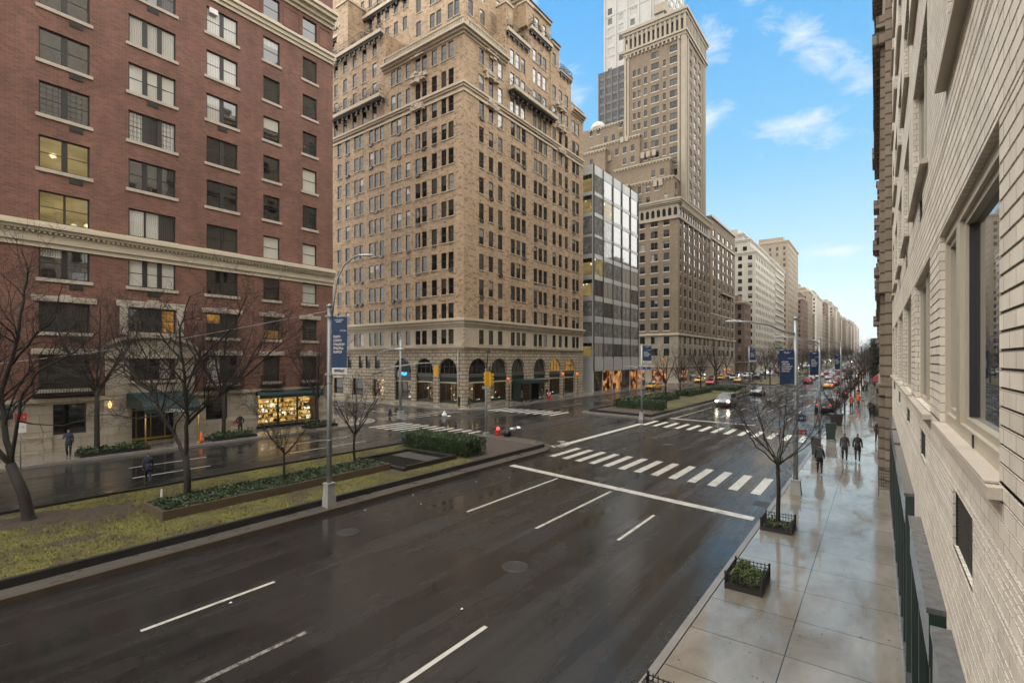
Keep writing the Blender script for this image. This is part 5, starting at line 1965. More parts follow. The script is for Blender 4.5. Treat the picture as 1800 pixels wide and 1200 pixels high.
def simple_block(name, label, x0, x1, y0, y1, top, mat, rnd, fl=3.35, wu=1.3, gap=2.5, cap='trim_stone', steps=(), face='E', sface=True, strips=False, group=None, limit=0, base=None):
    zb = gz(x1 if face == 'E' else x0, y0) + 0.15
    b = Building(name, label, ((x1 if face == 'E' else x0), y0, zb), group)
    pl = x1 if face == 'E' else x0
    lev = [(x0, x1, y0, y1, zb, top)] + [(x0 + i, x1 - i if face == 'E' else x1, y0 + i * 0.8, y1 - i * 0.8, z0, z1) for i, z0, z1 in steps]
    for X0, X1, Y0, Y1, Z0, Z1 in lev:
        p = X1 if face == 'E' else X0
        z = Z0 + (5.2 if Z0 < zb + 0.1 else 1.0)
        while z + 2.1 < Z1 - 0.8:
            u = Y0 + 1.2
            while u + wu < Y1 - 0.6:
                b.win(face, p, u, u + wu, z, z + 1.95, pick(rnd, PANES), hung=rnd.random() < 0.5, fw=0.09)
                u += wu + gap * rnd.choice((0.6, 1.0, 1.0))
            if sface:
                u = X1 - 1.3 - wu
                while u > X0 + 1:
                    b.win('S', Y0, u, u + wu, z, z + 1.95, pick(rnd, PANES), hung=False, fw=0.09)
                    u -= wu + gap
            z += fl
    m = MB()
    for X0, X1, Y0, Y1, Z0, Z1 in lev:
        vol(m, b, X0, X1, Y0, Y1, Z0, Z1, mat, depth=0.25)
    b.part('wall', m)
    m = MB()
    for X0, X1, Y0, Y1, Z0, Z1 in lev:
        if face == 'E':
            band(m, X0, X1, Y0, Y1, Z1 - 0.9, Z1 - 0.3, 0.3, cap)
            band(m, X0, X1, Y0, Y1, Z1 - 0.3, Z1 + 0.2, 0.6, cap)
            if strips:
                z = Z0 + 4
                while z < Z1 - 2:
                    band(m, X0, X1, Y0, Y1, z, z + 0.5, 0.35, cap, 'E')
                    z += fl
        else:
            for z0, z1, o in ((Z1 - 0.9, Z1 - 0.3, 0.3), (Z1 - 0.3, Z1 + 0.2, 0.6)):
                m.box(X0 - o, X0 + 0.05, Y0, Y1, z0, z1, cap)
    b.part('cornice', m)
    m = MB()
    zz = zb + 4.2
    if face == 'E':
        band(m, x0, x1, y0, y1, zz, zz + 0.4, 0.25, cap)
    b.part('belt_course', m)
    if base:
        m = MB()
        u = y0 + 1
        while u + 4 < y1:
            if face == 'E':
                m.box(pl - 0.1, pl + 0.06, u, u + 3.6, zb + 0.1, zb + 3.3, base if rnd.random() < 0.4 else 'glass_deep')
            u += 5.2
        if m.f:
            b.part('shopfront', m)
    # water tank or penthouse on the roof
    X0, X1, Y0, Y1, Z0, Z1 = lev[-1]
    m = MB()
    m.box(X0 + 3, X1 - 3, Y0 + 3, min(Y1 - 2, Y0 + 10), Z1, Z1 + 3.0, mat)
    b.part('penthouse', m)
    b.flush(limit)
    return b


def build_distant():
    rnd = random.Random(61)
    simple_block('apartment_house', 'low dark red-brown house squeezed beside the pale apartment block', -62, XL, 214, 226, 29.5, 'rust_brick', rnd, limit=40)
    simple_block('apartment_block', 'pale cream apartment tower with regular windows and stepped top', -66, XL, 235.9, 287, 53.5, 'pale_brick', rnd, steps=((2.5, 53.5, 59.5), (6, 59.5, 63)), wu=1.7, gap=2.4, limit=100, cap='white_stone')
    simple_block('apartment_block', 'light apartment block with banded balconies beyond the cream tower', -64, XL, 288, 318, 56, 'pale_brick', rnd, strips=True, steps=((3, 56, 60),), limit=60, cap='white_stone')
    simple_block('apartment_block', 'tall narrow tan tower with heavy cornice far up the avenue', -62, XL, 333, 379, 77, 'buff_brick', rnd, limit=60)
    simple_block('apartment_block', 'brown masonry block with shadowed terraces beyond the tan tower', -62, XL, 403, 436, 50, 'rust_brick', rnd, steps=((2, 50, 55),), limit=30)
    simple_block('apartment_block', 'tan block with stepped roof right after the brown terraced block', -62, XL, 437, 470, 59, 'buff_brick', rnd, steps=((3, 59, 62),), limit=20)
    simple_block('apartment_block', 'low dark block in the gap before the whitish block', -60, XL, 471, 486, 44, 'umber_brick', rnd, limit=20)
    simple_block('apartment_block', 'whitish apartment block far up the left side of the avenue', -62, XL, 503, 560, 62, 'pale_brick', rnd, steps=((3, 62, 67),), limit=20, cap='white_stone')
    g = 'hazy blocks at the far end of the avenue'
    lab = 'hazy masonry block in the row closing the far end of the avenue'
    y = 562
    k = 0
    while y < 1700:
        w = rnd.uniform(20, 40) * (1 + (y - 560) / 900)
        top = 57 + (y - 560) * 0.034 + rnd.uniform(-9, 9)
        mt = ('buff_brick', 'rust_brick', 'pale_brick', 'umber_brick', 'buff_brick', 'pale_brick')[k % 6]
        simple_block('distant_block', lab, -60 - rnd.uniform(0, 8), XL - rnd.choice((0, 0, 0.6, 1.2)), y, y + w, top, mt, rnd, fl=4, wu=2.2, gap=3.4, group=g, steps=((rnd.uniform(2, 5), top, top + rnd.uniform(3, 8)),))
        k += 1
        y += w + (18 if k % 3 == 0 else 0.3)


def build_right_row():
    rnd = random.Random(71)
    simple_block('stone_building', 'dark rusticated stone building hard beside the white brick wall', 0.28, 22, 29.6, 52, 46, 'dark_stone', rnd, face='W', sface=False, limit=40, gap=3.0)
    c = [o for o in COL.objects if o.name.startswith('stone_building')][0]
    m = MB()
    for z, o in ((4.6, 0.25), (9.5, 0.35), (21.5, 0.5), (22.3, 0.35), (33, 0.5)):
        m.box(0.28 - o, 0.3, 29.7, 52, z, z + 0.55, 'dark_stone')
    for y in (30.0, 33.8, 38, 42, 46, 50):
        m.box(0.02, 0.3, y, y + 0.8, 0.2, 4.6, 'dark_stone')
        m.box(0.1, 0.3, y + 0.05, y + 0.75, 5.2, 21.5, 'dark_stone')
    m.build('pilaster', c)
    labs = ['stone apartment block with jutting balconies past the dark stone building', 'tan apartment block further along the right pavement', 'tall brown block further along the right pavement beyond the tan one']
    for (y0, y1, top, mt), lb in zip(((52.2, 100, 66, 'dark_stone'), (101, 131, 68, 'buff_brick'), (132, 177, 84, 'umber_brick')), labs):
        o = simple_block('apartment_block', lb, 0.5, 25, y0, y1, top, mt, rnd, face='W', sface=False, limit=10, gap=4)
        m = MB()
        for z in (10, 17, 24, 31, 38, 45, 52, 59):
            if z > top - 3:
                continue
            y = y0 + 2
            while y < y1 - 4:
                m.box(0.5 - rnd.choice((0.3, 0.6, 0.9)), 0.52, y, y + 3.2, z, z + 1.0, 'dark_stone')
                y += rnd.choice((6, 9, 12))
        m.build('balcony', o.root)
    g = 'blocks far along the right pavement'
    y = 192
    for w, top, mt in ((70, 47, 'buff_brick'), (80, 56, 'umber_brick'), (100, 60, 'buff_brick'), (150, 66, 'dark_stone'), (250, 72, 'buff_brick'), (500, 84, 'buff_brick')):
        simple_block('distant_block', 'block seen edge-on far along the right pavement', 0.6, 26, y, y + w, top, mt, rnd, face='W', sface=False, fl=4.5, wu=2, gap=6, group=g)
        y += w + 2


def build_near_wall():
    """the white brick building the picture is taken from"""
    rnd = random.Random(81)
    X = 0.55
    b = Building('brick_building', 'white brick apartment building close on the right with tan metal windows', (X, 10, 0.15))
    rowsA = [(3.87, 7.2), (8.48, 11.8), (13.0, 16.57), (17.4, 20.8), (21.8, 25.0), (26.0, 28.6)]
    rowsB = [(2.2, 4.3), (4.9, 6.4), (8.93, 12.25), (13.9, 16.55), (18.1, 20.9), (22.2, 25.0), (26.2, 28.4)]
    for z0, z1, rr in ((5.6, 7.65, rowsA), (9.05, 11.3, rowsB), (12.5, 14.7, rowsB), (15.9, 18.1, rowsB), (19.3, 21.5, rowsB), (22.7, 24.9, rowsB), (26.1, 28.3, rowsB), (29.5, 31.7, rowsB)):
        for u0, u1 in rr:
            near = u0 == 3.87
            if near:
                continue
            b.win('W', X, u0, u1, z0, z1, [rnd.choice(['glass_near', 'glass_near', 'glass_dark']) for _ in range(2)], cols=2, depth=0.14, frame='window_frame_tan', hung=False, sill=0.07, fw=0.07)
    W1 = (3.87, 7.2, 5.6, 7.65)
    vents = [(4.85, 6.02, 4.62, 5.15), (9.25, 10.43, 4.78, 5.22), (13.57, 15.1, 4.85, 5.22), (19.0, 20.7, 4.9, 5.3), (24.4, 27.1, 5.05, 5.4), (9.84, 10.76, 8.5, 8.95), (14.6, 15.6, 8.45, 8.9), (19, 20, 8.45, 8.9)]
    hs = b.holes('W', X) + [W1] + [(a, c, d, e) for a, c, d, e in vents]
    m = MB()
    wall(m, 'W', X, -14, 29.5, 3.224, 32.0, hs, 'white_brick', depth=0.15, course=0.104)
    m.face([(X, 29.5, 0.1), (22, 29.5, 0.1), (22, 29.5, 58), (X, 29.5, 58)], 'white_brick')
    wall(m, 'W', X, -45, -14, 3.224, 58, [], 'white_brick')
    wall(m, 'W', X, -14, 20, 32.0, 58, [], 'white_brick')
    wall(m, 'W', X, 20, 29.5, 32.0, 36, [], 'white_brick')
    wall(m, 'W', X + 0.01, -45, 29.5, 0.1, 3.224, [], 'white_brick')
    m.face([(X, -45, 58), (22, -45, 58), (22, 29.5, 58), (X, 29.5, 58)], 'roofing')
    m.face([(X, -45, 0.1), (22, -45, 0.1), (22, -45, 58), (X, -45, 58)], 'white_brick')
    b.part('wall', m)
    # the big window next to the camera: fixed light and narrow side light
    f, p, s = MB(), MB(), MB()
    a, c, z0, z1 = W1
    o0, o1 = -0.15, -0.045
    F = 'window_frame_tan'
    for u0, u1, za, zb in ((a, a + 0.09, z0, z1), (c - 0.09, c, z0, z1), (a + 0.09, c - 0.09, z0, z0 + 0.13), (a + 0.09, c - 0.09, z1 - 0.1, z1), (6.0, 6.25, z0 + 0.13, z1 - 0.1)):
        fbox(f, 'W', X, u0, u1, za, zb, o0, o1, F)
    for u0, u1, za, zb in ((a + 0.09, a + 0.15, z0 + 0.13, z1 - 0.1), (5.88, 6.0, z0 + 0.13, z1 - 0.1), (a + 0.15, 5.88, z0 + 0.13, z0 + 0.19), (a + 0.15, 5.88, z1 - 0.16, z1 - 0.1), (6.25, 6.33, z0 + 0.13, z1 - 0.1), (c - 0.15, c - 0.09, z0 + 0.13, z1 - 0.1), (6.33, c - 0.15, z0 + 0.13, z0 + 0.19), (6.33, c - 0.15, z1 - 0.16, z1 - 0.1)):
        fbox(f, 'W', X, u0, u1, za, zb, o0 + 0.01, o1 - 0.03, F)
    fbox(f, 'W', X, a + 0.15, a + 0.162, z0 + 0.2, z1 - 0.17, o0 + 0.012, o1 - 0.05, 'dark_metal')
    fbox(f, 'W', X, 5.86, 5.878, z0 + 0.2, z1 - 0.17, o0 + 0.012, o1 - 0.05, 'dark_metal')
    fbox(f, 'W', X, a, c, z1 + 0.001, z1 + 0.05, -0.1, -0.02, 'window_frame_tan')
    fbox(f, 'W', X, a + 1.3, a + 1.34, z0 + 0.02, z0 + 0.12, o1, o1 + 0.01, 'dark_metal')
    fo = f.build('window', b.root)
    fquad(p, 'W', X, a + 0.15, 5.88, z0 + 0.19, z1 - 0.16, 'glass_near', -0.13)
    fquad(p, 'W', X, 6.33, c - 0.15, z0 + 0.19, z1 - 0.16, 'glass_near', -0.128)
    p.build('pane', fo)
    fbox(s, 'W', X, a - 0.1, c + 0.12, z0 - 0.07, z0 - 0.004, 0.001, 0.065, 'sill_stone')
    fbox(s, 'W', X, a + 0.002, c - 0.002, z0 + 0.001, z0 + 0.014, -0.12, 0.064, 'sill_stone')
    s.build('sill', fo)
    for i, (a, c, z0, z1) in enumerate(vents):
        v = MB()
        fbox(v, 'W', X, a, c, z0, z1, -0.09, -0.07, 'dark_metal')
        z = z0 + 0.015
        while z < z1 - 0.02:
            fbox(v, 'W', X, a, c, z, z + 0.012, -0.07, -0.03, 'grille_dark')
            z += 0.035
        for u in (a, c - 0.025):
            fbox(v, 'W', X, u, u + 0.025, z0, z1, -0.0699, -0.02, 'dark_metal')
        b.part('wall_grille', v)
    # stone-capped green fascia boxes over the ground-floor openings, on dark posts
    for y0, y1 in ((-9, 2.2), (2.8, 6.1), (6.52, 10.2), (11.87, 18.4), (18.9, 22.2), (22.7, 28.0)):
        f = MB()
        f.box(0.415, X + 0.005, y0 + 0.01, y1 - 0.01, 3.2, 3.74, 'fascia_green')
        f.box(0.4145, 0.418, y0 + 0.012, y1 - 0.012, 3.22, 3.70, 'granite_speckle')
        fo = b.part('fascia_box', f)
        g = MB()
        g.box(0.395, X + 0.006, y0, y1, 3.742, 3.80, 'granite_speckle')
        g.build('stone_cap', fo)
        n = max(2, int((y1 - y0) / 1.3))
        for k in range(n + 1):
            q = MB()
            y = y0 + 0.06 + (y1 - y0 - 0.24) * k / n
            q.box(0.43, X + 0.004, y, y + 0.12, 0.152, 3.2, 'fascia_green')
            q.build('post', fo)
        gl = MB()
        gl.box(0.50, X + 0.002, y0 + 0.2, y1 - 0.2, 0.5, 3.19, 'glass_deep')
        gl.build('pane', fo)
        q = MB()
        q.box(0.42, X + 0.003, y0 + 0.02, y1 - 0.02, 0.15, 0.42, 'granite_speckle')
        q.build('plinth', fo)
    b.flush(100)
# ---------------------------------------------------------------- trees
def grow(mb, rnd, p, d, length, r, lvl, maxl, up=0.25, wob=0.16, kids=(4, 6), spread=0.75, mat='bark', droop=0.0):
    """one bare branch with its side branches; lvl counts up to maxl"""
    n = 5 if lvl < maxl else 4
    pts, rad = [p.copy()], [r]
    dd = d.copy()
    for k in range(n):
        dd = (dd + Vector((rnd.gauss(0, wob), rnd.gauss(0, wob), rnd.gauss(0, wob) + up * 0.22 - droop * k * 0.05))).normalized()
        pts.append(pts[-1] + dd * length / n)
        rad.append(r * (1 - 0.72 * (k + 1) / n))
    sides = {0: 7, 1: 6, 2: 4}.get(lvl, 3)
    mb.tube(pts, rad, sides, mat if lvl < 2 else 'twig', cap=False)
    if lvl >= maxl:
        return
    for k in range(rnd.randint(*kids)):
        f = rnd.uniform(0.22, 0.98)
        i = min(n - 1, int(f * n))
        q = pts[i].lerp(pts[i + 1], f * n - i)
        ax = (pts[i + 1] - pts[i]).normalized()
        side = ax.orthogonal().normalized()
        side.rotate(Matrix.Rotation(rnd.uniform(0, 6.283), 3, ax))
        nd_ = (ax * (1 - spread * 0.5) + side * spread * rnd.uniform(0.7, 1.2)).normalized()
        rr = r * (1 - 0.72 * f) * rnd.uniform(0.5, 0.75)
        grow(mb, rnd, q, nd_, length * (0.72 - 0.25 * f) * rnd.uniform(0.75, 1.15), max(rr, 0.0055), lvl + 1, maxl, up, wob, kids, spread, mat, droop)


def tree_from(name, label, base, trunk, limbs, seed, group=None, maxl=4, twig_kids=(4, 6), spread=0.75, up=0.25):
    """trunk: [(offset, radius)], limbs: [(points, radius, side branches)] given as offsets from the base"""
    rnd = random.Random(seed)
    t = thing(name, label, 'tree', base, 0, group)
    m = MB()
    q0, q1 = trunk[0][0], trunk[1][0]
    m.tube([q0, q0.lerp(q1, 0.08), q0.lerp(q1, 0.25), q0.lerp(q1, 0.5)] + [p for p, _ in trunk[1:]], [trunk[0][1] * k for k in (1.35, 1.15, 1.0, 0.94)] + [r for _, r in trunk[1:]], 10, 'bark')
    m.build('trunk', t, local=True)
    c = MB()
    for pts, r, nk in limbs:
        pts = [Vector(p) for p in pts]
        n = len(pts)
        rad = [r * (1 - 0.75 * k / (n - 1)) for k in range(n)]
        # smooth the limb
        P, Q = [], []
        for k in range(n - 1):
            for s in range(3):
                f = s / 3
                P.append(pts[k].lerp(pts[k + 1], f) + Vector((rnd.gauss(0, 0.03), rnd.gauss(0, 0.03), 0)) * (1 if s else 0))
                Q.append(rad[k] + (rad[k + 1] - rad[k]) * f)
        P.append(pts[-1])
        Q.append(rad[-1])
        c.tube(P, Q, 7, 'bark', cap=False)
        L = sum((pts[k + 1] - pts[k]).length for k in range(n - 1))
        for k in range(nk):
            f = rnd.uniform(0.18, 1.0)
            x = f * (len(P) - 1)
            i = min(len(P) - 2, int(x))
            q = P[i].lerp(P[i + 1], x - i)
            ax = (P[i + 1] - P[i]).normalized()
            side = ax.orthogonal().normalized()
            side.rotate(Matrix.Rotation(rnd.uniform(0, 6.283), 3, ax))
            d_ = (ax * 0.62 + side * spread * rnd.uniform(0.6, 1.2) + Vector((0, 0, 0.12))).normalized()
            rr = max(0.006, Q[i] * rnd.uniform(0.35, 0.6))
            grow(c, rnd, q, d_, L * rnd.uniform(0.26, 0.5) * (1.1 - 0.45 * f), rr, 2, maxl, up, 0.17, twig_kids, spread)
    tag(c.build('crown', t, local=True))
    return t


def limb_uv(base, d, pts, rnd, spread=1.2):
    """limb through points of the picture at about the tree's own distance, with real depth"""
    out = []
    dz = 0
    for k, (u, v) in enumerate(pts):
        if k:
            dz += rnd.uniform(-1, 1) * spread * 0.45
        out.append(at(u, v, d + dz) - Vector(base))
    return out


def vase_tree(name, label, base, h, trunk_h, r, width, seed, nl=7, maxl=4, nk=9, group=None, up=0.3, kids=(3, 5), limb_r=1.0, flat=False):
    rnd = random.Random(seed)
    k1, k2 = (0.56, 0.9) if flat else (0.42, 0.8)
    trunk = [(Vector((0, 0, -0.1)), r), (Vector((rnd.gauss(0, 0.03), rnd.gauss(0, 0.03), trunk_h * 0.5)), r * 0.9), (Vector((0, 0, trunk_h)), r * 0.82)]
    limbs = []
    for k in range(nl):
        a = 6.283 * (k + rnd.uniform(-0.3, 0.3)) / nl
        w = width * (rnd.uniform(0.75, 1.0) if k else 0.15)
        top = h * rnd.uniform(0.82, 1.0) if k else h
        z0 = trunk_h * rnd.uniform(0.86, 0.99)
        limbs.append(([Vector((0, 0, z0)), Vector((math.cos(a) * w * k1, math.sin(a) * w * k1, z0 + (top - z0) * 0.33)), Vector((math.cos(a) * w * k2, math.sin(a) * w * k2, z0 + (top - z0) * 0.68)), Vector((math.cos(a) * w, math.sin(a) * w, top))], r * rnd.uniform(0.36, 0.55) * limb_r, nk))
    return tree_from(name, label, base, trunk, limbs, seed, group, maxl, kids, 0.7, up)


def build_trees():
    rnd = random.Random(91)
    zl = lambda x, y: gz(x, y) + 0.30
    # big leaning tree at the left edge
    b = (-24.93, 4.07, zl(-24.9, 4))
    d = depth(b[0], b[1])
    L = lambda *p: limb_uv(b, d, p, rnd, 0.9)
    f = at(18, 815, d) - Vector(b)
    trunk = [(Vector((0, 0, -0.1)), 0.19), (at(42, 870, d) - Vector(b), 0.165), (f, 0.15)]
    limbs = [(L((18, 815), (-20, 775), (-70, 700), (-110, 600), (-130, 500)), 0.10, 16),
             (L((20, 818), (8, 750), (2, 690), (30, 600), (42, 530), (50, 470)), 0.105, 24),
             (L((20, 812), (30, 745), (40, 690), (70, 650), (130, 620), (170, 585)), 0.065, 18),
             (L((6, 720), (-20, 650), (-30, 570), (-20, 480)), 0.065, 16),
             (L((22, 640), (60, 590), (95, 560), (110, 500)), 0.045, 12),
             (L((34, 740), (60, 745), (110, 748), (160, 735)), 0.035, 6)]
    tree_from('bare_tree', 'large leaning bare tree at the left edge of the near median lawn', b, trunk, limbs, 101, maxl=4, twig_kids=(3, 5))
    # forked tree in the ivy bed
    b = (-23.2, 8.55, zl(-23.2, 8.5) + 0.2)
    d = depth(b[0], b[1])
    L = lambda *p: limb_uv(b, d, p, rnd, 1.0)
    trunk = [(Vector((0, 0, -0.2)), 0.15), (at(330, 845, d) - Vector(b), 0.13), (at(327, 800, d) - Vector(b), 0.125)]
    limbs = [(L((327, 806), (310, 770), (285, 730), (268, 690), (235, 660), (205, 610), (190, 560)), 0.085, 28),
             (L((327, 802), (327, 750), (328, 700), (322, 640), (315, 580), (335, 520)), 0.09, 26),
             (L((330, 745), (370, 705), (420, 670), (470, 625), (500, 600)), 0.065, 24),
             (L((326, 690), (345, 640), (385, 600), (420, 555), (435, 520)), 0.055, 22),
             (L((283, 730), (240, 735), (190, 728), (155, 732)), 0.035, 8),
             (L((268, 690), (262, 640), (240, 590), (250, 540)), 0.048, 16),
             (L((322, 640), (290, 600), (270, 570), (285, 530)), 0.04, 14),
             (L((420, 670), (440, 630), (470, 580), (505, 545)), 0.035, 12)]
    tree_from('bare_tree', 'large forked bare tree rising from the ivy bed on the near lawn', b, trunk, limbs, 103, maxl=4, twig_kids=(3, 5))
    vase_tree('bare_tree', 'small vase-shaped bare tree in the middle of the ivy bed', (-22.9, 12.6, zl(-23, 12) + 0.1), 3.6, 1.35, 0.055, 1.55, 105, nl=8, maxl=4, nk=6)
    vase_tree('bare_tree', 'small bare tree at the end of the ivy bed beside the vent grating', (-24.3, 17.6, zl(-24, 17)), 4.6, 1.7, 0.075, 1.75, 106, nl=9, maxl=4, nk=7)
    # kerb tree on the camera's pavement
    vase_tree('bare_tree', 'slim wide-crowned bare tree growing from a railed bed on the right pavement', (-2.95, 20.3, 0.2), 5.2, 2.5, 0.075, 1.85, 108, nl=11, maxl=5, nk=6, kids=(2, 4), limb_r=0.7, flat=True)
    # trees on the far pavement
    for i, (x, y, h, th, w, lb) in enumerate(((-39.4, 9.5, 9.2, 4.2, 2.6, 'tall bare street tree with straight trunk left of the green awning'),
                                              (-39.5, 17.0, 9.6, 3.4, 3.4, 'spreading bare street tree right of the green awning'),
                                              (-40.0, 25.1, 8.2, 2.6, 2.6, 'bare street tree beside the lit shop window'),
                                              (-39.4, 2.4, 9.0, 4.0, 3.0, 'bare street tree at the left end of the far pavement'))):
        vase_tree('bare_tree', lb, (x, y, gz(x, y) + 0.15), h, th, 0.15 if i < 2 else 0.11, w, 120 + i, nl=9, maxl=4, nk=11)
    # young trees on the far median beyond the crossing, then rows up the avenue
    protos = []
    for i, (x, y, h) in enumerate(((-23.9, 68.5, 7.4), (-25.2, 79.0, 6.5), (-25.4, 91.0, 8.0))):
        lb = ('first slim bare tree on the far median behind the hedges', 'second slim bare tree on the far median, nearest the taxi', 'third bare tree on the far median beyond the taxi')[i]
        protos.append(vase_tree('bare_tree', lb, (x, y, gz(x, y) + 0.33), h, h * 0.36, 0.13, h * 0.33, 140 + i, nl=7, maxl=4, nk=7, group=None))
    g = 'bare trees in rows up the avenue'
    lab = 'bare tree in the row far up the central median'
    y = 103
    k = 0
    while y < 640:
        if not any(a < y < c for a, c in ((107, 128), (200, 215), (300, 317), (386, 403), (486, 503))):
            x = (-25.6, -20.8)[k % 2] + rnd.uniform(-0.5, 0.5)
            place_copy(protos[k % 3], (x, y, gz(x, y) + 0.33), rnd.uniform(0, 6), lab, g, rnd.uniform(1.0, 1.45))
        k += 1
        y += 7.5 + y * 0.012
    lab = 'bare street tree far along the left pavement'
    y = 113
    while y < 560:
        if not any(a < y < c for a, c in ((109, 125), (203, 216), (300, 316), (386, 402), (486, 502))):
            place_copy(protos[k % 3], (-40.0, y, gz(-40, y) + 0.15), rnd.uniform(0, 6), lab, g, rnd.uniform(0.9, 1.25))
        k += 1
        y += 15
    lab = 'bare street tree along the right pavement near the crowd'
    for y, s in ((52, 0.62), (67, 0.7), (82, 0.8), (98, 0.9), (118, 1.2), (140, 1.3), (165, 1.3), (190, 1.4), (220, 1.45), (255, 1.5), (300, 1.6), (360, 1.7), (430, 1.8), (520, 2.0)):
        place_copy(protos[k % 3], (-3.0, y, gz(-3, y) + 0.15), rnd.uniform(0, 6), lab, g, s)
        k += 1
    # evergreen masses beside the right pavement far away
    for i, (x, y, h, w) in enumerate(((-0.7, 150, 9, 1.7), (-0.9, 178, 11, 2.0), (-1.0, 215, 13, 2.4), (-1.2, 262, 14, 2.8))):
        t = thing('evergreen_tree', ('dark evergreen nearest along the right pavement', 'second dark evergreen along the right pavement', 'third dark evergreen along the right pavement', 'farthest dark evergreen along the right pavement')[i], 'tree', (x, y, gz(x, y) + 0.15))
        m = MB()
        m.tube([(0, 0, -0.1), (0, 0, h * 0.5), (0, 0, h * 0.9)], [0.16, 0.12, 0.04], 8, 'bark')
        m.build('trunk', t, local=True)
        c = MB()
        for _ in range(1500):
            z = rnd.uniform(0.18, 1.0)
            rr = w * (1 - abs(z - 0.5) * 1.1) * math.sqrt(rnd.random()) * (0.75 + 0.35 * math.sin(z * 21))
            a = rnd.uniform(0, 6.283)
            leaf(c, Vector((rr * math.cos(a), rr * math.sin(a), z * h)), 0.28, rnd.choice(['leaf_pine', 'leaf_boxwood_dark', 'twig']))
        c.build('crown', t, local=True)


def plant_box(name, label, x0, x1, y0, y1, z, h, fence=0.0, leaves=900, lm=('leaf_yellow', 'leaf_boxwood', 'leaf_ivy'), wall='dark_metal', size=0.06, fill=0.5):
    t = thing(name, label, 'planter', ((x0 + x1) / 2, (y0 + y1) / 2, z))
    m = MB()
    hx, hy = (x1 - x0) / 2, (y1 - y0) / 2
    w = 0.07
    for a in ((-hx, hx, -hy, -hy + w), (-hx, hx, hy - w, hy), (-hx, -hx + w, -hy + w, hy - w), (hx - w, hx, -hy + w, hy - w)):
        m.box(a[0], a[1], a[2], a[3], 0, h, wall)
    m.build('edging', t, local=True)
    s = MB()
    s.face([(-hx + w, -hy + w, h * 0.8), (hx - w, -hy + w, h * 0.8), (hx - w, hy - w, h * 0.8), (-hx + w, hy - w, h * 0.8)], 'soil')
    s.build('bed_soil', t, local=True)
    if fence:
        f = MB()
        for a in ((-hx, hx, -hy), (-hx, hx, hy - 0.02)):
            for zz in (h + 0.02, h + fence - 0.03, h + fence * 0.55):
                f.box(a[0], a[1], a[2] + 0.003, a[2] + 0.017, zz, zz + 0.018, 'dark_metal')
            k = a[0]
            while k < a[1]:
                f.box(k, k + 0.016, a[2], a[2] + 0.016 + 0.004, h - 0.01, h + fence + (0.03 if int(k * 100) % 3 else 0), 'dark_metal')
                k += 0.095
        for x in (-hx, hx - 0.02):
            for zz in (h + 0.021, h + fence - 0.029, h + fence * 0.551):
                f.box(x + 0.003, x + 0.017, -hy + 0.021, hy - 0.021, zz, zz + 0.016, 'dark_metal')
            k = -hy + 0.08
            while k < hy - 0.03:
                f.box(x, x + 0.02, k, k + 0.016, h - 0.01, h + fence, 'dark_metal')
                k += 0.095
        for x in (-hx - 0.01, hx - 0.03):
            for y in (-hy - 0.01, hy - 0.03):
                f.box(x, x + 0.04, y, y + 0.04, 0, h + fence + 0.05, 'dark_metal')
        f.build('railing', t, local=True)
    l = MB()
    for _ in range(leaves):
        x, y = random.uniform(-hx + 0.08, hx - 0.08), random.uniform(-hy + 0.08, hy - 0.08)
        leaf(l, Vector((x, y, h * 0.8 + random.random() * fill * (0.55 + 0.45 * math.sin(x * 9) * math.cos(y * 8)))), size, random.choice(lm))
    tag(l.build('plants', t, local=True), kind='stuff')
    return t


def build_planters():
    random.seed(17)
    plant_box('tree_guard', 'low black-railed planting bed round the slim tree on the right pavement', -3.42, -2.42, 19.75, 20.85, 0.152, 0.12, 0.30, 700, fill=0.25)
    plant_box('tree_guard', 'black-railed bed full of leafy green plants nearest on the right pavement', -3.32, -2.42, 14.15, 15.4, 0.152, 0.14, 0.28, 3600, fill=0.45, size=0.042)
    plant_box('tree_guard', 'corner of a black-railed bed at the bottom edge of the pavement', -3.40, -2.4, 7.75, 8.8, 0.152, 0.12, 0.28, 300, fill=0.15)
    zf = gz(-40, 0) + 0.152
    plant_box('planting_box', 'kerbside bed of evergreen ground cover left of the green awning', -40.3, -38.9, 8.6, 12.2, zf, 0.2, 0, 1500, ('leaf_ivy', 'leaf_boxwood_dark', 'leaf_boxwood'), size=0.1, fill=0.42)
    plant_box('planting_box', 'kerbside bed of evergreens beside the orange cone', -40.3, -38.9, 16.0, 19.2, zf, 0.2, 0, 1300, ('leaf_ivy', 'leaf_boxwood_dark', 'leaf_boxwood'), size=0.1, fill=0.42)
    plant_box('planting_box', 'kerbside bed of evergreens before the lit shop window', -40.6, -39.2, 23.9, 26.6, zf, 0.2, 0, 1100, ('leaf_ivy', 'leaf_boxwood_dark', 'leaf_boxwood'), size=0.1, fill=0.42)
    hedge('clipped boxwood hedge across the near median by the crossing', -25.9, -20.0, 22.5, 24.3, gz(-23, 0) + 0.25, 1.05, 11000, 0.055)
    hedge('front clipped hedge on the far median behind the lamp post', -26.0, -19.9, 56.0, 57.6, gz(-23, 57) + 0.33, 1.0, 2200, 0.11)
    hedge('long hedge strip on the far median behind the front hedge', -26.3, -23.6, 60, 74, gz(-23, 66) + 0.33, 0.9, 2200, 0.13)
    hedge('hedge strip further back on the far median lawn', -26.3, -23.6, 79, 92, gz(-23, 85) + 0.33, 0.9, 1800, 0.13)
    hedge('last low hedge at the end of the far median', -26.0, -21, 97, 104, gz(-23, 100) + 0.33, 0.8, 1200, 0.13)


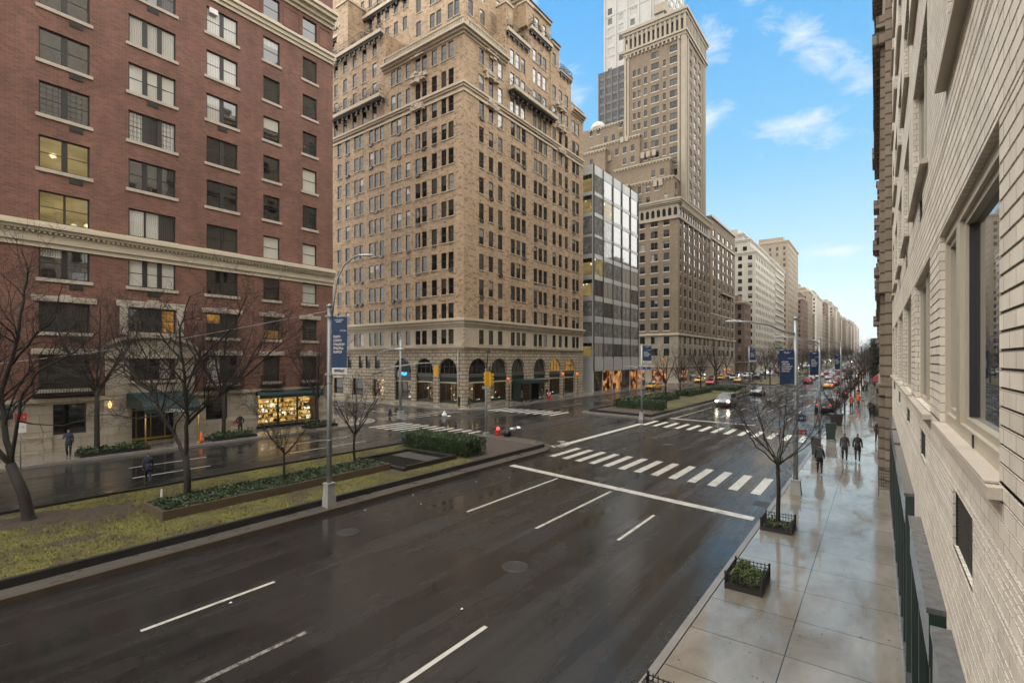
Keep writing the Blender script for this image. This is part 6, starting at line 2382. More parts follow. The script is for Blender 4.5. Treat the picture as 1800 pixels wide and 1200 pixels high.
# ---------------------------------------------------------------- poles, lamps, signals, signs
def pole_base(mb, w, h):
    mb.hexa([(-w, -w, 0), (w, -w, 0), (w, w, 0), (-w, w, 0)], [(-w * 0.78, -w * 0.78, h), (w * 0.78, -w * 0.78, h), (w * 0.78, w * 0.78, h), (-w * 0.78, w * 0.78, h)], 'pole_base')
    mb.box(-w * 0.9, w * 0.9, -w * 0.9, w * 0.9, h, h + 0.06, 'pole_base')


def banner(parent, x0, x1, z0, z1, ang, rnd, white=True, y=0.0):
    """cloth banner on two arms, in the pole's own axes, turned ang about the pole"""
    m = MB()
    n = 8
    zs = z0 + (z1 - z0) * 0.17 if white else z0
    for face_y in (-0.012, 0.012):
        for k in range(n):
            for j in range(4):
                xa, xb = x0 + (x1 - x0) * j / 4, x0 + (x1 - x0) * (j + 1) / 4
                za, zb = z0 + (z1 - z0) * k / n, z0 + (z1 - z0) * (k + 1) / n
                wv = lambda x, z: face_y + 0.02 * math.sin((x - x0) * 6 + z * 2.2)
                m.face([(xa, y + wv(xa, za), za), (xb, y + wv(xb, za), za), (xb, y + wv(xb, zb), zb), (xa, y + wv(xa, zb), zb)], 'sign_white' if zb <= zs + 1e-3 else 'banner_navy')
    o = m.build('banner', parent, local=True)
    p = MB()
    w = x1 - x0

    def row(za, zb, a, b, nn, mat, fill=1.0):
        glyphs(p, 'S', y - 0.034, x0 + w * a, x0 + w * b, za, zb, nn, mat, 0.012, rnd, fill)
        glyphs(p, 'N', y + 0.034, x0 + w * a, x0 + w * b, za, zb, nn, mat, 0.012, rnd, fill)
    H = z1 - z0
    row(z0 + H * 0.925, z0 + H * 0.95, 0.2, 0.8, 8, 'banner_print', 0.8)
    row(z0 + H * 0.895, z0 + H * 0.92, 0.3, 0.68, 5, 'sign_white')
    row(z0 + H * 0.74, z0 + H * 0.77, 0.55, 0.98, 5, 'banner_print')
    for i, nn in enumerate((5, 6, 8, 7, 6)):
        zz = z0 + H * (0.63 - i * 0.065)
        row(zz, zz + H * 0.042, 0.12, 0.12 + 0.095 * nn, nn, 'sign_white')
    if white:
        row(z0 + H * 0.05, z0 + H * 0.10, 0.15, 0.85, 8, 'banner_navy')
    p.build('banner_print', o, local=True)
    a = MB()
    for z in (z0 + 0.02, z1 - 0.02):
        a.tube([(0, y, z), (x1 if abs(x1) > abs(x0) else x0, y, z)], 0.018, 6, 'pole_grey')
    a.build('banner_arm', parent, local=True)
    return o


def lamp(mb, p, d, s=1.0):
    """cobra head at p pointing along d"""
    d = Vector(d).normalized()
    w = d.cross(Vector((0, 0, 1))).normalized()
    P = [Vector(p) + d * t * s for t in (-0.1, 0.1, 0.35, 0.6, 0.72)]
    hw = [0.05, 0.10, 0.14, 0.12, 0.04]
    hh = [0.05, 0.06, 0.07, 0.055, 0.03]
    n = 10
    i0 = len(mb.v)
    for q, a, b in zip(P, hw, hh):
        for j in range(n):
            t = 2 * math.pi * j / n
            mb.v.append(tuple(q + w * math.cos(t) * a * s + Vector((0, 0, 1)) * math.sin(t) * b * s))
    for k in range(len(P) - 1):
        for j in range(n):
            a, b = i0 + k * n + j, i0 + k * n + (j + 1) % n
            mb.f.append((a, b, b + n, a + n))
            mb.m.append('lamp_head')
            mb.sm.append(True)
    for k in (0, len(P) - 1):
        mb.f.append(tuple(i0 + k * n + j for j in range(n)))
        mb.m.append('lamp_head')
        mb.sm.append(False)


def signal_head(parent, p, d, rnd, lit=0, h=1.0):
    """three-lens yellow signal facing d, hung with its middle at p"""
    d = Vector(d).normalized()
    w = Vector((-d.y, d.x, 0))
    m = MB()

    def ob(a0, a1, f0, f1, z0, z1, mat):
        lo = [Vector(p) + w * a + d * f + Vector((0, 0, z0)) for a, f in ((a0, f0), (a1, f0), (a1, f1), (a0, f1))]
        m.hexa(lo, [q + Vector((0, 0, z1 - z0)) for q in lo], mat)
    ob(-0.17, 0.17, -0.12, 0.10, -0.5 * h, 0.5 * h, 'signal_yellow')
    ob(-0.2, 0.2, -0.145, -0.121, -0.55 * h, 0.55 * h, 'signal_yellow')
    o = m.build('signal_head', parent, local=True)
    for k in range(3):
        z = (0.32 - 0.32 * k) * h
        c = MB()
        q = Vector(p) + d * 0.101 + Vector((0, 0, z))
        c.tube([q, q + d * 0.012], 0.105, 12, ('lens_red' if lit == 1 else 'lens_dark') if k == 0 else ('lens_teal' if (k == 2 and lit == 2) else 'lens_dark'))
        c.build('lens', o, local=True)
        v = MB()
        n = 8
        for j in range(n):
            a0, a1 = math.pi * (-0.1 + 1.2 * j / n), math.pi * (-0.1 + 1.2 * (j + 1) / n)
            pts = []
            for a, f in ((a0, 0.1), (a1, 0.1), (a1, 0.3), (a0, 0.3)):
                pts.append(Vector(p) + w * math.cos(a) * 0.125 + Vector((0, 0, z + math.sin(a) * 0.125)) + d * f)
            v.face(pts, 'signal_yellow')
        v.build('visor', o, local=True)
    return o


def add_pole(t, h, r0, r1, base=None, mat='pole_grey'):
    if base:
        m = MB()
        pole_base(m, *base)
        m.build('pole_base', t, local=True)
    m = MB()
    z0 = base[1] + 0.05 if base else 0
    m.tube([(0, 0, z0), (0, 0, h * 0.5), (0, 0, h)], [r0, (r0 + r1) / 2, r1], 12, mat)
    m.tube([(0, 0, h), (0, 0, h + 0.05), (0, 0, h + 0.12)], [r1 * 1.3, r1 * 1.3, r1 * 0.4], 10, mat)
    for z in (h * 0.33, h * 0.62):
        m.tube([(0, 0, z), (0, 0, z + 0.05)], r0 * 1.18, 12, mat)
    return m.build('pole', t, local=True)


def arm_curve(t, pts, r0, r1, head=None, s=1.0, mat='pole_grey'):
    m = MB()
    n = len(pts)
    m.tube(pts, [r0 + (r1 - r0) * k / (n - 1) for k in range(n)], 8, mat)
    a = m.build('arm', t, local=True)
    if head:
        h = MB()
        lamp(h, pts[-1], head, s)
        h.build('lamp_head', a, local=True)
    return a


RIGHT = Vector((CT, ST, 0))


def build_furniture():
    rnd = random.Random(201)
    # big lamp post with the long banner on the near median
    t = thing('street_lamp', 'grey lamp post with long navy banner on the near median wall', 'street lamp', (-18.45, 12.1, 0.16))
    add_pole(t, 8.35, 0.105, 0.09, (0.21, 0.95))
    q = RIGHT
    arm_curve(t, [Vector((0, 0, 7.9)) + q * 0.1, q * 0.20 + Vector((0, 0, 8.7)), q * 0.34 + Vector((0, 0, 9.5)), q * 0.62 + Vector((0, 0, 10.1)), q * 1.0 + Vector((0, 0, 10.42)), q * 1.3 + Vector((0, 0, 10.5))], 0.05, 0.032, q, 0.75)
    m = MB()
    m.box(-0.13, 0.13, -0.12, 0.12, 7.92, 8.0, 'pole_base')
    m.box(-0.13, 0.13, -0.12, 0.12, 5.5, 5.58, 'pole_base')
    m.build('bracket', t, local=True)
    banner(t, 0.12, 0.76, 5.5, 7.95, 0, rnd)
    for c in t.children:
        if c.name.startswith(('banner', 'bracket')):
            c.rotation_euler = (0, 0, TH * 0.9)
    # near pavement lamp post with arm out over the road
    t = thing('street_lamp', 'grey lamp post on the right pavement with arm reaching over the road', 'street lamp', (-3.02, 25.95, 0.152))
    add_pole(t, 8.0, 0.10, 0.085, (0.23, 0.62))
    arm_curve(t, [Vector((0, 0, 7.35)), q * -0.5 + Vector((0, 0, 7.42)), q * -1.2 + Vector((0, 0, 7.72)), q * -2.0 + Vector((0, 0, 7.86)), q * -2.6 + Vector((0, 0, 7.9))], 0.055, 0.035, -q, 0.85)
    arm_curve(t, [Vector((0, 0, 7.12)), q * 0.5 + Vector((0, 0, 6.95)), q * 0.95 + Vector((0, 0, 6.8))], 0.035, 0.03)
    banner(t, -0.72, -0.09, 5.0, 6.6, 0, rnd, white=False)
    m = MB()
    m.box(-0.02, 0.02, -0.03, 0.0, 3.2, 3.45, 'pole_grey')
    m.build('bracket', t, local=True)
    s = MB()
    s.box(0.1, 0.45, -0.015, 0.015, 3.32, 3.62, 'sign_blue')
    glyphs(s, 'S', -0.015, 0.13, 0.42, 3.42, 3.52, 5, 'sign_white', 0.004, rnd)
    s.build('street_sign', t, local=True)
    s = MB()
    s.box(0.1, 0.46, -0.015, 0.015, 2.72, 2.95, 'sign_red')
    glyphs(s, 'S', -0.015, 0.14, 0.42, 2.79, 2.87, 5, 'sign_white', 0.004, rnd)
    s.build('parking_sign', t, local=True)
    for c in t.children:
        if c.name.startswith(('banner', 'bracket', 'street_sign', 'parking')):
            c.rotation_euler = (0, 0, TH * 0.9)
    # more banner posts up the right pavement and on the medians
    for lb, (x, y, z), h, side, s in (
            ('second lamp post with navy banner on the right pavement', (-3.1, 38.5, 0.152), 7.5, -1, 1),
            ('thin lamp post with banner behind the litter bins', (-3.1, 62, 0.152), 8.0, -1, 1)):
        t = thing('street_lamp', lb, 'street lamp', (x, y, z + gz(x, y)))
        add_pole(t, h, 0.085, 0.06, (0.2, 0.5))
        arm_curve(t, [Vector((0, 0, h - 0.3)), q * -1.0 + Vector((0, 0, h)), q * -2.4 + Vector((0, 0, h + 0.15))], 0.045, 0.03, -q, 0.9)
        banner(t, -0.62, -0.08, 5.1, 6.7, 0, rnd, white=False)
        for c in t.children:
            if c.name.startswith('banner'):
                c.rotation_euler = (0, 0, TH * 0.9)
    t = thing('street_lamp', 'lamp post with blue banner at the tip of the far median', 'street lamp', (-19.84, 49.64, gz(-19.8, 49.6)))
    add_pole(t, 7.8, 0.10, 0.08, (0.24, 0.7))
    banner(t, 0.12, 0.98, 5.9, 7.7, 0, rnd)
    arm_curve(t, [Vector((0, 0, 5.4)), Vector((-1.5, 0.6, 5.55)), Vector((-5, 2, 5.6))], 0.03, 0.02)
    s = MB()
    s.box(-0.4, 0.9, -0.12, -0.09, 5.25, 5.5, 'sign_blue')
    glyphs(s, 'S', -0.12, -0.3, 0.8, 5.31, 5.44, 8, 'sign_white', 0.004, rnd)
    s.build('street_sign', t, local=True)
    for c in t.children:
        if c.name.startswith(('banner', 'street_sign')):
            c.rotation_euler = (0, 0, TH * 0.8)
    t = thing('street_lamp', 'lamp post with blue banner between the trees of the far median', 'street lamp', (-21.5, 112, gz(-21, 112) + 0.3))
    add_pole(t, 8.6, 0.1, 0.08, (0.24, 0.7))
    banner(t, 0.12, 1.25, 5.4, 8.2, 0, rnd)
    for c in t.children:
        if c.name.startswith('banner'):
            c.rotation_euler = (0, 0, TH * 0.8)
    # traffic signals
    t = thing('traffic_signal', 'grey signal mast on the far corner with long arm and yellow light', 'traffic light', (-38.9, 33.6, gz(-39, 33) + 0.15))
    d0 = depth(-38.9, 33.6)
    off = lambda u, v: at(u, v, d0) - Vector(t.location)
    add_pole(t, 8.1, 0.13, 0.09, (0.3, 0.7))
    arm_curve(t, [off(655, 658), off(690, 645), off(730, 639), off(765, 637)], 0.075, 0.045)
    arm_curve(t, [off(656, 628), off(670, 618), off(685, 614), off(696, 613)], 0.045, 0.035, q, 1.1)
    signal_head(t, off(767, 652), (-0.25, 1, 0), rnd)
    m = MB()
    m.box(-0.3, -0.12, -0.1, 0.1, 4.2, 4.9, 'pole_base')
    m.build('control_box', t, local=True)
    t = thing('traffic_signal', 'signal post with yellow side-on light on the near median tip', 'traffic light', (-24.2, 29.4, gz(-24, 29) + 0.17))
    add_pole(t, 5.2, 0.10, 0.08, (0.22, 0.35))
    signal_head(t, (0.12, -0.05, 4.55), (-0.9, 0.3, 0), rnd, h=1.0)
    signal_head(t, (0.25, 0.2, 4.5), (0.1, 1, 0), rnd, h=0.9)
    m = MB()
    m.tube([(0.05, 0, 5.1), (0.1, 0.1, 6.5), (0.12, 0.1, 6.9)], [0.06, 0.05, 0.04], 8, 'bronze_grey')
    m.box(-0.02, 0.24, 0.0, 0.2, 6.5, 6.75, 'bronze_grey')
    m.box(-0.3, 0.35, -0.12, 0.12, 3.75, 3.95, 'pole_base')
    m.build('bracket', t, local=True)
    for lb, x, y, lit in (('signal with green-teal light and dark back on the right of the avenue', -9.5, 108, 2), ('far signal with red light on the left of the avenue', -38.8, 110, 1), ('distant signal with red light over the right lanes', -4.4, 205, 1), ('distant signal with red light by the far median', -19, 206, 1), ('distant signal with red light on the far left kerb', -38.8, 206, 1)):
        t = thing('traffic_signal', lb, 'traffic light', (x if x != -9.5 else -3.9, y, gz(x, y) + 0.15))
        add_pole(t, 6.4, 0.12, 0.09, (0.25, 0.6), 'dark_metal')
        dx = x - t.location.x
        if dx:
            arm_curve(t, [Vector((0, 0, 6.2)), Vector((dx, 0, 6.6))], 0.07, 0.05, mat='dark_metal')
        signal_head(t, (dx, -0.2, 5.6), (0, -1, 0), rnd, lit, 1.25)
    # pedestrian and small red signals by the stone arches
    for i, (x, y, z) in enumerate(((-38.9, 52.0, 3.2), (-38.9, 66, 3.5), (-38.9, 70.5, 3.4))):
        t = thing('signal_post', ('red light on a post before the second stone arch', 'red light on a post by the entrance canopy', 'red light on a post before the amber arches')[i], 'traffic light', (x, y, gz(x, y) + 0.15))
        add_pole(t, z + 0.5, 0.06, 0.05, None, 'dark_metal')
        signal_head(t, (0.0, -0.2, z), (0.5, -1, 0), rnd, 1, 0.8)
    # parking sign on the far pavement
    t = thing('parking_sign', 'red and white parking sign on a post by the left awning', 'sign', at(36, 790, depth(-39.2, 4.4)).to_tuple()[:2] + (gz(-39, 5) + 0.15,))
    m = MB()
    m.tube([(0, 0, 0), (0, 0, 3.1)], 0.03, 8, 'pole_grey')
    m.build('pole', t, local=True)
    m = MB()
    m.box(0.03, 0.05, -0.24, 0.24, 2.55, 3.05, 'sign_red')
    m.box(0.03, 0.048, -0.22, 0.22, 2.0, 2.549, 'sign_white')
    glyphs(m, 'E', 0.05, -0.16, 0.16, 2.8, 2.9, 6, 'sign_white', 0.004, rnd)
    glyphs(m, 'E', 0.048, -0.15, 0.15, 2.25, 2.35, 5, 'sign_red', 0.004, rnd)
    m.build('sign_plate', t, local=True)
    # cone
    t = thing('traffic_cone', 'orange cone on the far pavement by the evergreen bed', 'cone', (-39.2, 15.35, gz(-39, 15) + 0.153))
    m = MB()
    m.box(-0.19, 0.19, -0.19, 0.19, 0, 0.05, 'kerb_dark')
    m.build('base', t, local=True)
    m = MB()
    m.lathe((0, 0, 0.05), [(0.15, 0), (0.11, 0.22), (0.07, 0.48), (0.035, 0.7)], 14, 'cone_orange')
    m.build('cone_body', t, local=True)
    # wind-tossed bits by the median tip
    t = thing('warning_lantern', 'red lit warning lantern beside a black bag at the median tip', 'lantern', (-24.3, 31.0, gz(-24.3, 31) + 0.17))
    m = MB()
    m.lathe((0, 0, 0), [(0.2, 0), (0.22, 0.08), (0.16, 0.14), (0.2, 0.32), (0.2, 0.42)], 12, 'red_plastic')
    m.build('lantern_body', t, local=True)
    m = MB()
    m.lathe((0, 0, 0.42), [(0.12, 0), (0.15, 0.1), (0.1, 0.2), (0.03, 0.23)], 12, 'lens_red')
    m.build('lens', t, local=True)
    t = thing('rubbish_bag', 'black rubbish bag with white paper on top at the median tip', 'bag', (-23.4, 31.05, gz(-23.4, 31) + 0.17))
    m = MB()
    m.lathe((0, 0, 0), [(0.26, 0), (0.36, 0.12), (0.36, 0.3), (0.24, 0.48), (0.08, 0.56), (0.12, 0.66)], 11, 'bag_black')
    m.build('bag', t, local=True)
    m = MB()
    for k in range(6):
        leaf(m, Vector((0.3 + k * 0.14, 0.1, 0.62 + 0.03 * k)), 0.24, 'bag_white')
    m.build('paper', t, local=True)
    t = thing('plastic_bag', 'white plastic bag heap lying on the far crossing', 'bag', (-37.6, 38.6, gz(-37, 38) + 0.003))
    m = MB()
    m.lathe((0, 0, 0), [(0.3, 0), (0.28, 0.15), (0.18, 0.36), (0.06, 0.5), (0.1, 0.6)], 9, 'bag_white')
    m.lathe((0.5, 0.2, 0), [(0.25, 0), (0.2, 0.07), (0.05, 0.1)], 8, 'bag_white')
    m.build('bag', t, local=True)
    t = thing('fire_hydrant', 'red hydrant-like post with two lamps on the far kerb', 'hydrant', (-38.3, 60.8, gz(-38, 61) + 0.15))
    m = MB()
    m.lathe((0, 0, 0), [(0.22, 0), (0.22, 0.1), (0.16, 0.14), (0.2, 0.4), (0.32, 0.55), (0.32, 0.75), (0.2, 0.92), (0.1, 1.0)], 12, 'red_plastic')
    m.build('hydrant_body', t, local=True)
    for s_ in (-0.25, 0.25):
        m = MB()
        m.lathe((s_ * 0.8, 0, 0.92), [(0.1, 0), (0.12, 0.14), (0.04, 0.28)], 8, 'sign_white')
        m.build('cap', t, local=True)
    # litter bins and boxes on the right pavement
    for lb, x, y, w_, h_, mt in (('dark green litter bin on the right pavement', -2.9, 45.0, 0.33, 1.3, 'bin_green'), ('dark mailbox-like bin by the second lamp post', -3.2, 37.2, 0.26, 1.15, 'bronze_grey'), ('low dark newspaper box further up the right kerb', -3.1, 55, 0.5, 1.1, 'dark_metal')):
        t = thing('litter_bin', lb, 'bin', (x, y, gz(x, y) + 0.152))
        m = MB()
        m.hexa([(-w_ * 0.8, -w_ * 0.8, 0.05), (w_ * 0.8, -w_ * 0.8, 0.05), (w_ * 0.8, w_ * 0.8, 0.05), (-w_ * 0.8, w_ * 0.8, 0.05)], [(-w_, -w_, h_ - 0.15), (w_, -w_, h_ - 0.15), (w_, w_, h_ - 0.15), (-w_, w_, h_ - 0.15)], mt)
        m.build('bin_body', t, local=True)
        m = MB()
        m.box(-w_ * 1.1, w_ * 1.1, -w_ * 1.1, w_ * 1.1, h_ - 0.15, h_, mt)
        m.build('lid', t, local=True)
    # iron gate panel standing out from the wall
    t = thing('iron_railing', 'black iron lattice panel standing out from the brick wall', 'railing', (0.1, 27.9, 0.152))
    m = MB()
    for x in (-0.08, 0.42):
        m.box(x, x + 0.03, -0.015, 0.015, 0, 1.35, 'dark_metal')
    for k in range(8):
        z = 0.3 + k * 0.14
        m.box(-0.05, 0.42, -0.008, 0.008, z, z + 0.025, 'dark_metal')
    for k in range(1, 6):
        m.box(-0.05 + k * 0.078, -0.035 + k * 0.078, -0.014, -0.0085, 0.3, 1.3, 'dark_metal')
    m.build('lattice', t, local=True)
    t = thing('door_canopy', 'small red rounded shop canopy far along the right pavement', 'canopy', (-0.3, 96, gz(0, 96) + 2.9))
    m = MB()
    n = 8
    for k in range(n):
        a0, a1 = math.pi * k / n, math.pi * (k + 1) / n
        m.face([(0.9 + 1.3 * math.cos(a0) * -1, 0, 1.1 * math.sin(a0)), (0.9 - 1.3 * math.cos(a1), 0, 1.1 * math.sin(a1)), (0.9 - 1.3 * math.cos(a1), 3, 1.1 * math.sin(a1)), (0.9 - 1.3 * math.cos(a0), 3, 1.1 * math.sin(a0))], 'sign_red')
    m.face([(0.9 - 1.3 * math.cos(math.pi * k / n), 0, 1.1 * math.sin(math.pi * k / n)) for k in range(n + 1)], 'sign_red')
    m.build('canopy_cover', t, local=True)
    t = thing('overhead_cable', 'thin pale cable strung across in front of the red building', 'cable')
    m = MB()
    a, c = at(-40, 643, 24), at(583, 545, 20.6)
    m.tube([a.lerp(c, k / 14) + Vector((0, 0, -0.22 * math.sin(math.pi * k / 14))) for k in range(15)], 0.011, 5, 'cable_white')
    o = m.build('cable', t)
    # bits of paper on the road
    m = MB()
    rn = random.Random(4)
    for u, v in ((726, 870), (740, 886), (837, 847), (878, 826), (895, 840), (405, 1060), (642, 897), (812, 1071), (1046, 771), (1068, 763)):
        p = at(u, v, FOCAL * CAM_H / (v - 632))
        s_ = 0.034
        m.face([(p.x - s_, p.y - s_, 0.012), (p.x + s_, p.y - s_ * 0.6, 0.03), (p.x + s_ * 0.8, p.y + s_, 0.014), (p.x - s_ * 0.7, p.y + s_ * 0.8, 0.04)], 'bag_white')
    tag(m.build('litter'), 'scraps of white paper scattered on the wet roadway', 'litter', kind='stuff')
    # ironwork let into the carriageway
    first = None
    for lb, x, y, r_ in (('round manhole cover between the lane dashes of the near roadway', -8.9, 12.2, 0.34), ('round manhole cover near the median kerb of the near roadway', -15.6, 11.0, 0.34), ('round manhole cover just past the stop line', -11.8, 23.9, 0.33), ('round manhole cover in the middle of the junction', -12.5, 36.5, 0.36), ('round manhole cover in the far roadway', -33.0, 15.5, 0.34)):
        t = thing('manhole_cover', lb, 'manhole', (x, y, gz(x, y)), rnd.uniform(0, 3), 'manhole covers in the carriageway')
        m = MB()
        m.lathe((0, 0, -0.01), [(r_ + 0.06, 0), (r_ + 0.06, 0.014), (r_ + 0.012, 0.016), (r_ + 0.01, 0.008)], 28, 'bronze_grey')
        m.build('rim', t, local=True)
        m = MB()
        m.lathe((0, 0, -0.01), [(r_, 0), (r_, 0.015)], 28, 'kerb_dark')
        for a in range(-3, 4):
            w_ = math.sqrt(max(0.01, r_ * r_ - (a * 0.09) ** 2)) - 0.02
            m.box(-w_, w_, a * 0.09 - 0.012, a * 0.09 + 0.012, 0.0052, 0.009, 'bronze_grey')
        m.build('lid', t, local=True)
    t = thing('drain_grate', 'iron drain grate in the gutter by the near lamp post', 'drain', (-4.1, 23.9, gz(-4, 24)))
    m = MB()
    m.box(-0.3, 0.3, -0.4, 0.4, -0.01, 0.006, 'dark_metal')
    for k in range(7):
        m.box(-0.27, 0.27, -0.36 + k * 0.11, -0.31 + k * 0.11, 0.0062, 0.012, 'bronze_grey')
    m.build('grating', t, local=True)
    t = thing('marker_post', 'short white marker post at the corner of the ivy bed', 'post', (-24.6, 8.1, gz(-24, 8) + 0.3))
    m = MB()
    m.hexa([(-0.07, -0.03, -0.05), (0.07, -0.03, -0.05), (0.07, 0.03, -0.05), (-0.07, 0.03, -0.05)], [(-0.05, -0.02, 0.3), (0.05, -0.02, 0.3), (0.05, 0.02, 0.36), (-0.05, 0.02, 0.36)], 'sign_white')
    m.build('post', t, local=True)


# ---------------------------------------------------------------- vehicles
def car_proto(name, label, paint, kind='sedan', lights='off', taxi=False, group=None):
    """a car along +Y (front at +Y), wheels on z = 0"""
    t = thing(name, label, 'taxi' if taxi else 'car', (0, 0, -200), 0, group)
    if kind == 'sedan':
        L, Wd = 4.8, 0.92
        st = [(-2.40, .70, .42, .72, .74), (-2.25, .86, .30, .86, .90), (-1.75, .91, .22, .92, .98), (-1.25, .92, .20, .94, 1.06), (-0.75, .92, .20, .95, 1.42), (0.0, .92, .20, .95, 1.46), (0.45, .92, .20, .95, 1.42), (1.15, .92, .20, .93, .98), (1.7, .91, .22, .88, .92), (2.2, .85, .28, .74, .78), (2.40, .68, .38, .60, .62)]
        cab = (3, 7)
        wy = (-1.42, 1.45)
        wr = 0.33
    else:
        L, Wd = 4.7, 0.95
        st = [(-2.35, .80, .45, .95, 1.00), (-2.28, .90, .32, 1.02, 1.45), (-2.0, .94, .24, 1.04, 1.68), (-1.3, .95, .22, 1.05, 1.74), (-0.6, .95, .22, 1.05, 1.76), (0.1, .95, .22, 1.05, 1.74), (0.6, .95, .22, 1.05, 1.66), (1.35, .95, .22, 1.04, 1.10), (1.8, .93, .24, .98, 1.02), (2.2, .88, .30, .86, .90), (2.35, .74, .40, .70, .72)]
        cab = (1, 7)
        wy = (-1.4, 1.42)
        wr = 0.36
    body, win = MB(), MB()
    secs = []
    for y, w, zb, zl, zr in st:
        wr_ = w * (0.76 if zr > zl + 0.2 else 0.9)
        secs.append([(w * 0.86, y, zb), (w, y, zb + 0.14), (w * 1.0, y, (zb + zl) / 2), (w * 0.97, y, zl), (wr_, y, zr - 0.05), (wr_ * 0.72, y, zr), (0, y, zr + 0.015)])
    for i in range(len(secs) - 1):
        a, b = secs[i], secs[i + 1]
        for j in range(6):
            for s in (1, -1):
                q = [a[j], b[j], b[j + 1], a[j + 1]]
                q = [(x * s, y, z) for x, y, z in q]
                if s < 0:
                    q.reverse()
                glassy = cab[0] <= i < cab[1] and j == 3
                screen = (kind == 'sedan' and i in (cab[0], cab[1] - 1) or kind != 'sedan' and i in (1, cab[1] - 1)) and j >= 4
                if (glassy and not (kind == 'sedan' and False)) or screen:
                    c = [sum(p[k] for p in q) / 4 for k in range(3)]
                    ins = [tuple(c[k] + (p[k] - c[k]) * 0.88 for k in range(3)) for p in q] if glassy else q
                    if glassy:
                        for k in range(4):
                            body.face([q[k], q[(k + 1) % 4], ins[(k + 1) % 4], ins[k]], paint)
                    win.face(ins, 'glass_car')
                else:
                    body.face(q, paint, True)
    for e in (0, -1):
        s = secs[e]
        body.face([(x, y, z) for x, y, z in s] + [(-x, y, z) for x, y, z in reversed(s[:-1])], paint)
    body.box(-0.8, 0.8, -2.1, 2.1, 0.16, 0.24, 'tyre')
    bo = body.build('body', t, local=True)
    win.build('window', t, local=True)
    for y in wy:
        for s in (-1, 1):
            m = MB()
            m.tube([(s * (Wd - 0.20), y, wr), (s * (Wd + 0.015), y, wr)], wr, 16, 'tyre')
            wo = m.build('wheel', t, local=True)
            m = MB()
            m.tube([(s * (Wd + 0.0), y, wr), (s * (Wd + 0.03), y, wr)], wr * 0.6, 12, 'rim')
            m.build('rim', wo, local=True)
    zf = st[-2][3] - 0.06
    for s in (-1, 1):
        m = MB()
        m.box(s * 0.72 - 0.16, s * 0.72 + 0.16, L / 2 - 0.16, L / 2 - 0.02, zf - 0.09, zf + 0.05, 'headlight_glow' if lights == 'on' else 'headlight_off')
        m.build('headlight', t, local=True)
        m = MB()
        zt = st[1][3] - 0.12
        m.box(s * 0.72 - 0.13, s * 0.72 + 0.13, -L / 2 + 0.0, -L / 2 + 0.12, zt - 0.1, zt + 0.08, 'tail_red')
        m.build('tail_light', t, local=True)
        m = MB()
        m.box(s * (Wd + 0.02) - 0.08, s * (Wd + 0.02) + 0.08, 0.72, 0.84, 0.98, 1.1, paint)
        m.build('wing_mirror', t, local=True)
    m = MB()
    m.box(-0.5, 0.5, L / 2 - 0.10, L / 2 + 0.01, 0.40, 0.58, 'dark_metal')
    m.build('grille', t, local=True)
    m = MB()
    m.box(-0.16, 0.16, -L / 2 - 0.015, -L / 2 + 0.02, 0.55, 0.68, 'sign_white')
    m.build('number_plate', t, local=True)
    if taxi:
        m = MB()
        m.hexa([(-0.3, -0.1, 1.46), (0.3, -0.1, 1.46), (0.3, 0.16, 1.46), (-0.3, 0.16, 1.46)], [(-0.24, -0.02, 1.66), (0.24, -0.02, 1.66), (0.24, 0.08, 1.66), (-0.24, 0.08, 1.66)], 'sign_white')
        m.build('roof_sign', t, local=True)
    return t


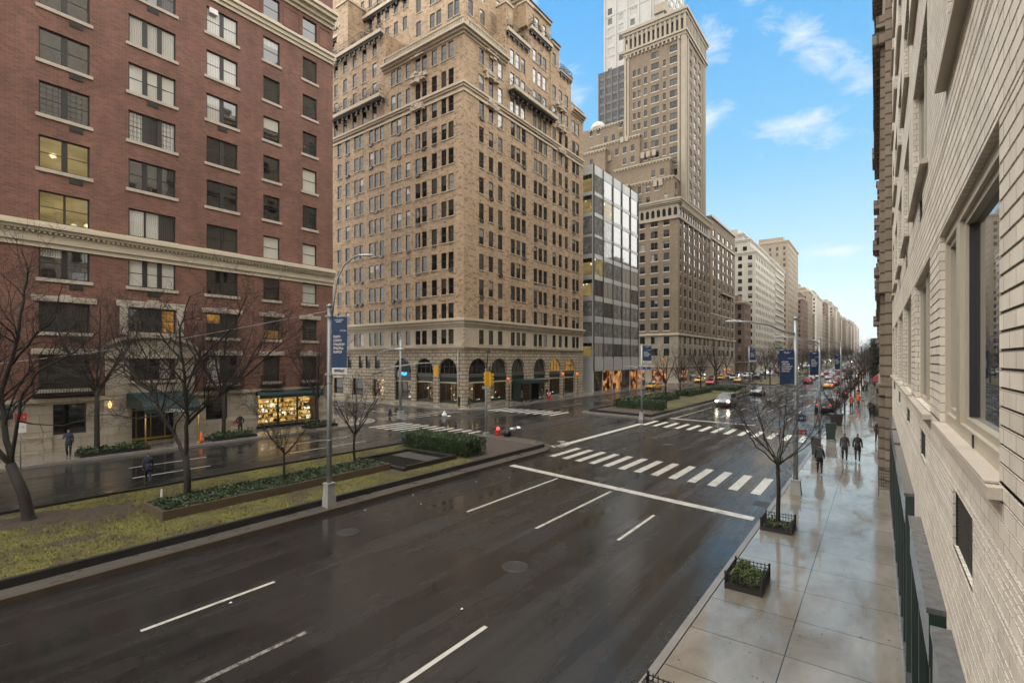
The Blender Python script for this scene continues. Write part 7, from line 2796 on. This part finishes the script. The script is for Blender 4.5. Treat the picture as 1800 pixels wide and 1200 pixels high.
def build_cars():
    rnd = random.Random(301)
    P = {}

    def proto(key):
        if key not in P:
            paint, kind, lights = key
            P[key] = car_proto(('taxi' if paint == 'paint_taxi' else 'car'), 'x', paint, kind, lights, paint == 'paint_taxi')
            P[key]['used'] = 0
        return P[key]

    def put(key, x, y, toward, label, group=None):
        p = proto(key)
        rz = math.pi if toward else 0
        rz += rnd.gauss(0, 0.02)
        loc = (x, y, gz(x, y))
        if not p['used']:
            p['used'] = 1
            p.location, p.rotation_euler = loc, (0, 0, rz)
            p['label'] = label
            if group:
                p['group'] = group
            return p
        return place_copy(p, loc, rz, label, group)
    put(('paint_taxi', 'sedan', 'off'), -36.8, 98.5, True, 'yellow taxi driving toward the camera on the far roadway')
    put(('paint_silver', 'suv', 'on'), -16.6, 71.5, True, 'silver minivan with lit headlights coming down the near roadway')
    put(('paint_silver', 'sedan', 'off'), -17.2, 97, True, 'pale silver car behind the minivan beside the far median')
    put(('paint_red', 'suv', 'off'), -14.6, 150, False, 'dark red car with brake lights in the middle lanes')
    g = 'traffic far up the wet avenue'
    put(('paint_white', 'suv', 'off'), -15.8, 172, False, 'white car in front of the dark red car', None)
    put(('paint_white', 'sedan', 'off'), -12.0, 178, False, 'white sedan in the centre lane beyond the dark red car', None)
    put(('paint_black', 'suv', 'off'), -5.2, 72, False, 'black car standing at the right kerb past the litter bin')
    put(('paint_grey', 'sedan', 'off'), -5.0, 84, False, 'grey car standing at the right kerb behind the black car')
    put(('paint_taxi', 'sedan', 'off'), -8.6, 128, False, 'yellow taxi in the right lanes short of the signal')
    put(('paint_taxi', 'sedan', 'off'), -29.5, 140, True, 'yellow taxi on the far roadway behind the far median trees')
    put(('paint_red', 'suv', 'off'), -31.5, 122, True, 'red car on the far roadway behind the far median trees')
    keys = [('paint_white', 'suv', 'off')] * 3 + [('paint_white', 'sedan', 'off')] * 2 + [('paint_silver', 'sedan', 'off'), ('paint_grey', 'sedan', 'off'), ('paint_black', 'suv', 'off'), ('paint_taxi', 'sedan', 'off'), ('paint_taxi', 'sedan', 'off'), ('paint_black', 'suv', 'off'), ('paint_red', 'suv', 'off'), ('paint_white', 'sedan', 'on'), ('paint_silver', 'suv', 'on')]
    nm = {'paint_white': 'white', 'paint_silver': 'silver', 'paint_grey': 'grey', 'paint_black': 'black', 'paint_taxi': 'yellow', 'paint_red': 'red'}
    for x, y0, y1, step, tow, side in ((-5.0, 96, 420, 8.0, False, 'right kerb lane'), (-8.9, 140, 600, 11, False, 'right middle lane'), (-12.2, 190, 640, 11, False, 'centre lane'), (-15.6, 184, 640, 11, True, 'lane by the median'), (-30.5, 168, 500, 17, True, 'far roadway inner lane'), (-33.6, 150, 520, 19, True, 'far roadway middle lane'), (-37.2, 130, 420, 8.5, True, 'far roadway kerb lane')):
        y = y0 + rnd.uniform(0, 4)
        while y < y1:
            if not (108 < y < 124 or 203 < y < 215):
                k = rnd.choice(keys)
                put(k, x + rnd.gauss(0, 0.2), y, tow, f'distant {nm[k[0]]} {"taxi" if k[0] == "paint_taxi" else "car"} queuing in the {side} far up the avenue', f'{nm[k[0]]} cars in the {side}')
            y += step * rnd.uniform(0.85, 1.5)


# ---------------------------------------------------------------- people
def person(label, x, y, h, rz, coat, legs, pose='walk', z=None, shoes='shoe_dark', hair='hair', hold=None, group=None):
    """one continuous skinned body, h tall, facing +Y before rz"""
    zb = gz(x, y) + (0.152 if z is None else z)
    t = thing('person', label, 'person', (x, y, zb), rz, group)
    s = h / 1.75
    stride = {'walk': 0.27, 'stand': 0.05, 'stroll': 0.16}[pose]
    V, Ed, Rd, Tg = [], [], [], []

    def add(p, r, tag_, par=None):
        V.append(tuple(c * s for c in p))
        Rd.append(r * s)
        Tg.append(tag_)
        if par is not None:
            Ed.append((par, len(V) - 1))
        return len(V) - 1
    pel = add((0, 0, 0.95), 0.135, 'coat')
    wa = add((0, 0.01, 1.12), 0.128, 'coat', pel)
    ch = add((0, 0.0, 1.32), 0.138, 'coat', wa)
    nk = add((0, 0.01, 1.50), 0.062, 'coat', ch)
    n2 = add((0, 0.025, 1.56), 0.055, 'skin', nk)
    hd = add((0, 0.035, 1.64), 0.092, 'skin', n2)
    add((0, 0.03, 1.71), 0.075, 'hair', hd)
    add((0, 0.125, 1.63), 0.018, 'skin', hd)
    for sd, ph in ((-1, 1), (1, -1)):
        hip = add((sd * 0.09, 0, 0.88), 0.105, 'coat', pel)
        f = ph * stride
        kn = add((sd * 0.10, f * 0.55 + (0.05 if f < 0 else 0.04), 0.49), 0.068, 'legs', hip)
        an = add((sd * 0.10, f - (0.06 if f < 0 else 0), 0.10 + (0.05 if f < -0.1 else 0)), 0.048, 'legs', kn)
        add((sd * 0.11, f + 0.13 - (0.05 if f < 0 else 0), 0.045 + (0.01 if f < -0.1 else 0)), 0.042, 'shoe', an)
        sh = add((sd * 0.155, 0, 1.41), 0.066, 'coat', ch)
        bent = hold == 'phone' and sd == 1
        if bent:
            el = add((sd * 0.25, 0.05, 1.16), 0.055, 'coat', sh)
            wr = add((sd * 0.16, 0.27, 1.25), 0.036, 'coat', el)
            hn = add((sd * 0.13, 0.33, 1.30), 0.034, 'skin', wr)
            fd = (-0.2, 0.5, 0.9)
        elif hold == 'pocket':
            el = add((sd * 0.30, -0.06, 1.15), 0.056, 'coat', sh)
            wr = add((sd * 0.21, 0.10, 0.98), 0.040, 'coat', el)
            hn = add((sd * 0.17, 0.13, 0.93), 0.036, 'skin', wr)
            fd = (0, 0.3, -1)
        else:
            el = add((sd * 0.215, -f * 0.35, 1.15), 0.054, 'coat', sh)
            wr = add((sd * 0.225, -f * 0.55 + 0.05, 0.92), 0.04, 'coat', el)
            hn = add((sd * 0.22, -f * 0.6 + 0.07, 0.85), 0.034, 'skin', wr)
            fd = (0, 0.2, -1)
        hv = Vector(V[hn])
        fv = Vector(fd).normalized()
        side = fv.cross(Vector((sd, 0, 0)))
        side = side.normalized() if side.length > 0.1 else Vector((0, 1, 0))
        for k in range(5):
            off = side * (k - 1.5) * 0.017 * s if k < 4 else side * -0.04 * s
            p0 = hv + off * 0.7 + fv * 0.012 * s
            ln = (0.075, 0.085, 0.08, 0.062, 0.05)[k] * s
            V.append(tuple(p0))
            Rd.append(0.010 * s)
            Tg.append('skin')
            V.append(tuple(p0 + off * 0.5 + fv * ln * 0.6))
            Rd.append(0.0085 * s)
            Tg.append('skin')
            V.append(tuple(p0 + off * 0.5 + fv * ln + Vector((-sd * 0.012, 0, 0))))
            Rd.append(0.007 * s)
            Tg.append('skin')
            Ed.append((len(V) - 3, len(V) - 2))
            Ed.append((len(V) - 2, len(V) - 1))
    me = bpy.data.meshes.new('person_body')
    me.from_pydata(V, Ed, [])
    o = bpy.data.objects.new('person_body', me)
    COL.objects.link(o)
    o.modifiers.new('skin', 'SKIN')
    sub = o.modifiers.new('sub', 'SUBSURF')
    sub.levels = 1
    sub.render_levels = 1
    roots = {0}
    seen = set()
    adj = {}
    for a, b in Ed:
        adj.setdefault(a, []).append(b)
        adj.setdefault(b, []).append(a)
    for i in range(len(V)):
        if i in seen:
            continue
        roots.add(i)
        stack = [i]
        while stack:
            q = stack.pop()
            if q in seen:
                continue
            seen.add(q)
            stack += adj.get(q, [])
    for i, sv in enumerate(me.skin_vertices[0].data):
        sv.radius = (Rd[i], Rd[i])
        sv.use_root = i in roots
    dg = bpy.context.evaluated_depsgraph_get()
    m2 = bpy.data.meshes.new_from_object(o.evaluated_get(dg))
    bpy.data.objects.remove(o)
    mats = {'coat': coat, 'legs': legs, 'skin': 'skin', 'hair': hair, 'shoe': shoes}
    order = ['coat', 'legs', 'skin', 'hair', 'shoe']
    m2.materials.clear()
    for k in order:
        m2.materials.append(MATS[mats[k]])
    vs_ = [Vector(v) for v in V]
    for p in m2.polygons:
        c = p.center
        best, bt = 1e9, 'coat'
        for i, v in enumerate(vs_):
            dd = (v - c).length - Rd[i] * 0.7
            if dd < best:
                best, bt = dd, Tg[i]
        if bt == 'skin' and c.z > 1.58 * s and c.y < 0.02 * s:
            bt = 'hair'
        p.material_index = order.index(bt)
        p.use_smooth = True
    m2.name = 'body'
    b = bpy.data.objects.new('body', m2)
    COL.objects.link(b)
    b.parent = t
    # open coat skirt over the hips
    k = MB()
    k.lathe((0, 0, 0), [(0.185 * s, 0.72 * s), (0.18 * s, 0.86 * s), (0.16 * s, 1.0 * s), (0.145 * s, 1.12 * s)], 12, coat)
    k.build('coat_skirt', t, local=True)
    if hold == 'bag':
        k = MB()
        k.hexa([(-0.16 * s, -0.32 * s, 1.0 * s), (0.16 * s, -0.32 * s, 1.0 * s), (0.16 * s, -0.14 * s, 1.0 * s), (-0.16 * s, -0.14 * s, 1.0 * s)], [(-0.13 * s, -0.28 * s, 1.45 * s), (0.13 * s, -0.28 * s, 1.45 * s), (0.14 * s, -0.14 * s, 1.45 * s), (-0.14 * s, -0.14 * s, 1.45 * s)], 'bag_black')
        r = k.build('rucksack', None, loc=(0, 0, 0))
        r.location, r.rotation_euler = t.location, t.rotation_euler
        tag(r, 'black rucksack on the back of the hunched walker by the lamp post', 'rucksack')
    if hold == 'phone':
        k = MB()
        k.box(0.09 * s, 0.16 * s, 0.36 * s, 0.372 * s, 1.29 * s, 1.43 * s, 'dark_metal')
        r = k.build('phone', None, loc=(0, 0, 0))
        r.location, r.rotation_euler = t.location, t.rotation_euler
        tag(r, 'dark phone held by the person beside the evergreen bed', 'phone')
    return t


def build_people():
    person('person in long dark coat looking at a phone by the far evergreen bed', -39.9, 8.25, 1.72, R(-120), 'cloth_navy', 'cloth_black', 'stand', hold='phone')
    person('person in black standing with hands in pockets beside the cone bed', -41.0, 18.9, 1.66, R(-100), 'cloth_black', 'cloth_black', 'stand', hold='pocket')
    person('person in navy with white shoes walking across the far roadway', -28.9, 8.95, 1.55, R(70), 'cloth_navy', 'cloth_navy', 'walk', z=0.0, shoes='shoe_white')
    person('person in dark blue standing on the far crossing', -37.6, 31.2, 1.62, R(160), 'cloth_navy', 'cloth_navy', 'stroll', z=0.0)
    person('left one of two dark-coated walkers on the right pavement', -1.62, 36.2, 1.72, R(2), 'cloth_charcoal', 'cloth_black', 'stroll')
    person('right one of two dark-coated walkers on the right pavement', -0.98, 36.35, 1.72, R(-2), 'cloth_black', 'cloth_charcoal', 'stroll')
    person('hunched dark walker with rucksack by the lamp post', -2.52, 31.3, 1.62, R(4), 'cloth_black', 'cloth_black', 'stroll', hold='bag')
    person('person in black walking close by the brick wall', 0.02, 45.2, 1.72, R(10), 'cloth_black', 'cloth_navy', 'walk')
    person('person in black before the yellow-green shrubs at the stone building', -0.45, 62.5, 1.75, R(6), 'cloth_black', 'cloth_black', 'walk')
    person('second person in black just behind the one before the shrubs', -0.65, 66.0, 1.75, R(-8), 'cloth_black', 'cloth_charcoal', 'walk')
    rnd = random.Random(5)
    person('worker in orange jacket nearest by the kerb trees', -2.6, 74, 1.78, R(20), 'cloth_orange', 'cloth_navy', 'stand')
    person('worker in orange jacket second in the kerbside group', -2.0, 78, 1.78, R(-30), 'cloth_orange', 'cloth_charcoal', 'stroll')
    person('worker in orange jacket third in the kerbside group', -2.3, 86, 1.78, R(10), 'cloth_orange', 'cloth_black', 'stroll')
    person('dark pedestrian beside the shopfront of the leftmost stone arch', -40.8, 44.4, 1.7, R(90), 'cloth_black', 'cloth_black', 'stand')
    person('dark pedestrian near the corner under the third stone arch', -40.2, 45.5, 1.7, R(-60), 'cloth_charcoal', 'cloth_black', 'stroll')
    person('left pedestrian of the pair by the entrance canopy', -39.6, 61.0, 1.7, R(180), 'cloth_charcoal', 'cloth_black', 'stroll')
    person('right pedestrian of the pair by the entrance canopy', -39.5, 62.2, 1.75, R(180), 'cloth_black', 'cloth_navy', 'stroll')
    person('pedestrian in dark red near the entrance canopy posts', -40.0, 56.5, 1.65, R(150), 'cloth_brown', 'cloth_black', 'stroll')
    person('pedestrian crossing the far roadway past the taxi', -31.5, 84.0, 1.72, R(90), 'cloth_navy', 'cloth_black', 'walk', z=0.0)
    for i, (x, y) in enumerate(((-40.5, 88), (-41, 92), (-40.2, 101), (-41.2, 104.5), (-40.4, 107), (-40.0, 127), (-40.6, 131), (-41, 137))):
        person('dark-clad pedestrian before the orange-lit shops on the left pavement', x, y, 1.72, rnd.uniform(0, 6.28), rnd.choice(['cloth_black', 'cloth_charcoal', 'cloth_brown', 'cloth_navy']), 'cloth_black', rnd.choice(['stand', 'stroll', 'walk']), group='pedestrians before the orange-lit shops')
    for i in range(22):
        y = 92 + i * 6.5 + rnd.uniform(-2, 2)
        person('dark-clad pedestrian in the distant crowd along the right pavement', rnd.uniform(-2.6, 0.1), y, 1.75, rnd.choice((0, math.pi)) + rnd.gauss(0, 0.3), rnd.choice(['cloth_black', 'cloth_black', 'cloth_charcoal', 'cloth_brown', 'cloth_orange']), 'cloth_black', rnd.choice(['stroll', 'walk']), group='crowd far along the right pavement')
    # a low shrub pair by the stone building
    random.seed(23)
    plant_box('planting_box', 'planter of yellow-green shrubs by the dark stone building', -0.5, 0.2, 66.5, 70, gz(0, 68) + 0.152, 0.6, 0, 500, ('leaf_yellow', 'leaf_boxwood'), size=0.11, fill=0.8)
# ---------------------------------------------------------------- build everything
build_ground()
build_near_median()
build_far_medians()
build_near_wall()
build_red()
build_brown()
build_glass_office()
build_umber()
build_skyline_towers()
build_distant()
build_right_row()
build_furniture()
build_planters()
build_trees()
build_cars()
build_people()
# thin damp air: one closed box round everything on the ground
m = MB()
m.box(-1500, 900, -900, 2600, -3, 300, 'haze_air')
tag(m.build('haze'), 'thin damp haze in the air along the avenue', 'haze', kind='stuff')
